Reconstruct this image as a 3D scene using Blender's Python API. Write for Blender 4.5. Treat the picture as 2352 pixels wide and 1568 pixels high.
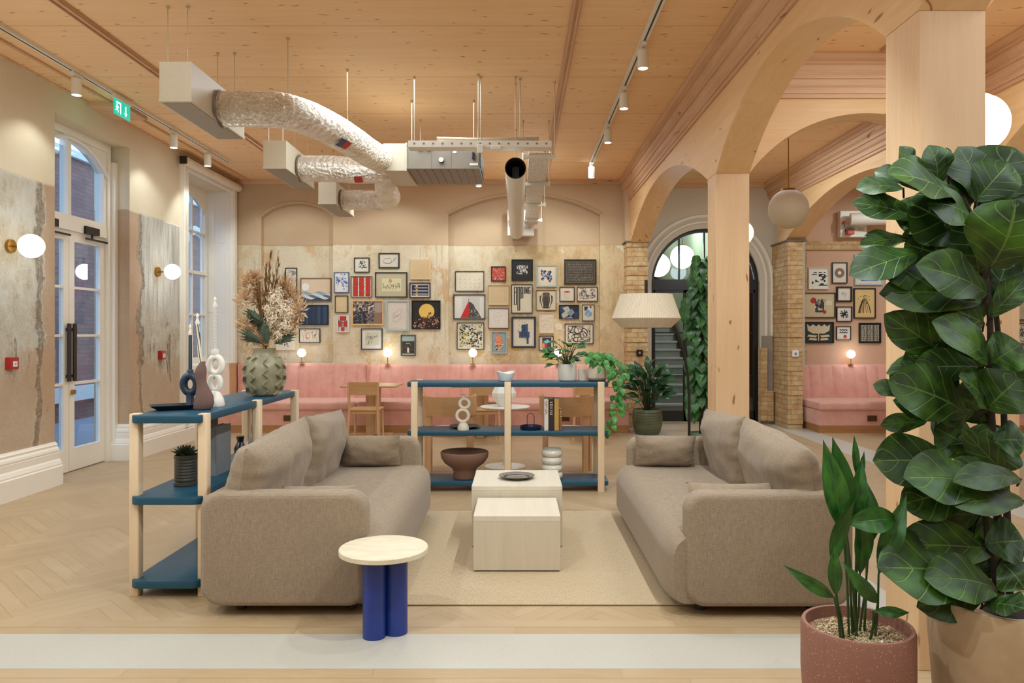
import bpy, bmesh, math, random
from mathutils import Vector, Matrix, noise
random.seed(7)
for o in list(bpy.data.objects): bpy.data.objects.remove(o)
SC = bpy.context.scene
COL = SC.collection
PI = math.pi

# ------------------------------------------------------------------ camera, world, lights, exposure
EYE = 1.5; F = 1740.0; VX = 1190.0; VY = 764.0          # lens in pixels of a 2352x1568 frame
cd = bpy.data.cameras.new('camera'); cam = bpy.data.objects.new('camera', cd); COL.objects.link(cam)
cam.location = (0, 0, EYE); cam.rotation_euler = (PI/2, 0, 0)
cd.sensor_width = 36; cd.lens = F/2352*36; cd.shift_x = -(VX-1176)/2352; cd.shift_y = (VY-784)/2352
cd.clip_start = 0.05; cd.clip_end = 200
SC.camera = cam
def hexl(h):
    h = h.lstrip('#'); r = []
    for i in (0, 2, 4):
        c = int(h[i:i+2], 16)/255
        r.append(c/12.92 if c <= 0.04045 else ((c+0.055)/1.055)**2.4)
    return (*r, 1)
W = bpy.data.worlds.new('dusk'); SC.world = W; W.use_nodes = True
bg = W.node_tree.nodes['Background']; bg.inputs[0].default_value = (0.42, 0.64, 1.0, 1); bg.inputs[1].default_value = 9.0
SC.view_settings.view_transform = 'Standard'; SC.view_settings.look = 'None'
SC.view_settings.gamma = 1; SC.view_settings.use_curve_mapping = False
SC.view_settings.exposure = -0.47
WARM = (0.88, 0.99, 1.02); WARM2 = (0.82, 0.97, 1.09)
def light(name, kind, loc, energy, color=WARM, size=0.1, spot=2.0, blend=0.6, target=None, sy=None):
    l = bpy.data.lights.new(name, kind); l.energy = energy; l.color = color
    if kind == 'AREA':
        l.size = size
        if sy: l.shape = 'RECTANGLE'; l.size_y = sy
    else: l.shadow_soft_size = size
    if kind == 'SPOT': l.spot_size = spot; l.spot_blend = blend
    o = bpy.data.objects.new(name, l); COL.objects.link(o); o.location = loc
    if target is not None:
        o.rotation_euler = (Vector(target)-Vector(loc)).to_track_quat('-Z', 'Y').to_euler()
    return o
# added soft fill lights without fittings: lounge, behind the camera, middle and right bays
for x, y, e, sx, sy in ((-1.4, 1.0, 20, 4.0, 3.0), (-1.4, 4.6, 36, 3.0, 1.5), (-1.2, 7.6, 70, 1.5, 1.5), (-3.2, 9.6, 20, 1.0, 1.5), (0.0, 10.6, 50, 2.4, 0.8),
                        (3.1, 1.5, 60, 1.2, 3.0), (3.1, 5.4, 40, 1.2, 1.2), (3.1, 9.6, 55, 1.2, 2.4), (6.4, 3.0, 70, 2.5, 3.0), (6.4, 9.0, 80, 2.5, 4.0)):
    light('ceiling_fill', 'AREA', (x, y, 3.94), e, WARM2, sx, sy=sy)

# unseen point fills added to brighten the ceiling, no lamps modelled
for p, e in (((-4.2, 4.3, 2.3), 34), ((-4.2, 1.6, 2.3), 30), ((-1.6, .2, 2.6), 60), ((1.0, -.4, 2.6), 45), ((3.1, 2.0, 2.8), 30), ((5.9, 5.4, 2.7), 30)):
    light('globe_and_fill_glow', 'POINT', p, e, WARM2, .2)

# ------------------------------------------------------------------ helpers
def P(px, py, Y): return Vector(((px-VX)*Y/F, Y, EYE-(py-VY)*Y/F))
def X_(px, Y): return (px-VX)*Y/F
def Z_(py, Y): return EYE-(py-VY)*Y/F
def tag(o, label=None, cat=None, group=None, kind=None):
    if label: o['label'] = label
    if cat: o['category'] = cat
    if group: o['group'] = group
    if kind: o['kind'] = kind
    return o
def thing(name, label, cat, loc=(0, 0, 0), rz=0, group=None, kind=None):
    o = bpy.data.objects.new(name, None); COL.objects.link(o); o.empty_display_size = 0.05
    o.location = loc; o.rotation_euler = (0, 0, rz)
    return tag(o, label, cat, group, kind)
def dup(root, loc, rz=0, label=None, group=None, scale=None):
    r = root.copy(); COL.objects.link(r); r.location = loc; r.rotation_euler = (0, 0, rz)
    if label: r['label'] = label
    if group: r['group'] = group
    if scale: r.scale = scale
    for ch in root.children:
        c = ch.copy(); COL.objects.link(c); c.parent = r
        for g in ch.children:
            d = g.copy(); COL.objects.link(d); d.parent = c
    return r
def roundrect(w, h, R, n=6):
    R = max(1e-4, min(R, w/2-1e-4, h/2-1e-4)); pts = []
    for cx, cy, a0 in ((w/2-R, h/2-R, 0), (-w/2+R, h/2-R, PI/2), (-w/2+R, -h/2+R, PI), (w/2-R, -h/2+R, 1.5*PI)):
        for i in range(n+1):
            a = a0+PI/2*i/n; pts.append((cx+R*math.cos(a), cy+R*math.sin(a)))
    return pts
class MB:
    def __init__(s): s.v = []; s.f = []; s.m = []; s.uv = []
    def add(s, vs, fs, mi=0, uvs=None):
        o = len(s.v); s.v += [tuple(v) for v in vs]; s.f += [tuple(i+o for i in f) for f in fs]; s.m += [mi]*len(fs)
        s.uv += (uvs if uvs else [None]*len(fs))
        return s
    def box(s, x0, x1, y0, y1, z0, z1, mi=0):
        v = [(x, y, z) for z in (z0, z1) for y in (y0, y1) for x in (x0, x1)]
        return s.add(v, [(0, 2, 3, 1), (4, 5, 7, 6), (0, 1, 5, 4), (2, 6, 7, 3), (0, 4, 6, 2), (1, 3, 7, 5)], mi)
    def rbox(s, x0, x1, y0, y1, z0, z1, r=0.01, seg=3, mi=0):
        bm = bmesh.new(); bmesh.ops.create_cube(bm, size=1)
        for v in bm.verts: v.co = ((x0+x1)/2+v.co.x*(x1-x0), (y0+y1)/2+v.co.y*(y1-y0), (z0+z1)/2+v.co.z*(z1-z0))
        bmesh.ops.bevel(bm, geom=list(bm.edges), offset=min(r, (x1-x0)*.49, (y1-y0)*.49, (z1-z0)*.49), segments=seg, profile=0.5, affect='EDGES')
        return s.bm(bm, mi)
    def bm(s, bm, mi=0):
        bm.verts.index_update(); s.add([v.co[:] for v in bm.verts], [[v.index for v in f.verts] for f in bm.faces], mi); bm.free(); return s
    def loops(s, L, cap0=True, cap1=True, mi=0, close=True):
        n = len(L[0]); vs = [p for l in L for p in l]; fs = []
        for k in range(len(L)-1):
            for i in range(n if close else n-1):
                j = (i+1) % n; fs.append((k*n+i, k*n+j, (k+1)*n+j, (k+1)*n+i))
        if cap0: fs.append(tuple(range(n-1, -1, -1)))
        if cap1: fs.append(tuple((len(L)-1)*n+i for i in range(n)))
        return s.add(vs, fs, mi)
    def slab(s, w, h, R, t, r, M, n=6, k=4, mi=0):
        """rounded rectangle w x h (corner R) of thickness t with rounded edges r; M maps local (x,y,z) -> place"""
        L = []
        for i in range(k+1):
            a = PI/2*i/k; ins = r*(1-math.sin(a)); z = -t/2+r*(1-math.cos(a))
            L.append([M @ Vector((x, y, z)) for x, y in roundrect(w-2*ins, h-2*ins, R-ins, n)])
        for i in range(k+1):
            a = PI/2*i/k; ins = r*(1-math.cos(a)); z = t/2-r*(1-math.sin(a))
            L.append([M @ Vector((x, y, z)) for x, y in roundrect(w-2*ins, h-2*ins, R-ins, n)])
        return s.loops(L, mi=mi)
    def lathe(s, prof, c=(0, 0, 0), n=32, mi=0, cap0=True, cap1=True, M=None):
        L = []
        for r, z in prof:
            L.append([(c[0]+r*math.cos(2*PI*i/n), c[1]+r*math.sin(2*PI*i/n), c[2]+z) for i in range(n)])
        if M: L = [[M @ Vector(p) for p in l] for l in L]
        return s.loops(L, cap0, cap1, mi)
    def cyl(s, p0, p1, r, n=16, r1=None, mi=0): return s.tube([p0, p1], [r, r if r1 is None else r1], n, mi)
    def tube(s, pts, r, n=8, mi=0, closed=False):
        pts = [Vector(p) for p in pts]; m = len(pts); rs = r if isinstance(r, (list, tuple)) else [r]*m
        L = []; up = None
        for i in range(m):
            if closed: t = pts[(i+1) % m]-pts[i-1]
            else: t = pts[min(i+1, m-1)]-pts[max(i-1, 0)]
            t = t.normalized() if t.length > 1e-9 else Vector((0, 0, 1))
            if up is None: up = t.orthogonal().normalized()
            up = (up-t*up.dot(t)); up = up.normalized() if up.length > 1e-6 else t.orthogonal().normalized()
            b = t.cross(up)
            L.append([pts[i]+(up*math.cos(2*PI*k/n)+b*math.sin(2*PI*k/n))*rs[i] for k in range(n)])
        if closed:
            # align last ring to first by rotation search
            L.append(L[0]); return s.loops(L, False, False, mi)
        return s.loops(L, mi=mi)
    def sphere(s, c, r, n=24, sz=1.0, mi=0):
        m = n//2; prof = [(max(1e-4, r*math.sin(PI*i/m)), -r*sz*math.cos(PI*i/m)) for i in range(m+1)]
        return s.lathe(prof, c, n, mi)
    def prism(s, poly, f0, f1, mi=0):
        """poly: list of 2D points; f0/f1 map (a,b) to 3D for the two ends"""
        n = len(poly); v = [f0(*p) for p in poly]+[f1(*p) for p in poly]
        return s.add(v, [tuple(range(n-1, -1, -1)), tuple(range(n, 2*n))]+[(i, (i+1) % n, n+(i+1) % n, n+i) for i in range(n)], mi)
    def build(s, name, mats, parent=None, smooth=False, angle=0.6, off=None, label=None):
        me = bpy.data.meshes.new(name)
        vs = s.v if off is None else [(a-off[0], b-off[1], c-off[2]) for a, b, c in s.v]
        me.from_pydata(vs, [], s.f)
        if not isinstance(mats, (list, tuple)): mats = [mats]
        for m in mats: me.materials.append(m)
        if len(mats) > 1: me.polygons.foreach_set('material_index', s.m)
        if any(u is not None for u in s.uv):
            ul = me.uv_layers.new(name='UVMap'); k = 0
            for fi, f in enumerate(s.f):
                u = s.uv[fi]
                for c in range(len(f)):
                    if u: ul.data[k].uv = u[c]
                    k += 1
        bm = bmesh.new(); bm.from_mesh(me)
        bmesh.ops.recalc_face_normals(bm, faces=bm.faces); bm.to_mesh(me); bm.free()
        if smooth:
            me.polygons.foreach_set('use_smooth', [True]*len(me.polygons))
            try: me.set_sharp_from_angle(angle=angle)
            except Exception: pass
        o = bpy.data.objects.new(name, me); COL.objects.link(o)
        if parent: o.parent = parent
        if label: o['label'] = label
        return o
def struct(name, mb, mats, **k):
    o = mb.build(name, mats, **k); o['kind'] = 'structure'; return o
def Mloc(x, y, z, rx=0, ry=0, rz=0):
    return Matrix.Translation((x, y, z)) @ Matrix.Rotation(rz, 4, 'Z') @ Matrix.Rotation(ry, 4, 'Y') @ Matrix.Rotation(rx, 4, 'X')

# ------------------------------------------------------------------ materials
class NT:
    def __init__(s, name):
        s.m = bpy.data.materials.new(name); s.m.use_nodes = True; s.t = s.m.node_tree
        s.b = s.t.nodes['Principled BSDF']; s.out = s.t.nodes['Material Output']
    def n(s, typ, **k):
        x = s.t.nodes.new(typ)
        for a, v in k.items(): setattr(x, a, v)
        return x
    def l(s, a, b): s.t.links.new(a, b)
    def coord(s, scale=(1, 1, 1), kind='Object', rot=(0, 0, 0)):
        tc = s.n('ShaderNodeTexCoord'); mp = s.n('ShaderNodeMapping')
        mp.inputs['Scale'].default_value = scale; mp.inputs['Rotation'].default_value = rot
        s.l(tc.outputs[kind], mp.inputs[0]); return mp.outputs[0]
    def noise(s, vec, scale=5, detail=4, rough=0.55, dist=0):
        x = s.n('ShaderNodeTexNoise'); x.inputs['Scale'].default_value = scale; x.inputs['Detail'].default_value = detail
        x.inputs['Roughness'].default_value = rough; x.inputs['Distortion'].default_value = dist; s.l(vec, x.inputs['Vector']); return x.outputs['Fac']
    def voro(s, vec, scale=5, feature='F1', out='Distance'):
        x = s.n('ShaderNodeTexVoronoi', feature=feature); x.inputs['Scale'].default_value = scale; s.l(vec, x.inputs['Vector']); return x.outputs[out]
    def ramp(s, fac, stops, interp='LINEAR'):
        x = s.n('ShaderNodeValToRGB'); e = x.color_ramp.elements; x.color_ramp.interpolation = interp
        for i, (p, c) in enumerate(stops):
            if i < 2: el = e[i]; el.position = p
            else: el = e.new(p)
            el.color = c if isinstance(c, tuple) and len(c) == 4 else (hexl(c) if isinstance(c, str) else (c, c, c, 1))
        s.l(fac, x.inputs[0]); return x.outputs[0]
    def mix(s, fac, a, b, mode='MIX'):
        x = s.n('ShaderNodeMix', data_type='RGBA', blend_type=mode)
        if isinstance(fac, (int, float)): x.inputs[0].default_value = fac
        else: s.l(fac, x.inputs[0])
        for i, c in ((6, a), (7, b)):
            if isinstance(c, str): x.inputs[i].default_value = hexl(c)
            elif isinstance(c, tuple): x.inputs[i].default_value = c
            else: s.l(c, x.inputs[i])
        return x.outputs[2]
    def math(s, op, a, b=0.0, clamp=False):
        x = s.n('ShaderNodeMath', operation=op); x.use_clamp = clamp
        for i, c in enumerate((a, b)):
            if isinstance(c, (int, float)): x.inputs[i].default_value = c
            else: s.l(c, x.inputs[i])
        return x.outputs[0]
    def xyz(s, kind='Object'):
        tc = s.n('ShaderNodeTexCoord'); x = s.n('ShaderNodeSeparateXYZ'); s.l(tc.outputs[kind], x.inputs[0]); return x.outputs
    def bump(s, h, strength=0.3, dist=0.01):
        x = s.n('ShaderNodeBump'); x.inputs['Strength'].default_value = strength; x.inputs['Distance'].default_value = dist
        s.l(h, x.inputs['Height']); s.l(x.outputs[0], s.b.inputs['Normal']); return x
    def col(s, c):
        if isinstance(c, str): s.b.inputs['Base Color'].default_value = hexl(c)
        else: s.l(c, s.b.inputs['Base Color'])
    def set(s, **k):
        for a, v in k.items(): s.b.inputs[a.replace('_', ' ')].default_value = v
        return s
_c = {}
def flat(h, rough=0.6, metal=0.0, var=0.06, scale=20, bump=0.0):
    k = (h, rough, metal, var, scale, bump)
    if k in _c: return _c[k]
    t = NT('paint_'+h.strip('#')); t.set(Roughness=rough, Metallic=metal)
    c = hexl(h); a = tuple(x*(1-var) for x in c[:3])+(1,); b = tuple(min(1, x*(1+var)) for x in c[:3])+(1,)
    nz = t.noise(t.coord(), scale, 3); t.col(t.ramp(nz, [(0.3, a), (0.7, b)]))
    if bump: t.bump(nz, bump, 0.002)
    _c[k] = t.m; return t.m
def wood(name, c1, c2, axis='z', scale=1.0, knots=False, rough=0.5, knotcol='#8a5a34', seams=None, knotscale=1.0, c3=None):
    t = NT(name); t.set(Roughness=rough)
    st = {'x': (0.06, 1, 1), 'y': (1, 0.06, 1), 'z': (1, 1, 0.06)}[axis]
    v = t.coord(tuple(q*scale for q in st))
    nz = t.noise(v, 14, 6, 0.6, 0.6); col = t.ramp(nz, [(0.25, c1), (0.75, c2)])
    fine = t.noise(t.coord(tuple(q*scale for q in st)), 90, 2); col = t.mix(t.ramp(fine, [(0.35, 0.0), (0.7, 0.35)]), col, c1)
    broad = t.noise(t.coord(tuple(q*scale*0.5 for q in ({'x': (.3, 1, 1), 'y': (1, .3, 1), 'z': (1, 1, .3)}[axis]))), 5, 2)
    col = t.mix(t.ramp(broad, [(0.35, 0.0), (0.7, 0.5)]), col, c3 or c1)
    if knots:
        o = t.xyz(); cb = t.n('ShaderNodeCombineXYZ'); K = knotscale
        along = {'x': o[0], 'y': o[1], 'z': o[2]}[axis]
        acr = {'x': t.math('ADD', o[1], t.math('MULTIPLY', o[2], 1.37)), 'y': t.math('ADD', o[0], t.math('MULTIPLY', o[2], 1.37)), 'z': t.math('ADD', o[0], t.math('MULTIPLY', o[1], 1.37))}[axis]
        t.l(t.math('ADD', t.math('MULTIPLY', along, 1.0*K), t.math('MULTIPLY', t.noise(t.coord((1, 9, 9) if axis == 'x' else ((9, 1, 9) if axis == 'y' else (9, 9, 1))), .7, 1), 1.6)), cb.inputs[0]); t.l(t.math('MULTIPLY', acr, 2.2*K), cb.inputs[1]); kv = cb.outputs[0]
        vx = t.n('ShaderNodeTexVoronoi', voronoi_dimensions='2D'); vx.inputs['Scale'].default_value = 1.7; t.l(kv, vx.inputs['Vector'])
        sc_ = t.n('ShaderNodeSeparateColor'); t.l(vx.outputs['Color'], sc_.inputs[0])
        dd = t.math('ADD', vx.outputs['Distance'], t.math('MULTIPLY', t.math('SUBTRACT', t.noise(kv, 9, 2), .5), 0.07))
        dd = t.math('SUBTRACT', dd, t.math('MULTIPLY', sc_.outputs[1], .045))
        k = t.ramp(dd, [(0.012, 1.0), (0.05, 0.0)])
        k = t.math('MULTIPLY', k, t.ramp(sc_.outputs[0], [(0.42, 0.0), (0.46, 1.0)]))
        halo = t.math('MULTIPLY', t.ramp(dd, [(0.02, .35), (0.16, 0.0)]), t.ramp(sc_.outputs[0], [(0.42, 0.0), (0.46, 1.0)]))
        col = t.mix(halo, col, c1)
        col = t.mix(t.math('MULTIPLY', k, 0.85), col, knotcol)
    if seams:
        ax, per = seams; o = t.xyz(); w = t.math('PINGPONG', o[ax], per/2)
        s_ = t.ramp(w, [(0.003, 1.0), (0.008, 0.0)]); col = t.mix(t.math('MULTIPLY', s_, 0.5), col, knotcol)
    t.col(col); t.bump(fine, 0.08, 0.002)
    return t.m
CLT = wood('spruce_panel', '#e8b884', '#f4cfa0', 'x', knots=True, rough=0.6, knotscale=2.1, seams=(1, 1.22), c3='#edc08d', knotcol='#80502c')
BEAMY = wood('spruce_beam', '#ddae76', '#efca98', 'y', knots=True, rough=0.55, knotscale=1.3, c3='#dcb07a')
BEAMX = wood('spruce_beam_cross', '#d8ab74', '#eac593', 'x', knots=True, rough=0.55, knotscale=1.3)
POST = wood('spruce_post', '#dcb284', '#edcba2', 'z', knots=True, rough=0.5, knotscale=1.6, c3='#e2bb8c')
MOLD = wood('pine_moulding', '#c79a72', '#dfb992', 'y', knots=True, rough=0.6, c3='#bb8a66')
MOLDX = wood('pine_moulding_cross', '#d3a680', '#e6c5a0', 'x', knots=True, rough=0.6, c3='#c69872')
OAK = wood('oak', '#c39568', '#d9b086', 'z', rough=0.45); OAKX = wood('oak_across', '#b98a5a', '#d2a474', 'x', rough=0.45)
ASH = wood('pale_ash', '#d9bd98', '#ead4b4', 'z', rough=0.5)
BENCH = wood('bench_plinth_oak', '#9c6a3c', '#b9824e', 'x', rough=0.5)
def floor_mat():
    t = NT('oak_herringbone'); t.set(Roughness=0.42)
    v = t.coord((1, 14, 1), 'UV'); nz = t.noise(v, 6, 5, 0.6, 0.3)
    tone = t.noise(t.coord((0.35, 1, 1), 'UV'), 0.9, 0)
    col = t.ramp(nz, [(0.25, '#a98e68'), (0.75, '#b59b77')])
    col = t.mix(t.ramp(tone, [(0.3, 0.0), (0.7, 0.6)]), col, '#bca281')
    col = t.mix(t.ramp(t.noise(t.coord((0.5, 3, 1), 'UV'), 2.2, 2), [(0.5, 0.0), (0.8, 0.4)]), col, '#9d825f')
    t.col(col); t.bump(nz, 0.05, 0.002); return t.m
FLOORM = floor_mat()
def terrazzo(name, base, spot1, spot2, sc=120, rough=0.4):
    t = NT(name); t.set(Roughness=rough); v = t.coord()
    d = t.voro(v, sc); c = t.ramp(d, [(0.16, 1.0), (0.26, 0.0)])
    m = t.ramp(t.noise(v, sc*0.6, 0), [(0.5, 0.0), (0.58, 1.0)])
    col = t.mix(t.math('MULTIPLY', c, m), base, spot1)
    col = t.mix(t.math('MULTIPLY', t.ramp(t.voro(v, sc*2.3), [(0.15, 1.0), (0.25, 0.0)]), 0.6), col, spot2)
    t.col(col); t.bump(t.noise(v, sc*2, 2), 0.08, 0.002); return t.m
STRIP = terrazzo('white_terrazzo', '#b9b3a6', '#aba497', '#c3bdb0', 60, 0.4)
def plaster_mat():
    """smooth pink plaster above 2.93 m, stripped patchy old plaster below (the paint line is in the place)"""
    t = NT('stripped_plaster'); t.set(Roughness=0.85); o = t.xyz()
    v = t.coord(); big = t.noise(v, 0.8, 6, 0.62, 0.3); med = t.noise(t.coord((1, 1, 0.8)), 2.4, 9, 0.72, 0.2); fine = t.noise(v, 30, 7, 0.75); pat = t.noise(t.coord((1.1, 1, 0.7)), 1.6, 7, .65, .35)
    xr = t.math('MULTIPLY', t.math('ADD', o[0], 1.6), 0.30, True)
    pale = t.ramp(med, [(0.32, '#ccb189'), (0.45, '#dac9a8'), (0.58, '#e2d4b8'), (0.72, '#d6bd96')])
    warm = t.ramp(med, [(0.32, '#a8875a'), (0.44, '#c4a574'), (0.54, '#d4bb90'), (0.66, '#c69f6e'), (0.8, '#a07c52')])
    old = t.mix(t.ramp(t.math('ADD', t.math('MULTIPLY', xr, .5), t.math('MULTIPLY', pat, .8)), [(0.50, 0.0), (0.64, 0.85)]), pale, warm)
    old = t.mix(t.ramp(pat, [(0.56, 0.0), (0.585, 0.75)]), old, '#d3ad80')
    old = t.mix(t.ramp(t.noise(t.coord((1.6, 1, 1.1)), 1.9, 8, .7, .2), [(0.60, 0.0), (0.615, 0.8)]), old, '#e4dac2')
    ocr = t.math('MULTIPLY', t.ramp(t.math('SUBTRACT', 1.65, o[2]), [(0.0, 0.0), (0.5, 1.0)]), t.ramp(t.noise(v, 2.7, 6, .7), [(0.55, 0.0), (0.60, .7)]))
    old = t.mix(ocr, old, '#cfa548')
    scr = t.noise(t.coord((1, 1, .05)), 26, 4, .7); sm = t.ramp(t.noise(t.coord((.9, 1, .5)), 1.3, 3), [(0.56, 0.0), (0.60, 1.0)])
    old = t.mix(t.math('MULTIPLY', sm, t.ramp(scr, [(0.48, 0.0), (0.62, 0.4)])), old, '#a2865c')
    vv = t.voro(v, 7); pit = t.math('MULTIPLY', t.ramp(vv, [(0.07, 1.0), (0.12, 0.0)]), t.ramp(t.noise(v, 3, 0), [(0.5, 0.0), (0.6, 1.0)]))
    old = t.mix(t.math('MULTIPLY', pit, 0.6), old, '#6d4f34')
    old = t.mix(t.ramp(fine, [(0.50, 0.0), (0.75, 0.35)]), old, '#ab9068')
    new = t.ramp(big, [(0.3, '#c2a582'), (0.7, '#ccb292')])
    e = t.math('ADD', o[2], t.math('MULTIPLY', t.noise(v, 6, 4), 0.03))
    msk = t.ramp(t.math('MULTIPLY', t.math('SUBTRACT', e, 2.93), 20, True), [(0.0, 0.0), (0.5, 1.0)])
    col = t.mix(msk, old, new)
    line = t.ramp(t.math('ABSOLUTE', t.math('SUBTRACT', e, 2.945)), [(0.006, 1.0), (0.012, 0.0)])
    col = t.mix(t.math('MULTIPLY', line, 0.5), col, '#b08d6a')
    t.col(col)
    h = t.math('MULTIPLY', t.math('ADD', t.math('MULTIPLY', med, 0.8), t.math('MULTIPLY', fine, 0.35)), t.math('SUBTRACT', 1.02, msk))
    t.bump(h, 0.7, 0.012); return t.m
PLAS = plaster_mat()
def left_wall_mat():
    t = NT('stripped_plaster_side'); t.set(Roughness=0.88); o = t.xyz(); v = t.coord()
    med = t.noise(t.coord((1, 1, 0.7)), 4.2, 10, 0.78, 0.3); fine = t.noise(v, 34, 8, 0.8); big = t.noise(v, 1.1, 5, 0.6)
    pale = t.ramp(med, [(0.34, '#c2ae88'), (0.43, '#dfd3b8'), (0.53, '#ece4d0'), (0.7, '#f2ecdd')])
    pale = t.mix(t.ramp(fine, [(0.52, 0.0), (0.75, 0.25)]), pale, '#b29a74')
    grey = t.ramp(t.noise(t.coord((1, 2.5, 0.25)), 6, 6, .7, .3), [(0.36, '#b9b5a8'), (0.48, '#dcd6c6'), (0.62, '#efe8d8')])
    gm = t.math('MULTIPLY', t.ramp(t.math('MULTIPLY', t.math('SUBTRACT', o[1], 8.9), 5, True), [(0, 0.0), (1, 1.0)]),
                t.ramp(t.math('ADD', t.math('MULTIPLY', t.math('SUBTRACT', o[2], 1.5), 0.8), t.math('MULTIPLY', med, 0.6)), [(0.35, 0.0), (0.6, 0.9)]))
    old = t.mix(gm, pale, grey)
    pink = t.ramp(big, [(0.3, '#dcb48e'), (0.7, '#e8cba8')])
    # pink scars low down and near the door
    low = t.ramp(t.math('ADD', t.math('MULTIPLY', t.math('SUBTRACT', 1.5, o[2]), 0.45), t.math('MULTIPLY', t.noise(t.coord((1, 1, .5)), 2.2, 6, .6, .6), 0.9)), [(0.58, 0.0), (0.66, 0.8)])
    old = t.mix(low, old, pink)
    # broken line of rough render, dark crumbs
    cr = t.ramp(t.noise(t.coord((1, 3, .8)), 4.5, 9, .8, .6), [(0.60, 0.0), (0.66, 1.0)])
    old = t.mix(t.math('MULTIPLY', cr, 0.4), old, '#b0935f')
    ys = t.math('ADD', t.math('ADD', o[1], t.math('MULTIPLY', t.math('SUBTRACT', t.noise(t.coord((1, 1, 1)), 1.3, 3), .5), 0.5)), t.math('ADD', .1, t.math('MULTIPLY', t.math('SUBTRACT', t.noise(v, 9, 8, .75), .5), 0.22)))
    def band(y0, w): return t.ramp(t.math('ABSOLUTE', t.math('SUBTRACT', ys, y0)), [(w*.5, 1.0), (w, 0.0)])
    scar = t.mix(1.0, band(7.36, 0.05), band(9.33, 0.04), 'ADD')
    hole = t.math('MULTIPLY', t.ramp(t.noise(t.coord((1, 1.6, .45)), 2.6, 7, .7, .4), [(0.63, 0.0), (0.65, 1.0)]), t.ramp(t.math('SUBTRACT', 2.2, o[2]), [(0.0, 0.0), (0.3, 1.0)]))
    scar = t.mix(1.0, scar, hole, 'LIGHTEN')
    scar = t.math('MULTIPLY', scar, t.ramp(t.noise(v, 24, 4, .7), [(0.38, .35), (0.55, 1.0)]))
    old = t.mix(t.math('MULTIPLY', scar, 0.65), old, '#96714a')
    nearedge = t.ramp(t.math('SUBTRACT', ys, 7.40), [(0.02, 0.0), (0.04, 1.0)])
    midst = t.ramp(t.math('SUBTRACT', 9.33, ys), [(0.0, 0.0), (0.02, 1.0)])
    old = t.mix(t.math('MULTIPLY', nearedge, midst), old, pink)
    new = t.ramp(big, [(0.3, '#d6c4a4'), (0.7, '#dfd0b3')])
    e = t.math('ADD', o[2], t.math('MULTIPLY', t.noise(v, 6, 4), 0.03))
    msk = t.ramp(t.math('MULTIPLY', t.math('SUBTRACT', e, 2.95), 20, True), [(0.0, 0.0), (0.5, 1.0)])
    t.col(t.mix(msk, old, new))
    h = t.math('ADD', t.math('MULTIPLY', med, 1.3), t.math('ADD', t.math('MULTIPLY', fine, 0.5), t.math('MULTIPLY', scar, -0.7)))
    t.bump(t.math('MULTIPLY', h, t.math('SUBTRACT', 1.02, msk)), 1.0, 0.035); return t.m
LWALL = left_wall_mat()
def plain_plaster():
    t = NT('pink_plaster'); t.set(Roughness=0.85); v = t.coord()
    t.col(t.ramp(t.noise(v, 1.2, 5), [(0.3, '#cab190'), (0.7, '#d6c1a2')])); t.bump(t.noise(v, 14, 4), 0.1, 0.004); return t.m
PINKP = plain_plaster()
RPINK = flat('#cda486', 0.85, var=0.05, scale=2)
WHITEW = flat('#cfc4b0', 0.8, var=0.02, scale=2)
def brick(name, c1, c2, c3, mortar, scale=1.0, vec='xz'):
    t = NT(name); t.set(Roughness=0.9)
    tc = t.n('ShaderNodeTexCoord'); sp = t.n('ShaderNodeSeparateXYZ'); cb = t.n('ShaderNodeCombineXYZ'); t.l(tc.outputs['Object'], sp.inputs[0])
    t.l(t.math('ADD', sp.outputs[0], sp.outputs[1]), cb.inputs[0]); t.l(sp.outputs[2], cb.inputs[1])
    b = t.n('ShaderNodeTexBrick'); t.l(cb.outputs[0], b.inputs['Vector']); b.inputs['Scale'].default_value = scale
    b.inputs['Brick Width'].default_value = 0.22; b.inputs['Row Height'].default_value = 0.075; b.inputs['Mortar Size'].default_value = 0.007
    b.inputs['Mortar Smooth'].default_value = 0.4; b.inputs['Bias'].default_value = 0.0
    b.inputs['Color1'].default_value = hexl(c1); b.inputs['Color2'].default_value = hexl(c2); b.inputs['Mortar'].default_value = hexl(mortar)
    nz = t.noise(t.coord(), 9, 6, .7); fine = t.noise(t.coord(), 45, 5, .7)
    col = t.mix(t.ramp(nz, [(0.45, 0.0), (0.7, 0.8)]), b.outputs['Color'], c3)
    col = t.mix(t.ramp(fine, [(0.5, 0.0), (0.8, 0.5)]), col, mortar); t.col(col)
    t.bump(t.math('ADD', t.math('MULTIPLY', b.outputs['Fac'], -0.8), t.math('MULTIPLY', fine, 0.8)), 0.9, 0.012); return t.m
YBRICK = brick('stock_brick', '#c7a069', '#d8b988', '#a8744a', '#bda277')
RBRICK = brick('red_brick_outside', '#8a5644', '#6d463a', '#735a4c', '#5d544c')
TEAL = flat('#15495e', 0.42, var=0.03, scale=6)
COBALT = flat('#1a3483', 0.35, var=0.03)
WPAINT = flat('#efe6d6', 0.45, var=0.015, scale=3)
BLACK = flat('#15130f', 0.35, var=0.05); BLKF = flat('#231611', 0.5, var=0.05)
WMET = flat('#e4dccd', 0.4, var=0.01); BRASS = flat('#b08a44', 0.3, metal=1.0, var=0.05)
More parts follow.
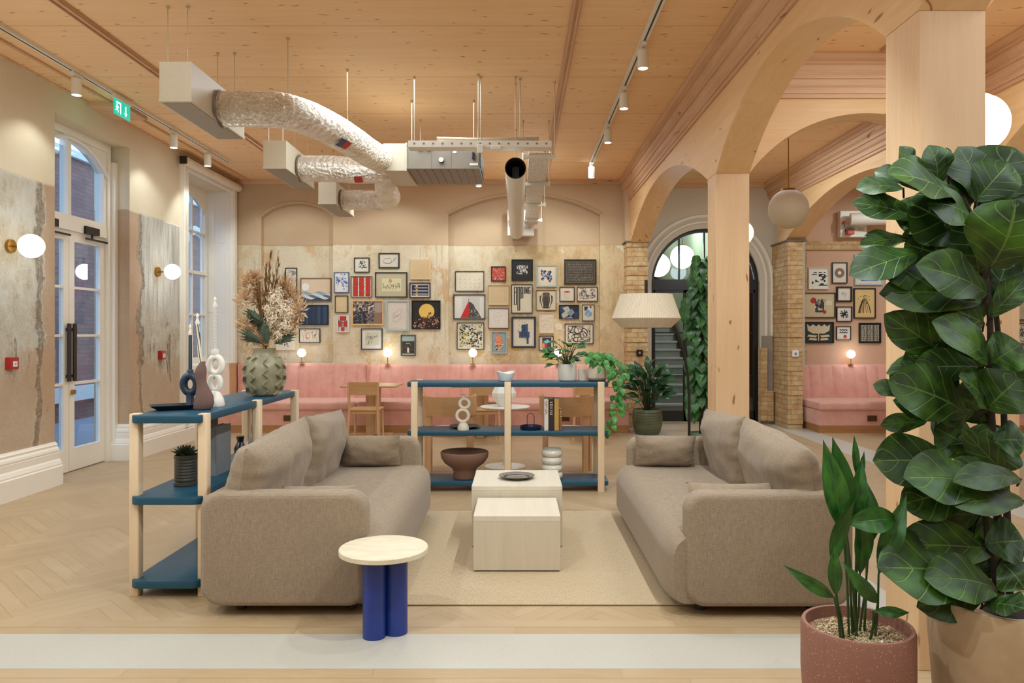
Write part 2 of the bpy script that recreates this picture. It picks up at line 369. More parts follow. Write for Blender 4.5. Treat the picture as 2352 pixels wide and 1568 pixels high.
def fabric(name, c1, c2, sc=420, rough=0.95):
    t = NT(name); t.set(Roughness=rough); v = t.coord()
    a = t.noise(t.coord((1, 1, .12)), sc, 2); b = t.noise(t.coord((.12, .12, 1)), sc, 2)
    w = t.math('MULTIPLY', t.math('ADD', a, b), 0.5); col = t.ramp(w, [(0.38, c1), (0.62, c2)])
    t.col(t.mix(t.ramp(t.noise(v, 5, 3), [(.3, 0.0), (.7, .25)]), col, c1)); t.bump(w, 0.35, 0.002)
    try: t.b.inputs['Sheen Weight'].default_value = 0.15
    except Exception: pass
    return t.m
LINEN = fabric('taupe_linen', '#85735e', '#9e8a72', 300)
def velvet():
    t = NT('pink_velvet'); t.set(Roughness=0.8); v = t.coord()
    t.col(t.ramp(t.noise(v, 6, 4, .6, .4), [(0.3, '#d29280'), (0.7, '#dca491')])); t.b.inputs['Sheen Weight'].default_value = 0.5
    t.b.inputs['Sheen Tint'].default_value = (1, .85, .78, 1); t.bump(t.noise(v, 300, 2), .1, .001); return t.m
VELVET = velvet()
def rugm():
    t = NT('jute_rug'); t.set(Roughness=0.95)
    a = t.noise(t.coord((1, .12, 1)), 260, 2); b = t.noise(t.coord((1, .5, 1)), 500, 2); c = t.noise(t.coord((3, .6, 1)), 1.3, 3)
    col = t.ramp(t.math('MULTIPLY', t.math('ADD', a, b), .5), [(0.38, '#a48c6e'), (0.62, '#c9b696')])
    col = t.mix(t.ramp(c, [(.35, 0.0), (.7, .45)]), col, '#bda580')
    t.col(col); t.bump(t.math('ADD', a, b), .5, .003); return t.m
RUG = rugm()
def glass(name, tint='#dfe8ee', rough=0.0, alpha=0.12):
    t = NT(name); g = t.n('ShaderNodeBsdfGlossy'); g.inputs['Roughness'].default_value = 0.02; tr = t.n('ShaderNodeBsdfTransparent'); tr.inputs[0].default_value = hexl(tint)
    mx = t.n('ShaderNodeMixShader'); fr = t.n('ShaderNodeLayerWeight'); fr.inputs[0].default_value = .5
    t.l(t.math('ADD', t.math('MULTIPLY', t.math('POWER', fr.outputs['Facing'], 3.5), 0.55), 0.03), mx.inputs[0]); t.l(tr.outputs[0], mx.inputs[1]); t.l(g.outputs[0], mx.inputs[2]); t.l(mx.outputs[0], t.out.inputs[0]); return t.m
GLASS = glass('window_glass')
def emit(name, color, strength):
    t = NT(name); t.set(Roughness=0.3); t.b.inputs['Base Color'].default_value = (*color[:3], 1)
    t.b.inputs['Emission Color'].default_value = (*color[:3], 1); t.b.inputs['Emission Strength'].default_value = strength; return t.m
GLOBE = emit('lit_opal_glass', (1.0, 0.90, 0.76), 5.0); SPOTE = emit('lit_lamp_lens', (1.0, 0.90, 0.76), 14.0)
GLOBED = flat('#c8b598', 0.65, var=0.02, scale=2)
def foil():
    t = NT('foil_duct'); t.set(Metallic=1.0, Roughness=0.16); v = t.coord()
    t.col(t.ramp(t.noise(v, 7, 4), [(.3, '#e4d6bf'), (.7, '#f6eee0')])); 
    t.bump(t.math('ADD', t.voro(v, 30), t.math('MULTIPLY', t.noise(v, 70, 4, .7, 1.5), .9)), 1.0, .022); return t.m
FOIL = foil()
def leafm(name, c1, c2, vein, rough=0.3, nv=7):
    t = NT(name); t.set(Roughness=rough); tc = t.n('ShaderNodeTexCoord'); sp = t.n('ShaderNodeSeparateXYZ'); t.l(tc.outputs['UV'], sp.inputs[0])
    u, v = sp.outputs[0], sp.outputs[1]                      # u across -1..1 (stored 0..1), v along 0..1 + leaf id
    au = t.math('ABSOLUTE', t.math('SUBTRACT', u, 0.5)); fr = t.math('FRACT', v)
    side = t.math('FRACT', t.math('MULTIPLY', t.math('SUBTRACT', fr, t.math('MULTIPLY', au, 0.55)), nv))
    sv = t.ramp(t.math('ABSOLUTE', t.math('SUBTRACT', side, 0.5)), [(0.02, 1.0), (0.05, 0.0)])
    mv = t.ramp(au, [(0.008, 1.0), (0.022, 0.0)])
    k = t.mix(1.0, sv, mv, 'LIGHTEN')
    base = t.ramp(t.noise(t.coord((2, 3, 1), 'UV'), 1.2, 2), [(0.35, c1), (0.65, c2)])
    idn = t.noise(t.coord((0, 0.37, 0), 'UV'), 3.1, 0); base = t.mix(t.ramp(idn, [(.35, 0.0), (.65, .8)]), base, c1)
    t.col(t.mix(t.math('MULTIPLY', k, 0.42), base, vein)); t.bump(t.math('MULTIPLY', k, -1), 0.4, 0.004)
    return t.m
FIDDLE = leafm('fiddle_leaf', '#132f09', '#3f6814', '#7d9a44', 0.44, 5)
BROAD = leafm('dark_glossy_leaf', '#1c481a', '#3f7a2c', '#3d8a40', 0.34, 0.01)
POTHOS = leafm('pothos_leaf', '#2f7a34', '#6fae4a', '#b7d070', 0.35, 0.01)
LILY = leafm('lily_leaf', '#123417', '#2d6430', '#4f8a4a', 0.3, 9)
STEM = flat('#33401f', 0.6); BARK = flat('#2c231a', 0.8); SOIL = flat('#2a1f17', 0.95, var=.3, scale=60, bump=.5)
def gravel():
    t = NT('pale_gravel'); t.set(Roughness=.85); v = t.coord(); t.col(t.ramp(t.voro(v, 140, out='Color'), [(0.2, '#a88f66'), (0.5, '#cdb98e'), (0.8, '#e6d8b4')])); t.bump(t.voro(v, 140), .8, .006); return t.m
GRAVEL = gravel()

# ================================================================== THE SETTING
H = 3.97; XL = -4.6; YB = 12.3; AX0, AX1 = 1.775, 2.075; BX0, BX1 = 4.2, 4.5; YM = 12.55; YR = -3.5; XR = 9.0
SPR, CRN = 2.93, 3.47
# floor: herringbone planks, one mesh
def herring():
    m = MB(); L, Wd = 0.63, 0.09; c = math.cos(PI/4); rnd = random.Random(3)
    for j in range(-14, 16):
        for k in range(-190, 190):
            ox, oy = k*Wd+j*2*L, k*Wd
            for hz in (0, 1):
                if hz == 0: r = (ox, oy, ox+L, oy+Wd)
                else: r = (ox+L, oy+Wd-L, ox+L+Wd, oy+Wd)
                cx, cy = (r[0]+r[2])/2, (r[1]+r[3])/2
                X = (cx-cy)*c; Y = (cx+cy)*c+4.0
                if not (-5.3 < X < 9.3 and -3.8 < Y < 13.1): continue
                g = 0.0006
                q = [(r[0]+g, r[1]+g), (r[2]-g, r[1]+g), (r[2]-g, r[3]-g), (r[0]+g, r[3]-g)]
                vs = [((a-b)*c, (a+b)*c+4.0, 0) for a, b in q]
                u0, v0 = rnd.random()*40, rnd.random()*40
                if hz == 0: uv = [(u0, v0), (u0+L, v0), (u0+L, v0+Wd), (u0, v0+Wd)]
                else: uv = [(u0, v0), (u0, v0+Wd), (u0+L, v0+Wd), (u0+L, v0)]
                m.add(vs, [(0, 1, 2, 3)], 0, [uv])
    m.box(-5.6, 9.3, -3.8, 13.1, -0.2, -0.002, 1)
    return m
struct('floor', herring(), [FLOORM, flat('#8f6f4c', 0.7)])
m = MB()
def planks(m, x0, x1, y0, y1, along, w=0.09, L=1.1, z=0.0012):
    rnd = random.Random(int(x0*10+y0*100)); n = max(1, round(((y1-y0) if along == 'x' else (x1-x0))/w))
    for i in range(n):
        a0, a1 = (x0, x1) if along == 'x' else (y0, y1); p = a0-rnd.random()*L
        while p < a1:
            s0, s1 = max(p, a0)+.0008, min(p+L, a1)-.0008; p += L
            if s1 <= s0: continue
            if along == 'x': ww = (y1-y0)/n; q = [(s0, y0+i*ww+.0008), (s1, y0+i*ww+.0008), (s1, y0+(i+1)*ww-.0008), (s0, y0+(i+1)*ww-.0008)]
            else: ww = (x1-x0)/n; q = [(x0+i*ww, s0), (x0+(i+1)*ww, s0), (x0+(i+1)*ww, s1), (x0+i*ww, s1)]
            u0, v0 = rnd.random()*40, rnd.random()*40
            uv = [(u0, v0), (u0+1, v0), (u0+1, v0+w), (u0, v0+w)] if along == 'x' else [(u0, v0), (u0, v0+w), (u0+1, v0+w), (u0+1, v0)]
            m.add([(a, b, z) for a, b in q], [(0, 1, 2, 3)], 0, [uv])
planks(m, XL, 9, 3.77, 3.95, 'x'); planks(m, XL, 9, 3.20, 3.38, 'x'); planks(m, 1.53, 1.71, 3.95, 12.3, 'y'); planks(m, 2.13, 2.31, 3.95, 12.5, 'y'); planks(m, 3.9, 4.08, 3.95, 12.5, 'y'); planks(m, 4.52, 4.7, 3.95, 12.3, 'y')
struct('trim_1', m, FLOORM)
m = MB(); m.box(XL, 9, 3.38, 3.77, -.01, .002); m.box(1.71, 2.13, 3.77, 12.5, -.01, .0018); m.box(4.08, 4.52, 3.77, 12.5, -.01, .0018)
struct('trim_2', m, STRIP)
# ceiling
m = MB(); m.box(-5.2, 9.2, YR-.2, 13, H, H+.25); struct('ceiling', m, CLT)
# back wall of the lounge with two shallow arched recesses
def arcpts(x0, x1, zs, zc, n=20):
    h = (x1-x0)/2; r = zc-zs; R = (h*h+r*r)/(2*r); cx = (x0+x1)/2; cz = zc-R; a = math.asin(min(1, h/R))
    if r > h*0.999: a = PI/2+0; R = h; cz = zs
    return [(cx+R*math.sin(t), cz+R*math.cos(t)) for t in [-a+2*a*i/n for i in range(n+1)]]
def arch_wall(m, x0, x1, y0, y1, openings, top=H, mi=0, z0=0.0):
    """wall x0..x1 with arched openings (xa, xb, zspring, zcrown), thickness y0..y1"""
    prev = x0
    for xa, xb, zs, zc in openings:
        m.box(prev, xa, y0, y1, z0, top, mi)
        ap = arcpts(xa, xb, zs, zc)
        # spandrel strips
        for i in range(len(ap)-1):
            (ax, az), (bx, bz) = ap[i], ap[i+1]
            v = [(ax, y0, az), (bx, y0, bz), (bx, y0, top), (ax, y0, top), (ax, y1, az), (bx, y1, bz), (bx, y1, top), (ax, y1, top)]
            m.add(v, [(0, 1, 2, 3), (5, 4, 7, 6), (0, 4, 5, 1)], mi)
        if ap[0][1] > zs+1e-3 and False: pass
        prev = xb
    m.box(prev, x1, y0, y1, z0, top, mi); return m
m = MB(); arch_wall(m, XL, 1.74, YB, YB+.13, [(-4.17, -3.004, 3.38, 3.60), (-1.131, 1.33, 3.42, 3.74)])
m.box(XL-.1, 2.0, YB+.13, YB+.4, 0, H); m.box(1.70, 2.06, 12.0, 12.5, 2.93, H)
struct('wall_back', m, PLAS)
# slim moulding round the arches
m = MB()
for xa, xb, zs, zc in ((-4.17, -3.004, 3.38, 3.60), (-1.131, 1.33, 3.42, 3.74)):
    pts = [(x, YB-.012, z+.02) for x, z in arcpts(xa-.02, xb+.02, zs, zc)]; m.tube(pts, .014, 6)
struct('trim_3', m, PLAS, smooth=True)
# left wall with door and window openings
DY0, DY1, DZ = 7.52, 8.97, 3.69; WY0, WY1, WZ0, WZ1 = 10.42, 12.08, 1.02, 3.74
m = MB(); T = XL-.42
m.box(T, XL, YR, DY0, 0, H); m.box(T, XL, DY0, DY1, DZ, H); m.box(T, XL, DY1, WY0, 0, H); m.box(T, XL, WY0, WY1, WZ1, H); m.box(T, XL, WY0, WY1, 0, WZ0); m.box(T, XL, WY1, 12.75, 0, H)
struct('wall_left', m, LWALL)
m = MB(); m.box(XR, XR+.2, YR, 13, 0, H); struct('wall_right', m, PINKP)
m = MB(); m.box(-5.1, 9.2, YR-.2, YR, 0, H); struct('wall_front', m, PINKP)
# back wall of middle bay with the arched doorway; right bay back wall
DC, DR, DZS = 3.11, 0.90, 2.33
m = MB(); arch_wall(m, 1.95, 4.3, YM, YM+.35, [(DC-DR, DC+DR, DZS, DZS+DR)])
m.box(4.3, 4.62, 12.2, YM+.3, 0, H); struct('wall_middle', m, WHITEW)
m = MB(); m.box(4.45, XR, YB, YB+.4, 0, H); struct('wall_back_right', m, RPINK)
m = MB(); m.box(4.62, XR, YB-.03, YB, 2.84, 2.98); m.box(4.55, 4.69, YB-.012, YB, 0.9, 2.84); struct('trim_4', m, YBRICK)
# timber arcade beams, arches and posts
def arcade(name, x0, x1, spans, ends, mat):
    """beam along Y with segmental arches; spans: list of (y0,y1)"""
    m = MB(); y = ends[0]
    for a, b in spans:
        if a > y+1e-4: m.box(x0, x1, y, a, SPR, H)
        ap = arcpts(a, b, SPR, CRN, 28)
        for i in range(len(ap)-1):
            (ya, za), (yb, zb) = ap[i], ap[i+1]
            v = [(x0, ya, za), (x0, yb, zb), (x0, yb, H), (x0, ya, H), (x1, ya, za), (x1, yb, zb), (x1, yb, H), (x1, ya, H)]
            m.add(v, [(0, 1, 2, 3), (5, 4, 7, 6), (0, 4, 5, 1)])
        y = b
    if ends[1] > y+1e-4: m.box(x0, x1, y, ends[1], SPR, H)
    return struct(name, m, mat)
SP = [(-3.2, -0.1), (0.2, 3.36), (3.66, 6.795), (7.095, 11.93)]
arcade('trim_5', AX0, AX1, SP, (YR, 12.3), BEAMY)
arcade('trim_6', BX0, BX1, SP, (YR, 12.3), BEAMY)
def cross(name, x0, x1, y0, y1):
    m = MB(); ap = arcpts(x0, x1, SPR, CRN, 28)
    for i in range(len(ap)-1):
        (a, za), (b, zb) = ap[i], ap[i+1]
        v = [(a, y0, za), (b, y0, zb), (b, y0, H), (a, y0, H), (a, y1, za), (b, y1, zb), (b, y1, H), (a, y1, H)]
        m.add(v, [(0, 1, 2, 3), (5, 4, 7, 6), (0, 4, 5, 1)])
    return struct(name, m, BEAMX)
cross('trim_7', AX1, BX0, 6.795, 7.095); cross('trim_8', AX1, BX0, 3.36, 3.66); cross('trim_9', BX1, 8.6, 6.795, 7.095)
for i, (x, y) in enumerate(((AX0, 6.795), (AX0, 3.36), (BX0, 6.795), (BX0, 3.36), (AX0, -.1), (BX0, -.1))):
    pm = MB(); pm.rbox(0, .3, 0, .3, 0, SPR, .006, 2)
    o = pm.build('timber_post', POST); o.location = (x, y, 0); o['kind'] = 'structure'
# cornice mouldings: profile (out, down)
CP = [(0, .37), (.022, .37), (.022, .335), (.034, .335), (.034, .30), (.028, .295), (.028, .285), (.05, .265), (.06, .225), (.062, .215), (.078, .215), (.078, .185), (.07, .18), (.07, .168), (.095, .145), (.105, .11), (.105, .10), (.122, .10), (.122, .075), (.116, .07), (.116, .055), (.135, .045), (.15, .02), (.15, .0), (0, 0)]
def cornice(m, fixed, sgn, a, b, axis='y'):
    if axis == 'y': m.prism(CP, lambda o, d: (fixed+sgn*o, a, H-d), lambda o, d: (fixed+sgn*o, b, H-d))
    else: m.prism(CP, lambda o, d: (a, fixed+sgn*o, H-d), lambda o, d: (b, fixed+sgn*o, H-d))
m = MB()
cornice(m, AX0, -1, YR, YB)
struct('trim_10', m, MOLD)
m = MB()
for fx, s in ((AX1, 1), (BX0, -1)):
    cornice(m, fx, s, 7.095, YM); cornice(m, fx, s, 3.66, 6.795); cornice(m, fx, s, YR, 3.36)
cornice(m, BX1, 1, YR, YB)
struct('trim_11', m, MOLD)
m = MB()
for yy, s in ((6.795, -1), (7.095, 1), (3.36, -1), (3.66, 1)): cornice(m, yy, s, AX1, BX0, 'x')
cornice(m, 6.795, -1, BX1, 8.6, 'x')
struct('trim_12', m, MOLDX)
# battens and edge strips on the ceiling
m = MB()
for x0, x1, a, b in ((-3.465, -3.375, YR, YB), (.40, .478, YR, YB), (3.15, 3.23, YR, 3.2), (3.15, 3.23, 3.8, 6.6), (3.15, 3.23, 7.3, YM)):
    m.box(x0, x1, a, b, H-.018, H); m.box(x0+.012, x0+.026, a, b, H-.032, H-.018); m.box(x1-.028, x1-.010, a, b, H-.034, H-.018)
m.box(-4.37, -4.35, YR, YB, H-.015, H); m.box(-4.345, -4.33, YR, YB, H-.02, H)
struct('trim_13', m, MOLD)
m = MB(); m.box(XL, AX0, YB-.04, YB, H-.06, H); m.box(XL, AX0, YB-.09, YB-.04, H-.03, H); m.box(AX1, BX0, YM-.05, YM, H-.07, H); m.box(XL, XL+.025, YR, YB, H-.025, H)
m.box(BX1, XR, YB-.05, YB, H-.06, H); m.box(XL, -4.22, 8.08, 8.62, H-.055, H)
struct('trim_14', m, MOLDX)
# brick piers
def pier(name, x0, x1, y0, y1):
    m = MB(); nz = 39; rnd = random.Random(int(x0*10))
    for i in range(nz):
        z0 = i*SPR/nz; z1 = z0+SPR/nz; j = rnd.random()*.014
        m.box(x0+j*.5, x1-j*.5, y0+j, y1, z0, z1)
    return struct(name, m, YBRICK)
pier('trim_15', 1.715, 2.05, 11.95, 12.6); pier('trim_16', 4.2, 4.44, 11.8, 12.6)
m = MB(); m.box(1.69, 2.075, 11.93, 12.6, SPR, SPR+.02); m.box(4.18, 4.5, 11.78, 12.6, SPR, SPR+.02); struct('trim_17', m, flat('#7a6a55', .8))
# old brick patches beside the doorway
m = MB(); m.box(4.03, 4.19, 12.46, 12.55, 0, 1.45); struct('trim_18', m, flat('#9b9082', .9, var=.12, scale=8, bump=.3))
m = MB(); m.box(3.98, 4.08, 12.4, 12.56, .06, 1.25); m.box(4.08, 4.17, 12.36, 12.5, .06, .55); struct('trim_19', m, YBRICK)
# moulding round the arched doorway
m = MB()
for r, w, d in ((DR+.10, .035, .03), (DR+.20, .05, .02)):
    pts = [(DC-r, YM-.015, 1.05)]+[(DC-r*math.cos(a), YM-.015, DZS+r*math.sin(a)) for a in [PI*i/28 for i in range(29)]]+[(DC+r, YM-.015, 1.05)]
    m.tube(pts, w*.6, 6)
struct('trim_20', m, WPAINT, smooth=True)

# skirting boards
SKP = [(0, .42), (.012, .42), (.02, .405), (.032, .395), (.03, .375), (.045, .355), (.05, .335), (.045, .32), (.05, .315), (.05, .255), (.062, .24), (.068, .225), (.075, .21), (.075, .195), (.085, .185), (.085, 0), (0, 0)]
def skirt(m, fixed, s, a, b, axis='y', k=1.0):
    if axis == 'y': m.prism(SKP, lambda o, z: (fixed+s*o*k, a, z*k), lambda o, z: (fixed+s*o*k, b, z*k))
    else: m.prism(SKP, lambda o, z: (a, fixed+s*o*k, z*k), lambda o, z: (b, fixed+s*o*k, z*k))
m = MB(); skirt(m, XL, 1, YR, DY0); skirt(m, XL, 1, DY1, 11.25); skirt(m, DY1, -1, -4.82, XL+.085, 'x', 1.0)
struct('baseboard_left', m, WPAINT)

# ------------------------------------------------------------------ double door with fanlight
def rect_frame(m, x0, x1, y0, y1, z0, z1, w, wb=None, wt=None):
    wb = wb or w; wt = wt or w
    m.box(x0, x1, y0, y0+w, z0, z1); m.box(x0, x1, y1-w, y1, z0, z1); m.box(x0, x1, y0+w, y1-w, z0, z0+wb); m.box(x0, x1, y0+w, y1-w, z1-wt, z1)
d = thing('door_1', 'white glazed double doors with black pull bars in the stripped plaster wall', 'door', (0, 0, 0)); d['kind'] = 'structure'
m = MB(); m.box(-4.92, -4.783, 7.36, 7.44, 0, DZ); m.box(-4.92, -4.783, 8.84, 8.898, 0, DZ); m.box(-4.915, -4.797, 7.44, 8.84, 2.60, 2.712)
m.box(-4.92, -4.74, 8.90, 8.99, 0, 3.5); m.box(-4.896, -4.785, 7.42, 8.86, 3.60, DZ+.02)
# arched head of the fanlight
ap = arcpts(7.44, 8.84, 3.30, 3.58, 20)
for i in range(len(ap)-1):
    (ya, za), (yb, zb) = ap[i], ap[i+1]
    m.add([(-4.90, ya, za), (-4.90, yb, zb), (-4.90, yb, DZ), (-4.90, ya, DZ), (-4.80, ya, za), (-4.80, yb, zb), (-4.80, yb, DZ), (-4.80, ya, DZ)], [(0, 1, 2, 3), (5, 4, 7, 6), (0, 4, 5, 1)])
m.tube([(-4.79, y, z+.01) for y, z in ap], .022, 6)
m.box(-4.903, -4.813, 8.10, 8.16, 2.74, 3.58); m.box(-4.907, -4.807, 7.43, 7.49, 2.74, 3.45); m.box(-4.907, -4.807, 8.79, 8.85, 2.74, 3.45); m.box(-4.90, -4.803, 7.435, 8.845, 2.705, 2.765)
m.build('door_frame', WPAINT, d)
g = MB(); g.box(-4.865, -4.86, 7.46, 8.82, 2.74, 3.5); g.build('fanlight_glass', GLASS, d)
for y0, y1, nm in ((7.44, 8.135, 0), (8.145, 8.84, 1)):
    m = MB(); rect_frame(m, -4.875, -4.825, y0, y1, .01, 2.60, .095, .24, .11)
    for z in (.95, 1.47, 1.99): m.box(-4.87, -4.83, y0+.09, y1-.09, z-.014, z+.014)
    lf = m.build('door_leaf', WPAINT, d)
    g = MB(); g.box(-4.852, -4.848, y0+.09, y1-.09, .25, 2.5); g.build('door_glass', GLASS, lf)
    hy = y1-.045 if nm == 0 else y0+.045
    hm = MB(); hm.box(-4.80, -4.785, hy-.028, hy+.028, .98, 1.60); hm.box(-4.825, -4.80, hy-.01, hy+.01, 1.02, 1.05); hm.box(-4.825, -4.80, hy-.01, hy+.01, 1.52, 1.55); hm.build('pull_bar', BLKF, lf, label='dark bronze flat pull bar')
    if nm == 1:
        k = MB(); k.cyl((-4.825, hy, .86), (-4.79, hy, .86), .025); k.cyl((-4.79, hy, .86), (-4.79, hy-.06, .86), .008); k.build('latch', BRASS, lf)
    c = MB(); cy = 7.75 if nm == 0 else 8.52
    c.box(-4.82, -4.77, cy-.15, cy+.12, 2.60, 2.68); c.cyl((-4.79, cy, 2.60), (-4.79, cy, 2.55), .012); c.box(-4.80, -4.785, cy-.12, cy+.36, 2.535, 2.555); c.build('door_closer', BLACK, d, label='black door closer with arm')

# ------------------------------------------------------------------ sash window, panelled reveals, roller blind
w = thing('window_1', 'tall white sash window with panelled reveals beside the back corner', 'window', (0, 0, 0)); w['kind'] = 'structure'
m = MB(); m.box(-4.98, XL+.005, WY1-.02, WY1+.02, WZ0, WZ1); m.box(-5.02, XL+.005, WY0-.02, WY0+.02, WZ0, WZ1)
m.box(-5.02, XL+.06, WY0-.12, WY0-.0, .0, WZ1+.1); m.box(-5.02+.3, XL+.06, WY1, WY1+.12, 0, WZ1+.1); m.box(XL, XL+.05, WY0-.14, WY1+.14, WZ1, WZ1+.12)
for k in range(3): m.box(XL+.06, XL+.075, WY0-.11+k*.04, WY0-.09+k*.04, 0, WZ1+.1); m.box(XL+.06, XL+.075, WY1+.02+k*.04, WY1+.035+k*.04, 0, WZ1+.1)
for k, yy in enumerate((WY1-.028,)):
    for (xa, xb) in ((-4.96, -4.80), (-4.77, -4.63)):
        for (za, zb) in ((1.12, 1.75), (1.8, 2.85), (2.9, 3.64)): m.box(xa+.03, xb-.03, yy, yy+.01, za+.03, zb-.03)
m.build('reveal', WPAINT, w)
m = MB(); y0, y1 = 10.5, 12.03
ap = arcpts(y0+.05, y1-.05, 3.38, 3.62, 16)
for i in range(len(ap)-1):
    (ya, za), (yb, zb) = ap[i], ap[i+1]
    m.add([(-5.0, ya, za), (-5.0, yb, zb), (-5.0, yb, WZ1), (-5.0, ya, WZ1), (-4.94, ya, za), (-4.94, yb, zb), (-4.94, yb, WZ1), (-4.94, ya, WZ1)], [(0, 1, 2, 3), (5, 4, 7, 6), (0, 4, 5, 1)])
m.box(-5.003, -4.937, y0, y0+.06, WZ0, WZ1); m.box(-5.003, -4.937, y1-.06, y1, WZ0, WZ1); m.box(-5.0, -4.934, y0, y1, WZ0, WZ0+.1)
m.box(-4.99, -4.929, y0, y1, 2.40, 2.45)
for q in (.333, .666, ): m.box(-4.99, -4.95, y0+(y1-y0)*q-.016, y0+(y1-y0)*q+.016, WZ0, 3.62)
m.box(-4.985, -4.95, y0+(y1-y0)*.9-.012, y0+(y1-y0)*.9+.012, WZ0, 3.6)
for z in (1.78, 3.05): m.box(-4.992, -4.946, y0, y1, z-.014, z+.014)
m.build('sash', WPAINT, w)
g = MB(); g.box(-4.975, -4.97, y0, y1, WZ0, 3.64); g.build('pane', GLASS, w)
m = MB(); m.box(-5.0, XL+.02, WY0, WY1, WZ0-.04, WZ0+.01); m.box(XL, XL+.05, WY0, WY1, 0, WZ0-.02)
for k in range(3): m.box(XL+.05, XL+.06, WY0+.12+k*.5, WY0+.5+k*.5, .52, .92)
m.build('sill', WPAINT, w)
rb = thing('roller_blind', 'rolled up cream blind above the sash window', 'blind', (XL+.09, 10.2, 3.83))
m = MB(); m.cyl((0, 0.03, 0), (0, 2.02, 0), .06, 20); m.build('roll', flat('#e6d6be', .7), rb, smooth=True)
m = MB(); m.box(-.05, .04, .0, .03, -.05, .05); m.build('bracket', BLKF, rb)

# outside: brick building opposite at dusk, pavement
m = MB(); m.box(-8.2, -7.9, 3, 24, -.5, 6)
struct('wall_outside', m, RBRICK)
m = MB()
for yc in (9.2, 11.6, 15.5, 18.5):
    z0 = 2.9
    pts = [(-7.88, yc-.9, .3), (-7.88, yc-.9, z0)]+[(-7.88, yc-.9*math.cos(a), z0+1.1*math.sin(a)) for a in [PI*i/14 for i in range(1, 14)]]+[(-7.88, yc+.9, z0), (-7.88, yc+.9, .3)]
    m.tube(pts, .11, 6)
m.box(-7.95, -7.8, 3, 24, .3, .55); m.box(-7.95, -7.82, 3, 24, 4.6, 4.8)
struct('trim_21', m, flat('#b9b4a6', .8))
m = MB(); m.box(-8.2, -5.1, 3, 24, -.3, -.05); struct('pavement', m, flat('#6f7276', .9))

# stair hall beyond the arched doorway
m = MB(); m.box(1.2, 6, 12.9, 21, -.2, 0); struct('floor_hall', m, flat('#b49a7a', .5))
m = MB(); m.box(1.0, 1.2, 12.9, 21, 0, 5); m.box(5.4, 5.6, 12.9, 21, 0, 5); m.box(1, 5.6, 20, 20.2, 0, 5); struct('wall_hall', m, flat('#7a4038', .8))
m = MB(); m.box(1.0, 5.6, 12.9, 20.2, 4.6, 4.8); m.box(1.2, 5.4, 15.6, 15.8, 3.7, 4.6); m.box(1.2, 5.4, 15.5, 15.8, 3.9, 4.0); struct('ceiling_hall', m, flat('#a4947e', .8))
m = MB(); m.box(3.56, 3.62, 14, 20, 0, 3.6); struct('wall_stair', m, flat('#a9ab7c', .8))
st = thing('staircase', 'grey stone stairs rising beyond the black arched glass door', 'stairs', (2.9, 14.1, 0)); st['kind'] = 'structure'
m = MB()
for i in range(18): m.box(-1.1, .55-.012*i, i*.29, i*.29+6-i*.29, i*.165, (i+1)*.165)
m.build('steps', flat('#8f8a7c', .7), st)
m = MB()
for i in range(18): m.box(-1.1, .57-.012*i, i*.29-.025, i*.29+.29, (i+1)*.165-.03, (i+1)*.165+.004)
m.build('treads', flat('#b0ab9c', .6), st)
m = MB(); m.prism([(0, .15), (5.2, 3.1), (5.2, 2.8), (0, -.0)], lambda a, b: (.56, a, b), lambda a, b: (.60, a, b)); m.build('stringer', flat('#3b302a', .5), st)
# black steel arched door
d = thing('door_2', 'black steel framed arched glass doors at the end of the middle bay', 'door', (DC, YM+.12, 0)); d['kind'] = 'structure'
m = MB(); fr = .055
def arcs(r0, r1, z, n=32):
    L = [[(-r0, -.03, 0.0), (-r1, -.03, 0.0), (-r1, .03, 0.0), (-r0, .03, 0.0)]]
    for i in range(n+1):
        a = PI*i/n; c, s_ = math.cos(a), math.sin(a)
        L.append([(-r0*c, -.03, z+r0*s_), (-r1*c, -.03, z+r1*s_), (-r1*c, .03, z+r1*s_), (-r0*c, .03, z+r0*s_)])
    L.append([(r0, -.03, 0.0), (r1, -.03, 0.0), (r1, .03, 0.0), (r0, .03, 0.0)]); return L
m.loops(arcs(DR-fr, DR, DZS)); m.box(-DR, DR, -.035, .035, DZS-.12, DZS+.06)
for x in (-.42, .0, .42): m.box(x-.014, x+.014, -.02, .02, DZS, DZS+math.sqrt(DR*DR-x*x)-.02)
m.build('door_frame', BLACK, d)
g = MB(); g.box(-DR+.05, DR-.05, .0, .004, DZS+.05, DZS+.1)
ap = [((DR-.04)*math.cos(PI*i/24), DZS+.02+(DR-.04)*math.sin(PI*i/24)) for i in range(25)]
g = MB(); g.prism(ap, lambda a, b: (a, 0, b), lambda a, b: (a, .004, b)); g.build('fanlight_glass', GLASS, d)
for x0, x1 in ((-DR+.05, -.32), (-.31, .31), (.32, DR-.05)):
    m = MB(); w_ = .028; m.box(x0, x0+w_, -.025, .025, .02, DZS-.12); m.box(x1-w_, x1, -.025, .025, .02, DZS-.12); m.box(x0, x1, -.025, .025, .02, .20); m.box(x0, x1, -.025, .025, DZS-.16, DZS-.12)
    for z in (.78, 1.5, ): m.box(x0, x1, -.02, .02, z-.012, z+.012)
    lf = m.build('door_leaf', BLACK, d); g = MB(); g.box(x0+.02, x1-.02, -.002, .002, .15, DZS-.14); g.build('door_glass', GLASS, lf)
m = MB(); m.cyl((-.25, -.06, .9), (-.25, -.06, 1.2), .01); m.cyl((.25, -.06, .9), (.25, -.06, 1.2), .01); m.build('door_handle', BRASS, d)
for loc, e in (((3.0, 15.0, 3.6), 130), ((2.6, 17.5, 4.2), 150), ((2.8, 13.5, 2.9), 60)): light('hall_light', 'POINT', loc, e, WARM2, .2)

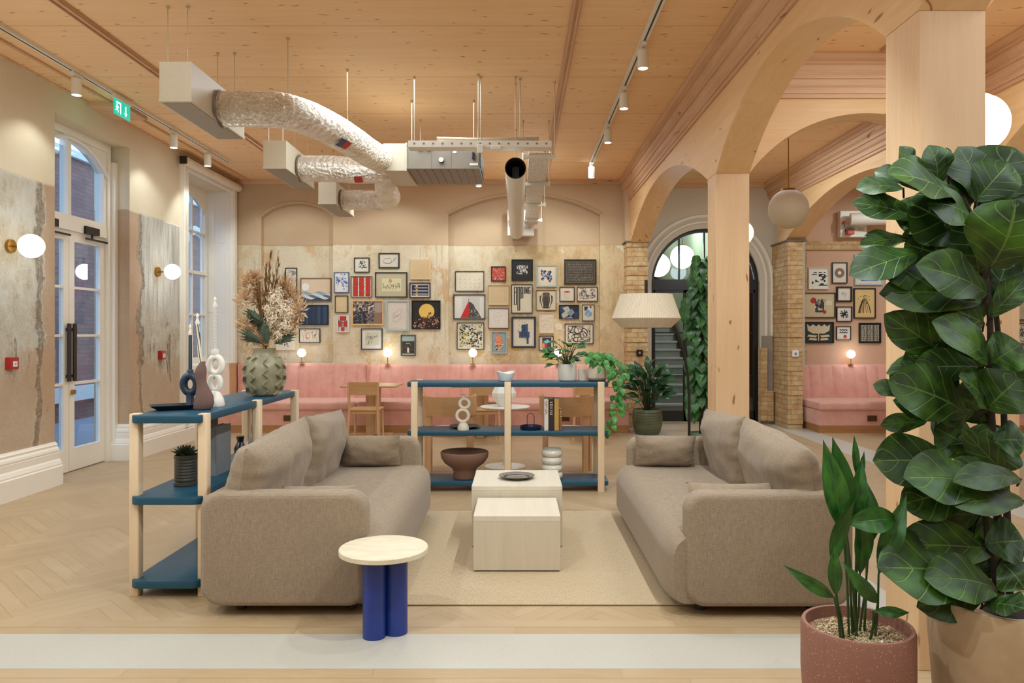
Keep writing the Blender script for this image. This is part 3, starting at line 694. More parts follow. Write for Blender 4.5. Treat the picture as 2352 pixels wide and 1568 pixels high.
# ================================================================== FURNITURE
# rug
t = thing('rug', 'woven jute rug with paler bands under the coffee tables', 'rug', (.04, 5.25, 0))
m = MB(); m.slab(2.06, 2.18, .01, .010, .004, Mloc(0, 0, .0065)); m.build('rug_pile', RUG, t)

# ---- sofas
def inflate(w, h, t, n=26, p=2.6, wr=0.006, seed=1, sag=0.0, ex=.5):
    """pillow in local XZ plane: width x, height z, thickness y; pinched corners"""
    m = MB(); vs = []; fs = []
    def side(s):
        o = len(vs)
        for j in range(n+1):
            for i in range(n+1):
                u = -1+2*i/n; v = -1+2*j/n
                e = (max(0, 1-abs(u)**p)**ex)*(max(0, 1-abs(v)**p)**ex)
                x = u*w/2*(1-.055*(1-v*v)*abs(u)**2); z = v*h/2*(1-.07*(1-u*u)*abs(v)**2) - sag*(1-u*u)*(v+1)/2
                q = noise.noise(Vector((u*2.2+seed*3, v*2.2, s*5)))*wr*2+abs(noise.noise(Vector((u*5+seed, v*1.4+u*3, s))))*-wr*1.6
                cr = math.exp(-((1-abs(u))*7))*math.sin(v*22+seed)*wr*.9
                vs.append((x, s*(t/2*e+(q+cr)*min(1, e*3)), z))
        for j in range(n):
            for i in range(n): a = o+j*(n+1)+i; fs.append((a, a+1, a+n+2, a+n+1))
    side(1); side(-1)
    m.add(vs, fs); return m
def place(m, M, off=None):
    m.v = [tuple(M @ Vector(v)) for v in m.v]; return m
def seam_loop(m, w, h, R, M, r=.006):
    m.tube([M @ Vector((x, y, 0)) for x, y in roundrect(w, h, R, 6)], r, 6, closed=True)
def build_sofa(s, label, loc):
    """s=+1: the back is towards +x ; origin on the floor, centre of the sofa. Local: y runs along the length"""
    t = thing('sofa', label, 'sofa', loc, group='taupe sofas facing each other')
    Lh = 1.135
    RY = Matrix.Rotation(PI/2, 4, 'X')
    # arms (slabs in XZ plane)
    for y, nm in ((-Lh+.075, 0), (Lh-.075, 1)):
        m = MB(); M = Matrix.Translation((s*.035, y, .345)) @ RY; m.slab(.87, .60, .10, .15, .035, M, 8, 5)
        m.build('armrest', LINEN, t, smooth=True, angle=1.2)
    for y in (-Lh+.022, Lh-.022):
        m = MB(); seam_loop(m, .835, .565, .09, Matrix.Translation((s*.035, y-.012*(1 if y < 0 else -1), .345)) @ RY, .005)
        m.build('piping', LINEN, t, smooth=True)
    # back frame
    m = MB(); M = Mloc(s*.44, 0, .335) @ Matrix.Rotation(PI/2, 4, 'Y'); m.slab(.56, 2*Lh-.10, .08, .12, .035, M, 8, 5); m.build('back_frame', LINEN, t, smooth=True, angle=1.2)
    # seat: one long block with a soft bulging front
    m = MB(); L = []
    prof = []
    for i in range(25):   # cross section in (x,z): front bulge
        a = i/24
        prof.append(a)
    def sect(k):
        pts = []
        x0, x1, z0, z1 = -.50, .40, .05, .425
        R = .13
        for i in range(9): a = -PI/2-PI/2*i/8; pts.append((x0+.07+.07*math.cos(a), z0+.07+.07*math.sin(a)))
        for i in range(9): a = PI-PI/2*i/8; pts.append((x0+R+(R+.0)*math.cos(a), z1-R+R*math.sin(a)))
        pts.append((x1, z1)); pts.append((x1, z0))
        return pts
    N = 40
    for k in range(N+1):
        y = -Lh+.15*0+.03+(2*Lh-.06)*k/N; e = min(1, (min(k, N-k)/4.0)); e = math.sin(e*PI/2)**.5 if e < 1 else 1
        L.append([(s*(x*(.93+.07*e)+(0.0)), y, .24+(z-.24)*(.96+.04*e)+(.008*math.cos((k/N-.5)*3) if z > .35 else 0)) for x, z in sect(k)])
    # keep seat between the arms at the rear, but spreading in front of them
    m.loops(L); m.build('seat', LINEN, t, smooth=True, angle=1.0)
    # back cushions
    for k, y in enumerate((-.54, .52)):
        c = inflate(1.10, .60, .30, 30, 3.2, .011, 3+k+s, .0)
        M = Mloc(s*.30, y, .605) @ Matrix.Rotation(-s*PI/2, 4, 'Z') @ Matrix.Rotation(.20, 4, 'X') @ Matrix.Rotation(.06 if (k == 0) == (s > 0) else -.05, 4, 'Y')
        place(c, M); c.build('back_cushion', LINEN, t, smooth=True, angle=1.4)
    for x, y in ((-.3, -1.0), (-.3, 1.0), (.3, -1.0), (.3, 1.0)):
        m = MB(); m.cyl((s*x, y, 0), (s*x, y, .06), .03, 12); m.build('foot', BLACK, t)
    return t
build_sofa(-1, 'taupe linen sofa in front of the shelf with dried flowers, its back to the windows', (-1.20, 5.115, .0115))
build_sofa(1, 'taupe linen sofa beside the leafy plants, its back to the timber posts', (1.287, 5.105, .0115))
def cushion(label, loc, w, h, tk, rx, rz, seed):
    t = thing('cushion', label, 'cushion', loc, rz, 'small taupe cushions on the sofas')
    c = inflate(w, h, tk*1.1, 24, 2.3, .006, seed, 0, .72); place(c, Matrix.Rotation(rx, 4, 'X')); c.build('cushion_cover', LINEN, t, smooth=True, angle=1.4)
cushion('taupe cushion leaning on the far arm of the sofa by the dried flower shelf', (-1.165, 5.985, .565), .47, .27, .15, .28, .05, 1)
cushion('taupe cushion half hidden inside the near arm of the sofa by the side table', (-1.15, 4.29, .52), .42, .27, .13, -.75, .06, 2)
cushion('taupe cushion leaning on the far arm of the sofa by the floor lamp', (1.16, 5.985, .565), .48, .27, .15, .28, -.05, 5)
cushion('taupe cushion half hidden inside the near arm of the sofa beside the leafy plants', (1.215, 4.28, .525), .50, .28, .13, -.6, -.03, 7)

# ---- coffee tables
TRAV = wood('washed_oak_travertine', '#c4b59b', '#d6cab4', 'z', rough=.4, scale=1.2, c3='#cdbfa8')
TRAVY = wood('washed_oak_top', '#cfc2ab', '#ded3c0', 'y', rough=.4, scale=1.2, c3='#d5c9b4')
def block(label, x0, x1, y0, y1, h):
    cx, cy = (x0+x1)/2, (y0+y1)/2; t = thing('coffee_table', label, 'coffee table', (cx, cy, 0), group='nested washed oak block tables'); a, b = (x1-x0)/2, (y1-y0)/2; z0 = .012
    m = MB(); m.rbox(-a, a, -b, b, h-.035, h, .0025, 1); m.build('table_top', TRAVY, t)
    for nm, q in (('front_panel', (-a, a, -b, -b+.03)), ('back_panel', (-a, a, b-.03, b)), ('side_panel', (-a, -a+.03, -b+.03, b-.03)), ('side_panel', (a-.03, a, -b+.03, b-.03))):
        m = MB(); m.rbox(*q, z0+.008, h-.035, .0015, 1); m.build(nm, TRAV, t)
    m = MB(); m.box(-a+.01, a-.01, -b+.01, b-.01, z0-.001, z0+.012); m.build('plinth', BLACK, t)  # black base strip stands in for the shadow gap below the panels
block('taller pale oak block coffee table with a dark plate on it', -.323, .307, 5.26, 5.87, .437)
block('lower pale oak block coffee table nested in front of the taller one', -.279, .264, 4.72, 5.24, .36)
def spiral_plate_mat():
    t = NT('speckled_plate'); t.set(Roughness=.25); o = t.xyz(); r = t.math('SQRT', t.math('ADD', t.math('MULTIPLY', o[0], o[0]), t.math('MULTIPLY', o[1], o[1])))
    w = t.math('SINE', t.math('MULTIPLY', r, 620)); ang = t.math('SINE', t.math('MULTIPLY', t.math('ARCTAN2', o[1], o[0]), 46))
    k = t.ramp(t.math('MULTIPLY', w, ang), [(0.0, 0.0), (0.25, 1.0)]); t.col(t.mix(k, '#37322c', '#b4aa9a')); return t.m
t = thing('plate', 'dark speckled round plate on the taller coffee table', 'plate', (-.01, 5.54, .437))
m = MB(); m.lathe([(.001, .0), (.07, 0), (.085, .004), (.128, .022), (.131, .025), (.126, .026), (.083, .010), (.001, .008)], n=48, cap0=True); m.build('dish', spiral_plate_mat(), t, smooth=True)
m = MB(); m.lathe([(.05, -.0), (.07, .0), (.132, .0235), (.129, .0245), (.05, .001)], n=48, cap0=False, cap1=False); m.build('rim', flat('#241f1b', .3), t, smooth=True)

# ---- round side table
def trav():
    t = NT('travertine'); t.set(Roughness=.45); v = t.coord((1, 4, 1), rot=(0, 0, .5)); nz = t.noise(v, 7, 6, .6, .5)
    col = t.ramp(nz, [(.3, '#cfc0a0'), (.7, '#e2d7c0')]); pit = t.ramp(t.noise(t.coord((1, 5, 5), rot=(0, 0, .5)), 40, 3), [(.68, 0.0), (.74, .6)]); t.col(t.mix(pit, col, '#a98d62')); return t.m
t = thing('side_table', 'round travertine side table on cobalt blue tube legs', 'side table', (-.672, 3.79, 0))
m = MB(); m.lathe([(.001, .400), (.205, .400), (.221, .405), (.221, .426), (.217, .430), (.001, .430)], n=64); m.build('table_top', trav(), t, smooth=True)
for x, y in ((-.037, -.052), (.062, -.002), (-.031, .062)):
    m = MB(); m.lathe([(.053, 0), (.057, .003), (.057, .400)], (x, y, 0), 40); m.build('leg', COBALT, t, smooth=True)

# ---- shelf units
def shelf_unit(label, loc, rz):
    t = thing('shelf_unit', label, 'shelf', loc, rz, 'teal and ash three tier shelves')
    for z in (1.033, .572, .100):
        m = MB(); m.slab(1.91, .405, .055, .044, .005, Mloc(0, 0, z-.022), 6, 2); m.build('shelf_board', TEAL, t, smooth=True, angle=.5)
    for x in (-.88, 0, .88):
        for y in (-.195, .195):
            m = MB(); m.slab(.062, .055, .009, 1.038, .003, Mloc(x, y, .519), 4, 2); m.build('leg', ASH, t, smooth=True, angle=.5)
    return t
shelf_unit('low teal shelf with pale wood legs behind the coffee tables', (-.098, 7.345, 0), 0)
shelf_unit('low teal shelf with pale wood legs behind the sofa, holding the dried flowers', (-1.995, 5.225, 0), PI/2)

# ---- banquettes
def bench(label, x0, x1, y0, sections, loc, top, bevel=0):
    t = thing('banquette', label, 'bench seat', loc, group='pink velvet channelled banquettes')
    lx = lambda x: x-loc[0]
    for a, b, tp in sections:
        n = max(1, round((b-a)/.185)); w_ = (b-a)/n; m = MB()
        L = []
        # channelled back: cross section over x with grooves, swept up with lean
        pts = []
        for i in range(n):
            for k in range(7):
                u = k/6; xx = a+(i+u)*w_; bul = .022*(1-abs(2*u-1)**4); pts.append((xx, bul))
        rows = [(.42, .0, 1), (.46, .0, 1), (.7, .05, 1), (tp-.05, .115, 1), (tp-.02, .125, .8), (tp, .15, .3), (tp+.004, .2, 0)]
        vs = []; fs = []; nn = len(pts)
        for z, ly, kb in rows: vs += [(lx(x), .80+ly-b_*kb, z) for x, b_ in pts]
        vs += [(lx(x), .95, tp) for x, b_ in pts]; vs += [(lx(x), .95, .42) for x, b_ in pts]
        R = len(rows)+2
        for r in range(R-1):
            for i in range(nn-1): fs.append((r*nn+i, r*nn+i+1, (r+1)*nn+i+1, (r+1)*nn+i))
        m.add(vs, fs); m.box(lx(a)+.001, lx(a)+.004, .83, .945, .42, tp-.01); m.box(lx(b)-.004, lx(b)-.001, .83, .945, .42, tp-.01)
        m.build('backrest', VELVET, t, smooth=True, angle=1.0)
        m = MB(); m.rbox(lx(a)+.002, lx(b)-.002, 0.0, .86, .335, .462, .035, 5); m.build('seat_cushion', VELVET, t, smooth=True, angle=.9)
    m = MB(); m.box(lx(x0), lx(x1), .03, .92, .115, .335); m.build('seat_box', VELVET, t)
    m = MB(); m.box(lx(x0)-.0, lx(x1)+.0, .02, .92, 0, .115); m.build('plinth', BENCH, t)
    return t
b1 = bench('long pink velvet banquette under the picture wall of the lounge', -4.55, 1.66, 11.33, ((-4.5, -2.42, 1.01), (-2.42, 1.66, .985)), (-1.4, 11.33, 0), 1)
b2 = bench('pink velvet banquette in the right bay beyond the brick pier', 4.50, 8.2, 11.3, ((4.5, 8.2, .985),), (6.35, 11.30, 0), 1)
m = MB(); m.box(-3.15, -3.12, .60, .97, .42, 1.02); m.build('end_panel', OAK, b1)
# power sockets in the bench fronts
SOCK = flat('#5c4428', .3, metal=.6)
for px, parent, by in ((661, b1, 11.33), (1297, b1, 11.33), (2005, b2, 11.3)):
    x = X_(px, by); m = MB(); m.rbox(x-.07-parent.location.x, x+.07-parent.location.x, .012, .034, .18, .265, .006, 2); o = m.build('power_socket', SOCK, parent, label='bronze double power socket')
    m = MB()
    for q in (-.035, .035):
        m.box(x+q-.012-parent.location.x, x+q-.006-parent.location.x, .010, .014, .21, .222); m.box(x+q+.006-parent.location.x, x+q+.012-parent.location.x, .010, .014, .21, .222); m.box(x+q-.003-parent.location.x, x+q+.003-parent.location.x, .010, .014, .232, .246)
    m.build('socket_holes', BLACK, o)

# globe lamps standing on the banquette tops
def bench_lamp(label, px, Y, zt, py):
    x = X_(px, Y); zc = Z_(py, Y); t = thing('globe_lamp', label, 'table lamp', (x, Y, zt), group='small globe lamps on the banquette backs')
    m = MB(); m.lathe([(.04, 0), (.042, .01), (.02, .014)], n=20); m.cyl((0, 0, 0), (0, 0, zc-zt-.05), .006, 8); m.build('stem', BRASS, t, smooth=True)
    m = MB(); m.sphere((0, 0, zc-zt), .068, 24); m.build('globe', GLOBE, t, smooth=True)
    light('globe_and_fill_glow', 'POINT', (x, Y-.12, zc), 2.2, WARM2, .07)
for i, (px, lab) in enumerate(((693, 'leftmost globe lamp on the banquette, right of the dried flowers'), (890.5, 'globe lamp on the banquette below the pale blue framed curl drawing'), (1086, 'globe lamp on the banquette below the yellow and black speckled picture'), (1282, 'globe lamp on the banquette half hidden behind the potted plant on the shelf'))):
    bench_lamp(lab, px, 12.21, 1.012 if i == 0 else .988, 810)
bench_lamp('globe lamp on the banquette of the right bay', 1954.5, 12.20, .988, 813)

# ---- bistro tables at the banquette
def bistro(label, x, y, z, w, dd):
    t = thing('bistro_table', label, 'table', (x, y, 0), group='square oak tables at the banquette')
    m = MB(); m.rbox(-w/2, w/2, -dd/2, dd/2, .725, .75, .01, 2); m.build('table_top', OAKX, t)
    m = MB(); m.rbox(-.09, .05, -.05, .05, .03, .725, .006, 2); m.rbox(.05, .11, -.09, .09, .03, .725, .006, 2); m.build('pedestal', OAK, t)
    m = MB(); m.rbox(-.30, .30, -.05, .05, 0, .045, .01, 2); m.rbox(-.05, .05, -.30, .30, 0, .044, .01, 2); m.build('foot', OAKX, t)
    return t
bistro('square oak table behind the slim oak chair left of the shelf', X_(858, 11.1), 11.02, 0, .80, .70)
bistro('square oak table behind the ring vase, seen under the shelf top', X_(1105, 11.1), 11.02, 0, .80, .70)
bistro('square oak table behind the books on the shelf', X_(1345, 11.1), 11.02, 0, .80, .70)
bistro('oak table at the banquette of the right bay, mostly behind the big post', X_(2085, 11.1), 10.95, 0, .80, .70)
# ---- slim chairs
def slim_chair(label, x, y, rz):
    t = thing('dining_chair', label, 'chair', (x, y, 0), rz, 'slim oak dining chairs')
    m = MB(); m.slab(.43, .42, .05, .022, .008, Mloc(0, 0, .455), 5, 2); m.build('seat', OAKX, t, smooth=True, angle=.6)
    m = MB(); m.box(-.19, .19, -.185, -.165, .40, .445); m.box(-.19, .19, .165, .185, .40, .445); m.box(-.185, -.165, -.18, .18, .40, .445); m.box(.165, .185, -.18, .18, .40, .445); m.build('seat_frame', OAKX, t)
    for s in (-1, 1):
        m = MB(); m.tube([(s*.215, -.225, 0), (s*.19, -.19, .45), (s*.20, -.225, .83)], [.016, .019, .016], 10); m.build('leg', OAK, t, smooth=True)
        m = MB(); m.tube([(s*.20, .19, 0), (s*.185, .18, .44)], [.015, .018], 10); m.build('leg', OAK, t, smooth=True)
    m = MB(); L = []
    for i in range(13):
        a = -1+2*i/12; yy = -.215-.03*(1-a*a)
        L.append([(a*.20, yy-.009, .66), (a*.20, yy+.009, .66), (a*.20, yy+.007, .835), (a*.20, yy-.011, .835)])
    m.loops(L); m.build('backrest', OAKX, t, smooth=True, angle=.5)
slim_chair('slim oak dining chair with its back to us between the sofa and the banquette', X_(843, 10.5), 10.45, 0)
slim_chair('slim oak dining chair behind the round white table', X_(1110, 10.45), 10.40, .15)
slim_chair('slim oak dining chair right of the books, seen through the shelf', X_(1352, 10.45), 10.40, -.1)
# ---- tub chairs
def tub_chair(label, x, y, rz):
    t = thing('tub_chair', label, 'chair', (x, y, 0), rz, 'curved oak tub chairs with pink seats')
    m = MB(); L = []; R = .285
    for i in range(25):
        a = math.radians(-200+220*i/24)   # open to +y
        c, s_ = math.cos(a), math.sin(a)
        L.append([((R-.010)*c, (R-.010)*s_, .62), ((R+.010)*c, (R+.010)*s_, .62), ((R+.010)*c, (R+.010)*s_, .825), ((R-.010)*c, (R-.010)*s_, .825)])
    m.loops(L); m.build('backrest', OAKX, t, smooth=True, angle=.5)
    for a in (215, 325, 20, 160):
        c, s_ = math.cos(math.radians(a)), math.sin(math.radians(a)); m = MB(); M = Mloc(c*(R-.025), s_*(R-.025), .35 if a > 200 else .35, rz=math.radians(a)+PI/2)
        m.slab(.085, .028, .008, .70, .004, M, 3, 1); m.build('leg', OAK, t, smooth=True, angle=.5)
    m = MB(); m.lathe([(.001, .40), (.25, .40), (.262, .41), (.262, .425), (.001, .425)], n=36); m.build('seat_base', OAKX, t, smooth=True)
    m = MB(); m.lathe([(.001, .425), (.235, .425), (.25, .44), (.245, .465), (.2, .478), (.001, .482)], n=36); m.build('seat_cushion', VELVET, t, smooth=True)
tub_chair('curved oak tub chair with pink seat, left of the round white table', X_(1031, 8.15), 8.22, .1)
tub_chair('curved oak tub chair with pink seat, behind the books and stacked ring vase', X_(1302, 8.15), 8.22, -.15)
t = thing('cafe_table', 'round white pedestal table holding a faceted white vase', 'table', (X_(1160, 8.5), 8.5, 0))
m = MB(); m.lathe([(.001, .655), (.262, .655), (.282, .668), (.282, .675), (.001, .678)], n=48); m.build('table_top', flat('#e6dfd2', .4), t, smooth=True)
m = MB(); m.lathe([(.03, .012), (.022, .05), (.02, .6), (.03, .655)], n=20); m.build('pedestal', flat('#ddd4c6', .4), t, smooth=True)
m = MB(); m.lathe([(.001, 0), (.23, 0), (.23, .008), (.06, .018), (.001, .02)], n=40); m.build('base', flat('#ddd4c6', .4), t, smooth=True)
# faceted vase
t = thing('faceted_vase', 'white faceted vase on the round white table', 'vase', (X_(1157, 8.5), 8.5, .678))
CW = flat('#ebe6da', .4, var=.01); m = MB(); m.lathe([(.062, 0), (.135, .115), (.14, .15), (.115, .20), (.075, .27), (.07, .27), (.06, .26), (.05, .2)], n=9); m.build('vase_body', CW, t)

# ---- floor lamp
t = thing('floor_lamp', 'black arched floor lamp with a pleated cream shade behind the right sofa', 'floor lamp', (X_(1583, 6.6), 6.6, 0))
m = MB(); m.lathe([(.001, 0), (.14, 0), (.14, .012), (.02, .018)], n=36); m.build('base', BLACK, t, smooth=True)
sx = X_(1484, 6.6)-X_(1583, 6.6)
pts = [(0, 0, .01), (0, 0, .55), (0, 0, .95), (-.015, 0, 1.15), (-.05, 0, 1.35), (-.11, 0, 1.52), (-.19, 0, 1.67), (-.28, 0, 1.78), (sx+.0, 0, 1.83)]
m = MB(); m.tube(pts, .012, 10); m.cyl((sx, 0, 1.74), (sx, 0, 1.96), .014, 12); m.build('pole', BLACK, t, smooth=True)
def pleat(name):
    q = NT(name); q.set(Roughness=.9); o = q.xyz(); a = q.math('SINE', q.math('MULTIPLY', q.math('ARCTAN2', q.math('SUBTRACT', o[1], 0), q.math('SUBTRACT', o[0], sx)), 120))
    q.col(q.ramp(a, [(0.0, '#d3c0a4'), (1.0, '#e6d8c0')])); q.bump(a, .6, .004)
    q.b.inputs['Emission Color'].default_value = (1, .8, .55, 1); q.b.inputs['Emission Strength'].default_value = 0.02; return q.m
m = MB(); m.lathe([(.225, 1.835), (.298, 1.625), (.215, 1.545)], (sx, 0, 0), 96, cap0=False, cap1=False); sh = m.build('lamp_shade', pleat('pleated_shade'), t)
sm = sh.modifiers.new('thick', 'SOLIDIFY'); sm.thickness = .004
m = MB(); m.lathe([(.035, 1.70), (.03, 1.76), (.015, 1.77)], (sx, 0, 0), 16); m.build('lamp_holder', BLACK, t, smooth=True)
m = MB()
for k in range(3): a = 2.1*k; m.cyl((sx, 0, 1.81), (sx+.226*math.cos(a), .226*math.sin(a), 1.832), .003, 6)
m.build('spider', BLACK, t)

# ---- pendants
def pendant(label, x, y, zc, r, mat, lit):
    t = thing('globe_pendant', label, 'pendant lamp', (x, y, H-.0), group='opal globe pendants')
    m = MB(); m.cyl((0, 0, 0), (0, 0, zc+r-H), .006, 8); m.lathe([(.05, -.03), (.05, 0)], n=20); m.cyl((0, 0, zc+r-H+.005), (0, 0, zc+r-H+.12), .010, 10); m.build('rod', BRASS, t, smooth=True)
    m = MB(); m.lathe([(.078*r/.21, -.008), (.07*r/.21, .006), (.01, .012)], (0, 0, zc+r-H), 24); m.build('cap', BRASS, t, smooth=True)
    m = MB(); m.sphere((0, 0, zc-H), r, 40); m.build('globe', mat, t, smooth=True)
    if lit: light('pendant_glow', 'POINT', (x, y, zc-r-.05), lit, WARM2, .15)
pendant('large lit globe pendant behind the big post, above the fiddle leaf fig', X_(2244, 5.45), 5.45, Z_(285, 5.45), .21, GLOBE, 18)
pendant('unlit cream globe pendant on a brass rod between the two arcades', X_(1811, 8.1), 8.1, Z_(480, 8.1), .21, GLOBED, 0)
pendant('lit globe pendant peeping out behind the middle post', X_(1702, 10.6), 10.6, Z_(535, 10.6), .17, GLOBE, 14)
pendant('lit globe pendant in the stair hall, right of the other one', X_(1567, 14.2), 14.2, Z_(590, 14.2), .22, GLOBE, 10)
pendant('lit globe pendant in the stair hall cut by the edge of the arched doorway', X_(1512, 13.8), 13.8, Z_(609, 13.8), .215, GLOBE, 0)

# ---- wall sconces
def sconce(label, px, py, r):
    # globe standing off the left wall
    Xg = XL+.20; Y = Xg*F/(px-VX); z = Z_(py, Y); t = thing('wall_sconce', label, 'wall lamp', (XL, Y, z), group='globe wall sconces')
    m = MB(); m.cyl((0, 0, 0), (.03, 0, 0), .06, 28); m.cyl((.03, 0, 0), (.11, 0, 0), .010, 10); m.build('bracket', BRASS, t, smooth=True, angle=.5)
    m = MB(); m.sphere((.20, 0, 0), r, 32); m.build('globe', GLOBE, t, smooth=True)
    light('sconce_glow', 'POINT', (XL+.42, Y, z), 11, WARM2, .1)
sconce('globe wall sconce on brass disc left of the double doors', 72, 565, .108); sconce('globe wall sconce on brass disc between the double doors and the window', 396, 624, .098)
RED = flat('#a3221c', .35)
for lab, px, py, Y in (('red fire call point left of the double doors', 26, 834, 1), ('red fire call point between the doors and the window', 371, 815, 1)):
    Y = (XL+.02)*F/(px-VX); z = Z_(py, Y); t = thing('fire_call_point', lab, 'fire alarm', (XL, Y, z), group='red fire call points')
    m = MB(); m.rbox(-.02, .055, -.055, .055, -.055, .055, .006, 2); m.build('housing', RED, t)
    m = MB(); m.box(.055, .058, -.028, .028, -.03, .018); m.build('press_panel', flat('#e9e3d8', .4), t)
    m = MB(); m.box(.058, .059, -.014, .014, -.004, .001); m.box(.058, .059, -.010, .010, -.014, -.010); m.build('marking', BLACK, t)
for lab, x, y, z, mt in (('black wall switch on the brick pier left of the arched doorway', X_(1469, 11.94), 11.94, Z_(810, 11.94), BLACK), ('white square switch on the brick pier by the right bay', X_(1827, 11.79), 11.79, Z_(812, 11.79), flat('#e8e6e2', .4))):
    t = thing('wall_switch', lab, 'switch', (x, y, z)); m = MB(); m.rbox(-.05, .05, -.012, .02, -.05, .05, .008, 2); m.build('plate', mt, t); m = MB(); m.rbox(-.018, .018, -.018, -.011, -.018, .018, .002, 1); m.build('button', flat('#8a8378', .4), t)

# ================================================================== CEILING SERVICES
def track(name, label, x, y0, y1):
    t = thing(name, label, 'track light rail', (x, (y0+y1)/2, H)); L = (y1-y0)/2
    m = MB(); m.box(-.028, .028, -L, L, -.032, 0); m.build('rail', WMET, t)
    m = MB(); m.box(-.007, .007, -L, L, -.034, -.031); m.build('slot', BLACK, t, label='dark slot')
track('track_rail', 'white lighting track along the ceiling above the window wall', -4.15, -1, 10.85)
track('track_rail', 'white lighting track along the ceiling beside the arcade cornice', 1.055, -1, 11.0)
SPROT = None
def spot(label, x, y, target, e, group, vis=True, size=1.9):
    global SPROT
    if vis:
        if SPROT is None:
            t = thing('track_spotlight', label, 'spotlight', (x, y, H-.034), group=group); SPROT = t
            m = MB(); m.rbox(-.02, .02, -.09, .09, -.03, 0, .004, 1); m.cyl((0, 0, -.03), (0, 0, -.06), .012, 10); m.build('adapter', WMET, t)
            m = MB(); m.lathe([(.001, -.05), (.042, -.05), (.046, -.055), (.046, -.205), (.040, -.205), (.038, -.19), (.001, -.19)], n=32); m.build('housing', WMET, t, smooth=True, angle=.5)
            m = MB(); m.lathe([(.001, -.2035), (.0395, -.2035), (.0395, -.195), (.001, -.195)], n=24); m.build('lens', SPOTE, t, label='glowing lens')
        else: dup(SPROT, (x, y, H-.034), 0, label, group)
    light('spot_beam', 'SPOT', (x, y, H-.25), e, WARM, .035, size, .5, target)
G1 = 'white track spotlights along the window wall'; G2 = 'white track spotlights beside the arcade'
spot('white track spotlight at the left edge of the photo', -4.15, 5.93, (-4.45, 6.1, 2.0), 22, G1)
spot('nearest fully visible white track spotlight on the window wall track', -4.15, 7.12, (-4.5, 7.1, 2.0), 28, G1)
spot('white track spotlight between the exit sign and the roller blind', -4.16, 9.15, (-4.5, 9.4, 2.0), 28, G1)
spot('farthest white track spotlight on the window wall track, in front of the blind', -4.16, 10.15, (-4.2, 11.0, 1.5), 50, G1)
for y in (1.0, 2.8, 4.6): spot('', -4.15, y, (-3.6, y+.3, .0), 130, '', False)
spot('nearest white track spotlight by the arcade, the largest one in view', 1.055, 6.4, (.3, 6.9, .4), 70, G2)
spot('second nearest white track spotlight by the arcade cornice', 1.055, 7.55, (.4, 8.6, .4), 70, G2)
spot('third white track spotlight by the arcade cornice', 1.055, 8.9, (.5, 11.5, .8), 80, G2)
spot('farthest white track spotlight by the arcade, near the back wall', 1.055, 10.9, (.9, 12.2, 1.2), 55, G2)
spot('lone white spotlight hanging just below the grey air unit', -.60, 11.55, (-.6, 12.3, 1.6), 45, 'lone spotlight')
for y, tg in ((1.0, (.2, 2.2, 0)), (2.6, (-.5, 3.8, 0)), (3.9, (1.0, 5.0, .4)), (5.2, (-.9, 5.2, .3))): spot('', 1.055, y, tg, 250 if y == 2.6 else 100, '', False)
for x, y, tg in ((-2.0, 11.0, (-2.1, 12.3, 1.7)), (-1.6, 1.6, (-1.0, 3.8, 0)), (-3.6, 11.0, (-3.6, 12.3, 1.7)), (6.0, 10.6, (5.6, 12.2, 1.6)), (.3, 10.9, (.2, 12.3, 1.7))): spot('', x, y, tg, 200 if y < 3 else 60, '', False)

# exit sign under the track
GRN = emit('exit_green', (0.0, .62, .45), .9); WGL = emit('exit_white', (.85, 1, .95), 1.4)
def exit_sign(label, x, y, z, rz=0, person=True):
    t = thing('exit_sign', label, 'exit sign', (x, y, z), rz)
    m = MB(); m.rbox(-.02, .02, -.17, .17, 0, .045, .004, 1); m.build('housing', WMET, t)
    m = MB(); m.box(-.005, .005, -.155, .155, -.155, 0); m.build('green_panel', GRN, t)
    m = MB(); X0 = .0055
    def q(pts): m.prism(pts, lambda a, b: (X0, a, b), lambda a, b: (X0+.001, a, b))
    q([(.055, -.03), (.075, -.03), (.075, -.10), (.095, -.10), (.065, -.135), (.035, -.10), (.055, -.10)])          # arrow down
    q([(-.12, -.02), (-.03, -.02), (-.03, -.135), (-.045, -.135), (-.045, -.035), (-.12, -.035)])                    # doorway
    q([(-.105+.011*math.cos(a), -.05+.011*math.sin(a)) for a in [2*PI*i/10 for i in range(10)]])                      # head
    q([(-.12, -.065), (-.09, -.062), (-.07, -.075), (-.074, -.083), (-.092, -.074), (-.098, -.09), (-.08, -.105), (-.083, -.13), (-.093, -.13), (-.092, -.11), (-.108, -.097), (-.12, -.115), (-.138, -.118), (-.137, -.108), (-.122, -.104), (-.113, -.08), (-.128, -.085), (-.134, -.08)])
    m.build('pictogram', WGL, t, label='white running figure, doorway and down arrow')
exit_sign('lit green exit sign with running figure hanging on the window wall track', -4.15+.03, 7.88, H-.075)
light('exit_glow', 'POINT', (-4.3, 7.9, 3.72), .4, (.2, 1, .7), .05)
exit_sign('small green exit sign seen edge-on beside the middle post', X_(1627, 11.6), 11.6, Z_(417, 11.6), -.22)

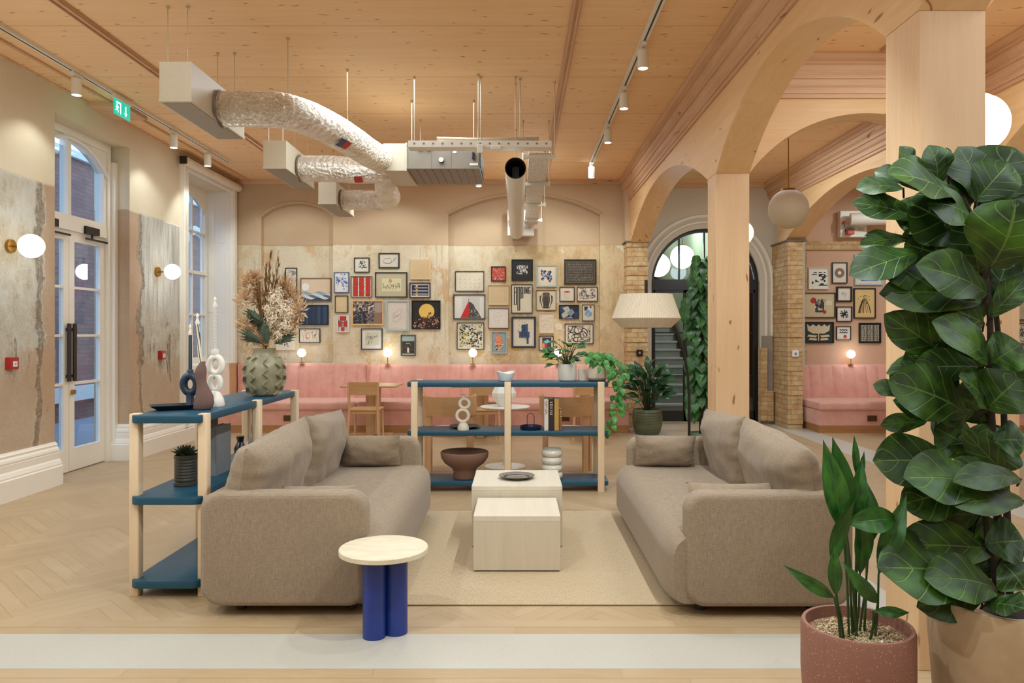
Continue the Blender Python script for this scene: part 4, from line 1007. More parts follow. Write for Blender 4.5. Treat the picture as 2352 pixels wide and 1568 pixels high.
GRIL = NT('perforated_grille'); GRIL.set(Roughness=.6); _o = GRIL.xyz(); _v = GRIL.math('MULTIPLY', GRIL.math('SINE', GRIL.math('MULTIPLY', _o[0], 420)), GRIL.math('SINE', GRIL.math('MULTIPLY', _o[1], 420))); GRIL.col(GRIL.ramp(_v, [(.1, '#a09482'), (.5, '#857a6a')])); GRIL = GRIL.m
DUCTW = flat('#c9baa0', .5, var=.02)
ROD = flat('#cbbba2', .4, metal=.5)
def rods(parent, lst):
    for (x, y, z0) in lst:
        m = MB(); p = parent.location; m.cyl((x-p.x, y-p.y, z0-p.z), (x-p.x, y-p.y, H-p.z), .0045, 6); m.cyl((x-p.x, y-p.y, H-.02-p.z), (x-p.x, y-p.y, H-p.z), .014, 8); m.build('hanging_rod', ROD, parent)
for lab, y in (('nearest cream box air diffuser with grille, above the window wall side', 5.68), ('second cream box air diffuser, between the foil ducts', 8.0), ('farthest cream box air diffuser near the back wall', 10.2)):
    t = thing('air_diffuser', lab, 'air vent', (-2.57, y+.55, 3.38), group='cream box air diffusers')
    m = MB(); m.box(-.12, .12, -.55, .55, -.15+.02, .15); m.rbox(-.125, .125, -.555, .555, -.15, -.125, .003, 1); m.build('box', DUCTW, t)
    m = MB(); m.box(-.105, .105, -.53, .53, -.154, -.149); m.build('grille', GRIL, t)
    rods(t, [(-2.65, y+.05, 3.53), (-2.50, y+.05, 3.53), (-2.65, y+1.0, 3.53), (-2.50, y+1.0, 3.53)])
def spline(pts, n=14):
    pts = [Vector(p) for p in pts]; out = []
    for i in range(len(pts)-1):
        p0, p1, p2, p3 = pts[max(i-1, 0)], pts[i], pts[i+1], pts[min(i+2, len(pts)-1)]
        for k in range(n):
            u = k/n; out.append(.5*((2*p1)+(p2-p0)*u+(2*p0-5*p1+4*p2-p3)*u*u+(3*p1-p0-3*p2+p3)*u**3))
    out.append(pts[-1]); return out
def duct(label, pts, r, col=True):
    c = Vector(pts[0]); t = thing('foil_duct', label, 'air duct', c, group='crinkled foil ducts'); sp = spline([Vector(p)-c for p in pts], 16)
    rs = [r*(1+.018*math.sin(i*2.1)+.02*noise.noise(Vector((i*.37, c.x, c.y)))) for i in range(len(sp))]
    m = MB(); m.tube(sp, rs, 32); m.build('sleeve', FOIL, t, smooth=True, angle=2)
    m = MB(); m.tube([Vector((.012, r*1.02*math.cos(a), r*1.02*math.sin(a))) for a in [2*PI*i/32 for i in range(32)]], .008, 6, closed=True); m.build('collar', flat('#6a5b45', .5), t)
    return t, sp
z = EYE+1.83
d1, _ = duct('largest foil duct bending from the nearest diffuser back to the air unit', [(-2.44, 6.2, z), (-2.15, 6.2, z), (-1.90, 6.28, z), (-1.72, 6.6, z-.01), (-1.60, 7.1, z-.01), (-1.52, 7.7, z), (-1.47, 8.05, z+.02), (-1.436, 8.2, z+.02)], .143)
d2, _ = duct('straight foil duct from the second diffuser to the air unit', [(-2.44, 8.45, z), (-2.1, 8.45, z), (-1.8, 8.45, z-.02), (-1.436, 8.5, z)], .143)
d3, _ = duct('short foil duct turning in from the farthest diffuser', [(-2.44, 10.45, z), (-2.1, 10.45, z), (-1.85, 10.38, z-.02), (-1.70, 10.05, z-.03), (-1.66, 9.5, z-.02), (-1.56, 9.05, z), (-1.436, 8.76, z)], .135)
m = MB(); 
m.add([(.70, .62, -.105), (.82, .80, -.09), (.80, .86, -.045), (.70, .74, -.05)], [(0, 1, 2, 3)])
rods(d1, [(-1.93, 6.35, z+.14), (-1.60, 7.1, z+.14)]); rods(d2, [(-1.9, 8.45, z+.14)]); rods(d3, [(-1.9, 10.4, z+.13)])
# duct stickers, wrapped bands
def sticker(parent, cx, cy, cz, ang, r, cols):
    p = parent.location
    for k, c in enumerate(cols):
        m = MB(); d = Vector((math.cos(ang), math.sin(ang), 0)); sd = Vector((math.sin(ang), -math.cos(ang), 0)); vs = []; n = 5
        for i in range(n+1):
            th = -1.25+.6*i/n
            for j in (0, 1):
                q = Vector((cx, cy, cz))-p+d*(-.09+.09*(k+j))+(sd*math.cos(th)+Vector((0, 0, math.sin(th))))*r; vs.append(q)
        m.add(vs, [(2*i, 2*i+1, 2*i+3, 2*i+2) for i in range(n)]); m.build('tape_label', c, parent, label='blue and red adhesive label')
sticker(d1, -1.655, 6.85, z-.01, 1.30, .152, [flat('#2c4a7a', .4), flat('#b8322a', .4)])
sticker(d2, -1.72, 8.46, z-.02, .0, .152, [flat('#b8322a', .4)])

# air handling unit
GAL = flat('#85796a', .5, metal=.4, var=.05, scale=8)
t = thing('air_unit', 'grey metal ducted air conditioning unit hung from the ceiling', 'air conditioner', (-.79, 8.42, EYE+1.865))
m = MB(); m.rbox(-.385, .385, -.42, .42, -.135, .125, .004, 1)
for k in range(8): m.box(-.30+k*.085, -.285+k*.085, -.35, .38, -.141, -.134)
m.box(-.385, .385, -.432, -.42, -.135, -.125); m.box(-.385, .385, -.432, -.42, .115, .125)
for q in (-.38, -.13, .08, .37): m.box(q-.004, q+.004, -.426, -.419, -.13, .12)
m.build('casing', GAL, t)
m = MB(); m.rbox(-.64, -.39, -.41, .41, -.155, .135, .004, 1); m.rbox(-.40, -.384, -.43, .43, -.16, .14, .003, 1); m.build('plenum', DUCTW, t)
m = MB()
for x, zz, r in ((-.02, -.045, .028), (.32, -.02, .018), (.32, .02, .016), (-.24, .09, .03), (-.15, .09, .03)): m.cyl((x, -.419, zz), (x, -.45, zz), r, 16)
m.tube([(-.24, -.43, .09), (-.24, -.46, .12), (-.2, -.45, .16)], .012, 6); m.build('pipe_stubs', BLACK, t)
for q in (((.10, .14, .03, .06)), ((.28, .37, -.10, -.075))): m = MB(); m.box(q[0], q[1], -.426, -.42, q[2], q[3]); m.build('rating_label', flat('#d8d2c6', .5), t)
m = MB(); m.cyl((-.02, -.45, -.045), (-.02, -.456, -.045), .026, 16); m.build('pipe_cap', flat('#d8d2c6', .5), t)
m = MB()
for k in range(6): m.box(.386, .392, -.38+k*.13, -.29+k*.13, -.10, .10)
m.build('side_louvre', flat('#5a554c', .5), t)
rods(t, [(-1.13, 8.05, EYE+1.99), (-.47, 8.05, EYE+1.99), (-1.13, 8.78, EYE+1.99), (-.47, 8.78, EYE+1.99)])

# cable trays
t = thing('cable_tray', 'white metal cable tray crossing in front of the air unit', 'cable tray', (-.36, 7.3, EYE+1.80))
m = MB(); m.box(-.69, .68, -.075, .075, -.03, -.027); m.box(-.69, .68, -.078, -.073, -.03, .032); m.box(-.69, .68, .073, .078, -.03, .03); m.build('tray', WMET, t)
m = MB()
for k in range(15): m.box(-.64+k*.09, -.62+k*.09, -.0795, -.077, -.005, .012)
m.build('slots', flat('#8d816e', .6), t)
m = MB(); m.tube(spline([(-.42, .0, .07), (0, .02, .065), (.56, 0, .07)], 6), .018, 8); m.cyl((-.42, 0, .03), (-.42, 0, .09), .006, 6); m.tube(spline([(.1, .05, .0), (.25, .04, .05), (.4, .05, .03), (.55, .04, 0)], 6), .008, 6); m.build('conduit', flat('#b8a88e', .4, metal=.5), t)
m = MB(); m.rbox(-.03, .03, -.10, -.08, -.09, -.01, .004, 1); m.rbox(.10, .2, -.10, -.08, -.055, -.02, .004, 1); m.build('clamps', WMET, t)
rods(t, [(-.43+.07, 7.3, EYE+1.81), (-.36-.02, 7.24, EYE+1.81), (-.025, 7.3, EYE+1.81), (-1.0, 7.3, EYE+1.81), (-.0+.02, 7.36, EYE+1.81)])
def perfm():
    q = NT('perforated_tray'); q.set(Roughness=.45); v = q.coord((1, 1, 0)); b = q.voro(v, 38); q.col(q.ramp(b, [(.22, '#8a7a62'), (.32, '#e4dccd')])); return q.m
t = thing('cable_tray', 'perforated white cable tray running back to the wall beside the pipe', 'cable tray', (.21, 9.78, EYE+1.765))
m = MB(); m.box(-.10, .10, -2.38, 2.5, -.012, -.008); m.build('tray', perfm(), t)
m = MB(); m.box(-.103, -.10, -2.38, 2.5, -.014, .03); m.box(.10, .103, -2.38, 2.5, -.014, .03); m.build('tray_sides', WMET, t)
for y in (-2.33, -.95, .5, 1.9):
    m = MB(); m.box(-.16, .16, y-.02, y+.02, -.05, -.015); m.cyl((-.15, y, -.06), (-.15, y, -.0), .014, 8); m.cyl((.15, y, -.06), (.15, y, -.0), .014, 8); m.build('support_bar', WMET, t)
rods(t, [(.36, y+9.78, EYE+1.74) for y in (-2.33, -.95, .5, 1.9)]+[(.06, y+9.78, EYE+1.74) for y in (-.95, .5, 1.9)])
t = thing('ventilation_pipe', 'open ended white spiral pipe running to the back wall', 'pipe', (-.025, 9.7, EYE+1.575))
m = MB(); n = 40; L = []
for k in range(61): L.append([((.1+(.0025 if k % 3 == 0 else 0))*math.cos(2*PI*i/n), -2.45+k*.078, (.1+(.0025 if k % 3 == 0 else 0))*math.sin(2*PI*i/n)) for i in range(n)])
m.loops(L, False, False); m.loops([[(.094*math.cos(2*PI*i/n), -2.45+.9*k, .094*math.sin(2*PI*i/n)) for i in range(n)] for k in (0, 1)], False, True, 1)
m.loops([[(r*math.cos(2*PI*i/n), -2.452, r*math.sin(2*PI*i/n)) for i in range(n)] for r in (.094, .102)], False, False, 1)
m.build('pipe_body', [WMET, flat('#1c1a17', .8)], t, smooth=True, angle=.8)
m = MB(); m.box(-.035, .035, -2.10, -2.095, -.09, .09); m.build('damper_blade', flat('#6f6b60', .5), t)
rods(t, [(-.085+.06, 7.5, EYE+1.67), (-.025, 9.2, EYE+1.67), (-.025, 11.2, EYE+1.67)])
def actuator(label, x, y, z):
    t = thing('pipe_junction_box', label, 'junction box', (x, y, z))
    m = MB(); m.rbox(-.13, .30, .10, .22, -.12, .30, .005, 1); m.build('backing_box', WMET, t)
    m = MB(); m.rbox(-.06, .05, -.02, .10, -.09, -.03, .01, 2); m.rbox(-.11, -.08, .02, .08, .08, .13, .005, 1); m.build('actuator', flat('#cf4a30', .5), t, label='orange actuator')
    m = MB(); m.tube([(-.095, .04, .08), (-.10, .0, .02), (-.06, -.01, -.03)], .006, 6)
    for k in range(5): m.tube([(-.05+k*.03, .06, .03), (-.05+k*.025, -.01, -.01), (-.04+k*.02, 0, -.04)], .004, 5)
    m.box(-.06, .06, .03, .10, -.03, .0); m.build('wiring', BLACK, t)
    m = MB(); m.box(.14, .25, .098, .0995, -.02, .03); m.build('rating_plate', flat('#c9b9a4', .5), t); return t
actuator('white box with orange actuator where the pipe meets the back wall', X_(1184, 12.07), 12.07, Z_(522, 12.07))
m_ = actuator('white box with orange actuator high on the wall of the right bay', X_(1955, 12.07), 12.07, Z_(525, 12.07))
t = thing('ventilation_pipe', 'short white pipe above the pictures of the right bay', 'pipe', (X_(2000, 12.1), 12.1, Z_(505, 12.1)))
m = MB(); m.tube([(-.35, -.05, 0), (1.2, -.4, .0)], .1, 24); m.build('pipe_body', WMET, t, smooth=True)

# ================================================================== PICTURES
def stroke(pts, w, col, out, taper=False):
    n = len(pts)
    L = []
    for i in range(n):
        a = pts[max(i-1, 0)]; b = pts[min(i+1, n-1)]; dx, dy = b[0]-a[0], b[1]-a[1]; l = math.hypot(dx, dy) or 1
        ww = w/2*(math.sin(PI*(i+.6)/(n+.2))**.5 if taper else 1); L.append((pts[i][0]-dy/l*ww, pts[i][1]+dx/l*ww, pts[i][0]+dy/l*ww, pts[i][1]-dx/l*ww))
    for i in range(n-1):
        a, b = L[i], L[i+1]; out.append(([(a[0], a[1]), (a[2], a[3]), (b[2], b[3]), (b[0], b[1])], col))
def blob(cx, cy, r, col, out, rnd, n=9, j=.35, sx=1, sy=1, a0=0):
    out.append(([(cx+r*sx*(1-j*rnd.random())*math.cos(2*PI*i/n+a0), cy+r*sy*(1-j*rnd.random())*math.sin(2*PI*i/n+a0)) for i in range(n)], col))
def circ(cx, cy, r, col, out, n=28): out.append(([(cx+r*math.cos(2*PI*i/n), cy+r*math.sin(2*PI*i/n)) for i in range(n)], col))
def rct(x0, x1, y0, y1, col, out): out.append(([(x0, y0), (x1, y0), (x1, y1), (x0, y1)], col))
def curve(rnd, x0, x1, y0, y1, n=8, s=.3):
    x, y = rnd.uniform(x0, x1), rnd.uniform(y0, y1); a = rnd.uniform(0, 2*PI); c = rnd.uniform(-1, 1); pts = []
    for i in range(n):
        pts.append((min(x1, max(x0, x)), min(y1, max(y0, y)))); x += math.cos(a)*s/n; y += math.sin(a)*s/n; a += c*2.6/n*1.5
    return pts
def art(kind, w, h, seed):
    r = random.Random(seed); o = []; A, B = w/2, h/2; K = '#1a1715'
    def sc(k, n, col, wd, s, tp=True, cs=None):
        for i in range(n): stroke(curve(r, -A*k, A*k, -B*k, B*k, 8, s*min(w, h)), wd*min(w, h), (r.choice(cs) if cs else col), o, tp)
    if kind == 'glyphs':      # dense black calligraphic square
        for i in range(60): 
            x, y = r.uniform(-A*.5, A*.5), r.uniform(-B*.5, B*.5); l = r.uniform(.06, .16)*w; a = r.choice((0, PI/2, .6)); stroke([(x, y), (x+l*math.cos(a), y+l*math.sin(a))], .022*w, K, o)
    elif kind == 'lips':
        def at(pts): return [(x*w, y*h) for x, y in pts]
        stroke(at([(-.32, 0), (-.25, .12), (-.15, .2), (-.08, .15), (0, .2), (.1, .08), (.16, -.02)]), .016*w, K, o, True)
        stroke(at([(-.33, -.06), (-.25, -.17), (-.1, -.23), (.05, -.2), (.15, -.1), (.12, -.06)]), .03*w, K, o, True)
        stroke(at([(.18, -.08), (.25, .0), (.3, .12), (.36, .2)]), .026*w, K, o, True)
    elif kind == 'marks':     # rows of small marks
        col, nx, ny, wd = {0: ('#b58f5e', 16, 11, .012)}.get(seed, ('#c7a878', 14, 10, .014))
        for i in range(nx):
            for j in range(ny):
                x = -A*.88+(i+.5)*w*.88/nx; y = -B*.88+(j+.5)*h*.88/ny; a = r.uniform(.8, 2.3); l = .36*h/ny; stroke([(x-l*math.cos(a), y-l*math.sin(a)), (x+l*math.cos(a), y+l*math.sin(a))], wd*w, col, o)
    elif kind == 'script':    # pale script lines on dark
        for j in range(12):
            y = -B*.84+(j+.5)*h*.84/12; x = -A*.84
            while x < A*.84:
                l = r.uniform(.012, .03)*w; a = r.choice((PI/2, 1.1, .2, 1.9)); stroke([(x, y-l*.5*math.sin(a)), (x+l*math.cos(a)*.7, y+l*.8*math.sin(a))], .006*w, '#b9a88c', o); x += r.uniform(.016, .03)*w
        for q in ((-A*.93, A*.93, B*.92), (-A*.93, A*.93, -B*.93)): rct(q[0], q[1], q[2], q[2]+.006*w, '#a89878', o)
        for x in (-A*.93, A*.93): rct(x, x+.006*w, -B*.93, B*.92, '#a89878', o)
    elif kind == 'toile':
        for i in range(46): x, y = r.gauss(0, .2)*w, r.gauss(-.02, .24)*h; blob(max(-A*.75, min(A*.75, x)), max(-B*.8, min(B*.8, y)), r.uniform(.04, .11)*w, r.choice(('#2f4f8a', '#7088b4', '#a6b4cc', '#3f5c94')), o, r, 7, .6)
    elif kind == 'redseed':
        for k in (-.3, 0, .32): rct((k-.12)*w, (k+.12)*w, -B*.96, B*.96, '#c8321f', o)
        for i in range(190):
            x, y = r.uniform(-A*.9, A*.9), r.uniform(-B*.93, B*.93); a = r.uniform(.9, 2.2); stroke([(x, y), (x+.03*w*math.cos(a), y+.035*w*math.sin(a))], .014*w, K, o)
    elif kind == 'botanic':
        rct(-A*.62, A*.66, -B*.55, B*.55, '#d9d2a8', o)
        for i in range(40):
            x = r.uniform(-A*.55, A*.55); y = -B*.1+.3*h*((x/A)**2)*.8-r.uniform(0, .2)*h; stroke([(x, y), (x+r.uniform(-.03, .03)*w, y+.04*h), (x+r.uniform(-.05, .05)*w, y+.08*h)], .012*w, r.choice(('#5b5a3c', '#7a7854', '#b56b4a')), o, True)
        for i in range(12): blob(-.02*w+r.gauss(0, .03)*w, .17*h+r.gauss(0, .04)*h, .03*w, r.choice(('#d98a5a', '#e0a070')), o, r)
    elif kind == 'stripes':
        rct(-A*.88, A*.88, -B*.8, B*.8, '#1f2848', o)
        for k in range(4): y = -B*.62+k*.34*h*.62*1.1; rct(-A*.80, A*.80, y, y+.055*h, '#e8dcc8', o)
        for k in range(5): y = -B*.75+k*.32*h*.55; rct(-A*.84, -A*.60, y, y+.07*h, '#141210', o)
        rct(-A*.45, -A*.25, -B*.78, B*.78, '#d8a884', o); rct(-A*.45, -A*.25, -B*.5, -B*.1, '#9c8a4a', o); rct(-A*.45, -A*.25, B*.15, B*.4, '#7e7a44', o)
    elif kind == 'faint':
        for i in range(10): blob(r.gauss(0, .08)*w, r.gauss(.02, .12)*h, .05*w, '#dcc7a6', o, r)
    elif kind == 'foliage':
        rct(-A, A*.0, -B, B*.1, '#20242a', o); rct(A*.15, A, -B, -B*.0, '#8d6e58', o); rct(A*.4, A, 0, B, '#a79388', o)
        for i in range(420): x, y = r.uniform(-A, A*.45)*.98, r.uniform(-B, B)*.95; blob(x, y, r.uniform(.012, .045)*w, r.choice(('#15171a', '#2c3a2c', '#556a4a', '#7a7690', '#3a3f58', '#9a8a78', '#1b2230', '#7a4a5a')), o, r, 6, .6)
    elif kind == 'curl':
        g = '#8a8078'
        stroke([(.2*w, .2*h), (.12*w, .25*h), (-.02*w, .17*h), (-.12*w, .1*h), (-.2*w, .06*h), (-.24*w, -.0*h)], .008*w, g, o); stroke([(.2*w, .2*h), (.2*w, .12*h), (.05*w, .02*h), (-.1*w, -.02*h), (-.22*w, .08*h)], .008*w, g, o)
        stroke([(-.22*w, -.06*h), (-.05*w, -.02*h), (.1*w, .03*h), (.22*w, -.0*h), (.15*w, -.1*h), (.0, -.2*h), (-.12*w, -.25*h), (-.22*w, -.2*h), (-.24*w, -.1*h), (-.1*w, -.06*h), (.05*w, -.01*h)], .008*w, g, o)
    elif kind == 'moon':
        for i in range(12): x = r.uniform(-A, A)*.9; rct(x, x+.01*w, B*.5, B*.95, '#2b2722', o)
        circ(.02*w, .12*h, .28*w, '#e3b95a', o)
        for i in range(150):
            x = r.uniform(-A, A)*.94; y = -B*.96+r.random()*(.48+.08*math.sin(x*30))*h; blob(x, y, r.uniform(.02, .045)*w, r.choice(('#2a1c16', '#5a3a2a', '#c89a7c', '#8a5a44', '#1b1512', '#b9806a', '#6f2f2a')), o, r, 7, .4)
    elif kind == 'redchair':
        rct(-.22*w, .25*w, .2*h, .45*h, '#c22a22', o); rct(-.36*w, -.06*w, -.15*h, .16*h, '#c22a22', o); rct(.06*w, .36*w, -.15*h, .16*h, '#c22a22', o); rct(-.1*w, .12*w, -.42*h, -.2*h, '#c22a22', o)
        for q in ([(-.3, -.15), (-.36, -.42)], [(.3, -.15), (.36, -.42)], [(-.12, -.2), (-.15, -.42)], [(.15, -.2), (.17, -.4)], [(-.36, .18), (.36, .18)], [(-.22, .2), (-.22, .46)], [(-.38, .45), (-.30, .0)], [(.25, .2), (.25, .46)], [(-.36, -.17), (.36, -.17)]): stroke([(x*w, y*h) for x, y in q], .03*w, K, o)
        for k in (.08, 0, -.08): circ(0, k*h, .045*w, K, o, 10)
    elif kind == 'sketch':
        rct(-.33*w, .35*w, -.33*h, .35*h, '#cfc8ae', o); sc(.55, 14, '#4c463c', .012, .3)
        for i in range(5): blob(r.uniform(-.2, .25)*w, r.uniform(-.25, .2)*h, .02*w, K, o, r)
    elif kind == 'poster':
        rct(-A*.9, A*.9, .22*h, B*.93, '#9fb3ac', o); rct(-A*.9, A*.9, -.42*h, .2*h, '#3a342d', o)
        for i in range(60): rct(*(lambda x, y: (x, x+.04*w, y, y+.03*h))(r.uniform(-A*.85, A*.8), r.uniform(-.4*h, .1*h)), r.choice(('#6b6154', '#1b1815', '#8d8271')), o)
        for k in range(4): circ(-.12*w+k*.08*w, .09*h, .025*w, '#e8e2d4', o, 8)
        rct(-.08*w, .06*w, -.38*h, -.12*h, '#d8d0be', o)
    elif kind == 'wave':      # plain generic seascape: low blue hills of water under a pale sky
        rct(-A, A, -B, B, '#dcc3a4', o)
        for k, (c, y0) in enumerate((('#8fa0a8', -.12), ('#cfd2c8', -.2), ('#4f6a86', -.28), ('#dcdacd', -.34), ('#2c4668', -.40))):
            pts = [(-A, -B)]+[(-A+w*i/16, y0*h+.05*h*math.sin(i*.8+k*1.7)) for i in range(17)]+[(A, -B)]; o.append((pts, c))
        circ(-.36*w, .12*h, .13*w, '#ece6da', o)
    elif kind == 'bluefield':
        rct(-A, A, -B, B, '#22344c', o)
        for i in range(40): x = r.uniform(-A, A*.96); rct(x, x+r.uniform(.01, .04)*w, -B, B, r.choice(('#1b2b42', '#2a4868', '#33587c', '#22344c', '#3b4c5c')), o)
    elif kind == 'flowers':
        for i in range(6): x = -A*.8+i*w*.16; stroke([(x+.1*w, -B*.85), (x+.06*w, 0), (x+.02*w+r.random()*.1*w, B*.4)], .016*w, r.choice(('#6a7a4a', '#c86a4a', '#8a5a3a')), o, True)
        for i in range(14): blob(r.uniform(-A*.7, A*.75), r.uniform(-B*.5, B*.75), r.uniform(.02, .05)*w, r.choice(('#d2624a', '#6f8a5a', '#d99a4a', '#b04a5a')), o, r)
    elif kind == 'blocks2':
        for i in range(26): x, y = r.uniform(-A*.7, A*.55), r.uniform(-B*.75, B*.75); rct(x, x+.05*w, y, y+r.uniform(.04, .12)*h, r.choice((K, '#3a5a5a', '#6a6a6a')), o)
        rct(-.32*w, -.15*w, -.2*h, .2*h, '#2f5a5c', o)
    elif kind == 'birds':
        for i in range(16): x, y = -A*.7+(i % 5)*w*.17+r.uniform(-.02, .02)*w, -B*.7+(i//5)*h*.2+r.uniform(-.03, .03)*h; stroke([(x, y), (x+.03*w, y+.05*h), (x+.05*w, y+.03*h)], .014*w, r.choice(('#8a8578', '#a59c8c', '#b98a7a')), o, True)
    elif kind == 'rednet':
        rct(-A, A, -B, B, '#b83a26', o)
        for i in range(130): circ(r.uniform(-A, A)*.93, r.uniform(-B, B)*.93, r.uniform(.01, .028)*w, r.choice(('#f0d8c4', '#e8b8a0')), o, 7)
    elif kind == 'whitemaze':
        rct(-A, A, -B, B, '#1d1e1c', o)
        for i in range(60): stroke(curve(r, -.27*w, .27*w, -.2*h, .24*h, 5, .2*w), .016*w, '#e8e2d4', o)
    elif kind == 'crystals':
        rct(-.33*w, .33*w, -.33*h, .33*h, '#d8cdb8', o)
        for i in range(34): blob(r.uniform(-.27, .27)*w, r.uniform(-.27, .27)*h, r.uniform(.06, .1)*w, r.choice(('#1e1d2c', '#3b3c66', '#5b5f8a', '#8d8fa8', '#c8b48a')), o, r, 5, .3, a0=r.random())
    elif kind == 'castle':
        rct(-.25*w, .34*w, -.2*h, .42*h, '#cbc7be', o); o.append(([(-.3*w, -.48*h), (-.02*w, -.48*h), (-.02*w, .2*h), (-.05*w, .2*h), (-.12*w, .0*h), (-.2*w, -.2*h)], '#c4281f'))
        o.append(([(-.02*w, -.48*h), (.4*w, -.48*h), (.28*w, -.2*h), (.2*w, -.08*h), (.15*w, .08*h), (.05*w, .2*h), (-.02*w, .22*h)], '#4b4843'))
        for i in range(60): x = r.uniform(0, .32)*w; y = -.46*h+r.random()*(.6-1.5*x/w)*h; blob(x, y, .018*w, r.choice(('#8f8a80', '#2b2926', '#bdb8ac')), o, r, 5, .4)
        stroke([(-.02*w, .2*h), (-.02*w, .34*h)], .012*w, '#2b2926', o)
    elif kind == 'letters':   # BORING in tall condensed letters that drip downwards
        k = '#171513'; y1 = B*.86; S = .052*w
        def V(x, a, b, ww=None): rct((x*w), (x*w)+(ww or S), a*h, b*h, k, o)
        T = .43; xs = [-.40, -.235, -.07, .095, .165, .31]
        # B
        V(-.40, -.20, T); V(-.30, -.20, T); 
        for yy in (T-.025, .22, -.22): rct(-.40*w, -.30*w+S, yy*h, (yy+.025)*h, k, o)
        # O long
        V(-.225, -.40, T); V(-.135, -.40, T)
        for yy in (T-.025, -.425): rct(-.225*w, -.135*w+S, yy*h, (yy+.025)*h, k, o)
        # R
        V(-.065, .00, T); V(.02, .02, T)
        for yy in (T-.025, .20): rct(-.065*w, .02*w+S, yy*h, (yy+.025)*h, k, o)
        # I
        V(.105, .18, T, S*.9)
        # N
        V(.17, .18, T, S*.8); V(.245, .18, T, S*.8); o.append(([(.17*w, T*h), (.205*w, T*h), (.245*w+S*.8, .18*h), (.245*w, .18*h)], k))
        # G
        V(.315, .18, T, S*.8); V(.39, .18, .30, S*.8); V(.39, .37, T, S*.8)
        for yy in (T-.025, .18): rct(.315*w, .39*w+S*.8, yy*h, (yy+.025)*h, k, o)
        rct(.36*w, .39*w+S*.8, .285*h, .305*h, k, o)
    elif kind == 'vase':
        b = '#3c3328'; o.append(([(-.14*w, .4*h), (.14*w, .4*h), (.2*w, .3*h), (.34*w, .2*h), (.34*w, -.05*h), (.2*w, -.38*h), (-.2*w, -.38*h), (-.34*w, -.05*h), (-.34*w, .2*h), (-.2*w, .3*h)], '#564a3a'))
        for s in (-1, 1): stroke([(s*.2*w, .28*h), (s*.24*w, 0), (s*.16*w, -.34*h)], .05*w, '#d9ccae', o)
        circ(0, .1*h, .1*w, b, o); o.append(([(-.16*w, -.3*h), (.16*w, -.3*h), (.1*w, 0), (-.1*w, 0)], b)); rct(-.16*w, .16*w, -.42*h, -.36*h, b, o)
    elif kind == 'cup':
        o.append(([(.22*w*math.cos(2*PI*i/20), .18*h+.07*h*math.sin(2*PI*i/20)) for i in range(20)], '#c23a34'))
        for s in (-1, 1): stroke([(s*.23*w, .18*h), (s*.14*w, -.3*h)], .012*w, '#4a4038', o); stroke([(s*.08*w, .1*h), (s*.06*w, -.22*h)], .012*w, '#6a6058', o)
        stroke([(-.14*w, -.3*h), (.14*w, -.3*h)], .014*w, '#4a4038', o)
    elif kind == 'squiggle': sc(.82, 55, K, .03, .35, True, (K, K, K, '#5a2a2a'))
    elif kind == 'shards':
        rct(-A, A, -B, B, '#15202e', o)
        for pts, c in (([(-.5, .5), (-.2, .5), (.1, .0), (-.3, -.2), (-.5, .1)], '#2b4058'), ([(-.35, .3), (-.05, .45), (.1, .1), (-.05, -.3), (-.3, -.5), (-.4, -.2), (-.2, .05)], '#b5ad98'), ([(-.1, -.1), (.15, .25), (.3, -.05), (.1, -.35)], '#7c8796'), ([(-.3, -.5), (.1, -.35), (.25, -.5)], '#8d9aaa'), ([(.3, -.1), (.5, .1), (.5, -.5), (.28, -.5)], '#24365a')): o.append(([(x*w, y*h) for x, y in pts], c))
    elif kind == 'shards2':
        for pts, c in (([(-.35, .4), (0, .38), (-.1, .2), (-.33, .1)], '#2a2a2c'), ([(.1, .45), (.32, .4), (.2, .2)], '#6e3a3a'), ([(-.35, -.1), (-.1, .25), (.35, .0), (.3, -.2), (0, -.3)], '#7a96ac'), ([(-.1, .25), (.3, .3), (.33, .0)], '#b8c4ca'), ([(-.3, -.2), (.1, -.0), (.05, -.33)], '#94a7b4')): o.append(([(x*w, y*h) for x, y in pts], c))
    elif kind == 'speckle':
        for i in range(330): blob(r.uniform(-A, A)*.86, r.uniform(-B, B)*.86, r.uniform(.02, .055)*w, r.choice((K, K, '#3a3630', '#d8c45a', '#8d8672', '#c9bb6a')), o, r, 6, .6)
    elif kind == 'face':
        g = '#8f877c'; stroke([(-.2*w, .2*h), (-.22*w, .0), (-.12*w, -.18*h), (0, -.25*h)], .007*w, g, o); stroke([(-.2*w, .2*h), (-.05*w, .3*h), (.1*w, .25*h)], .007*w, g, o); stroke([(0, .08*h), (.03*w, -.05*h), (-.02*w, -.08*h)], .008*w, g, o)
        stroke([(-.04*w, -.14*h), (.06*w, -.13*h)], .01*w, '#6b5a54', o, True)
        for x in (-.09, .11): stroke([((x-.05)*w, .1*h), (x*w, .12*h), ((x+.05)*w, .1*h)], .012*w, '#3a342e', o, True)
    elif kind == 'orange':
        rct(-A*.86, A*.86, -B*.86, B*.86, '#8aa09c', o)
        for i in range(60): x, y = r.gauss(0, .15)*w, (.12+r.gauss(0, .12))*h; blob(x, y, r.uniform(.04, .09)*w, r.choice(('#e0623a', '#ec8a50', '#e9a070')), o, r)
        for i in range(40): blob(r.uniform(-.3, .3)*w, r.uniform(-.4, -.08)*h, .06*w, r.choice(('#e3b08a', '#3a2c28', '#d98a60', '#e8c6a4')), o, r)
    elif kind == 'inkblot':
        for q in ((-.1, .1, -.15, .28, '#2a4460'), (.1, .2, -.1, .3, '#3b5068'), (-.22, .28, -.2, .02, '#33506e'), (.14, .24, -.42, -.1, '#2f4862')): rct(q[0]*w, q[1]*w, q[2]*h, q[3]*h, q[4], o)
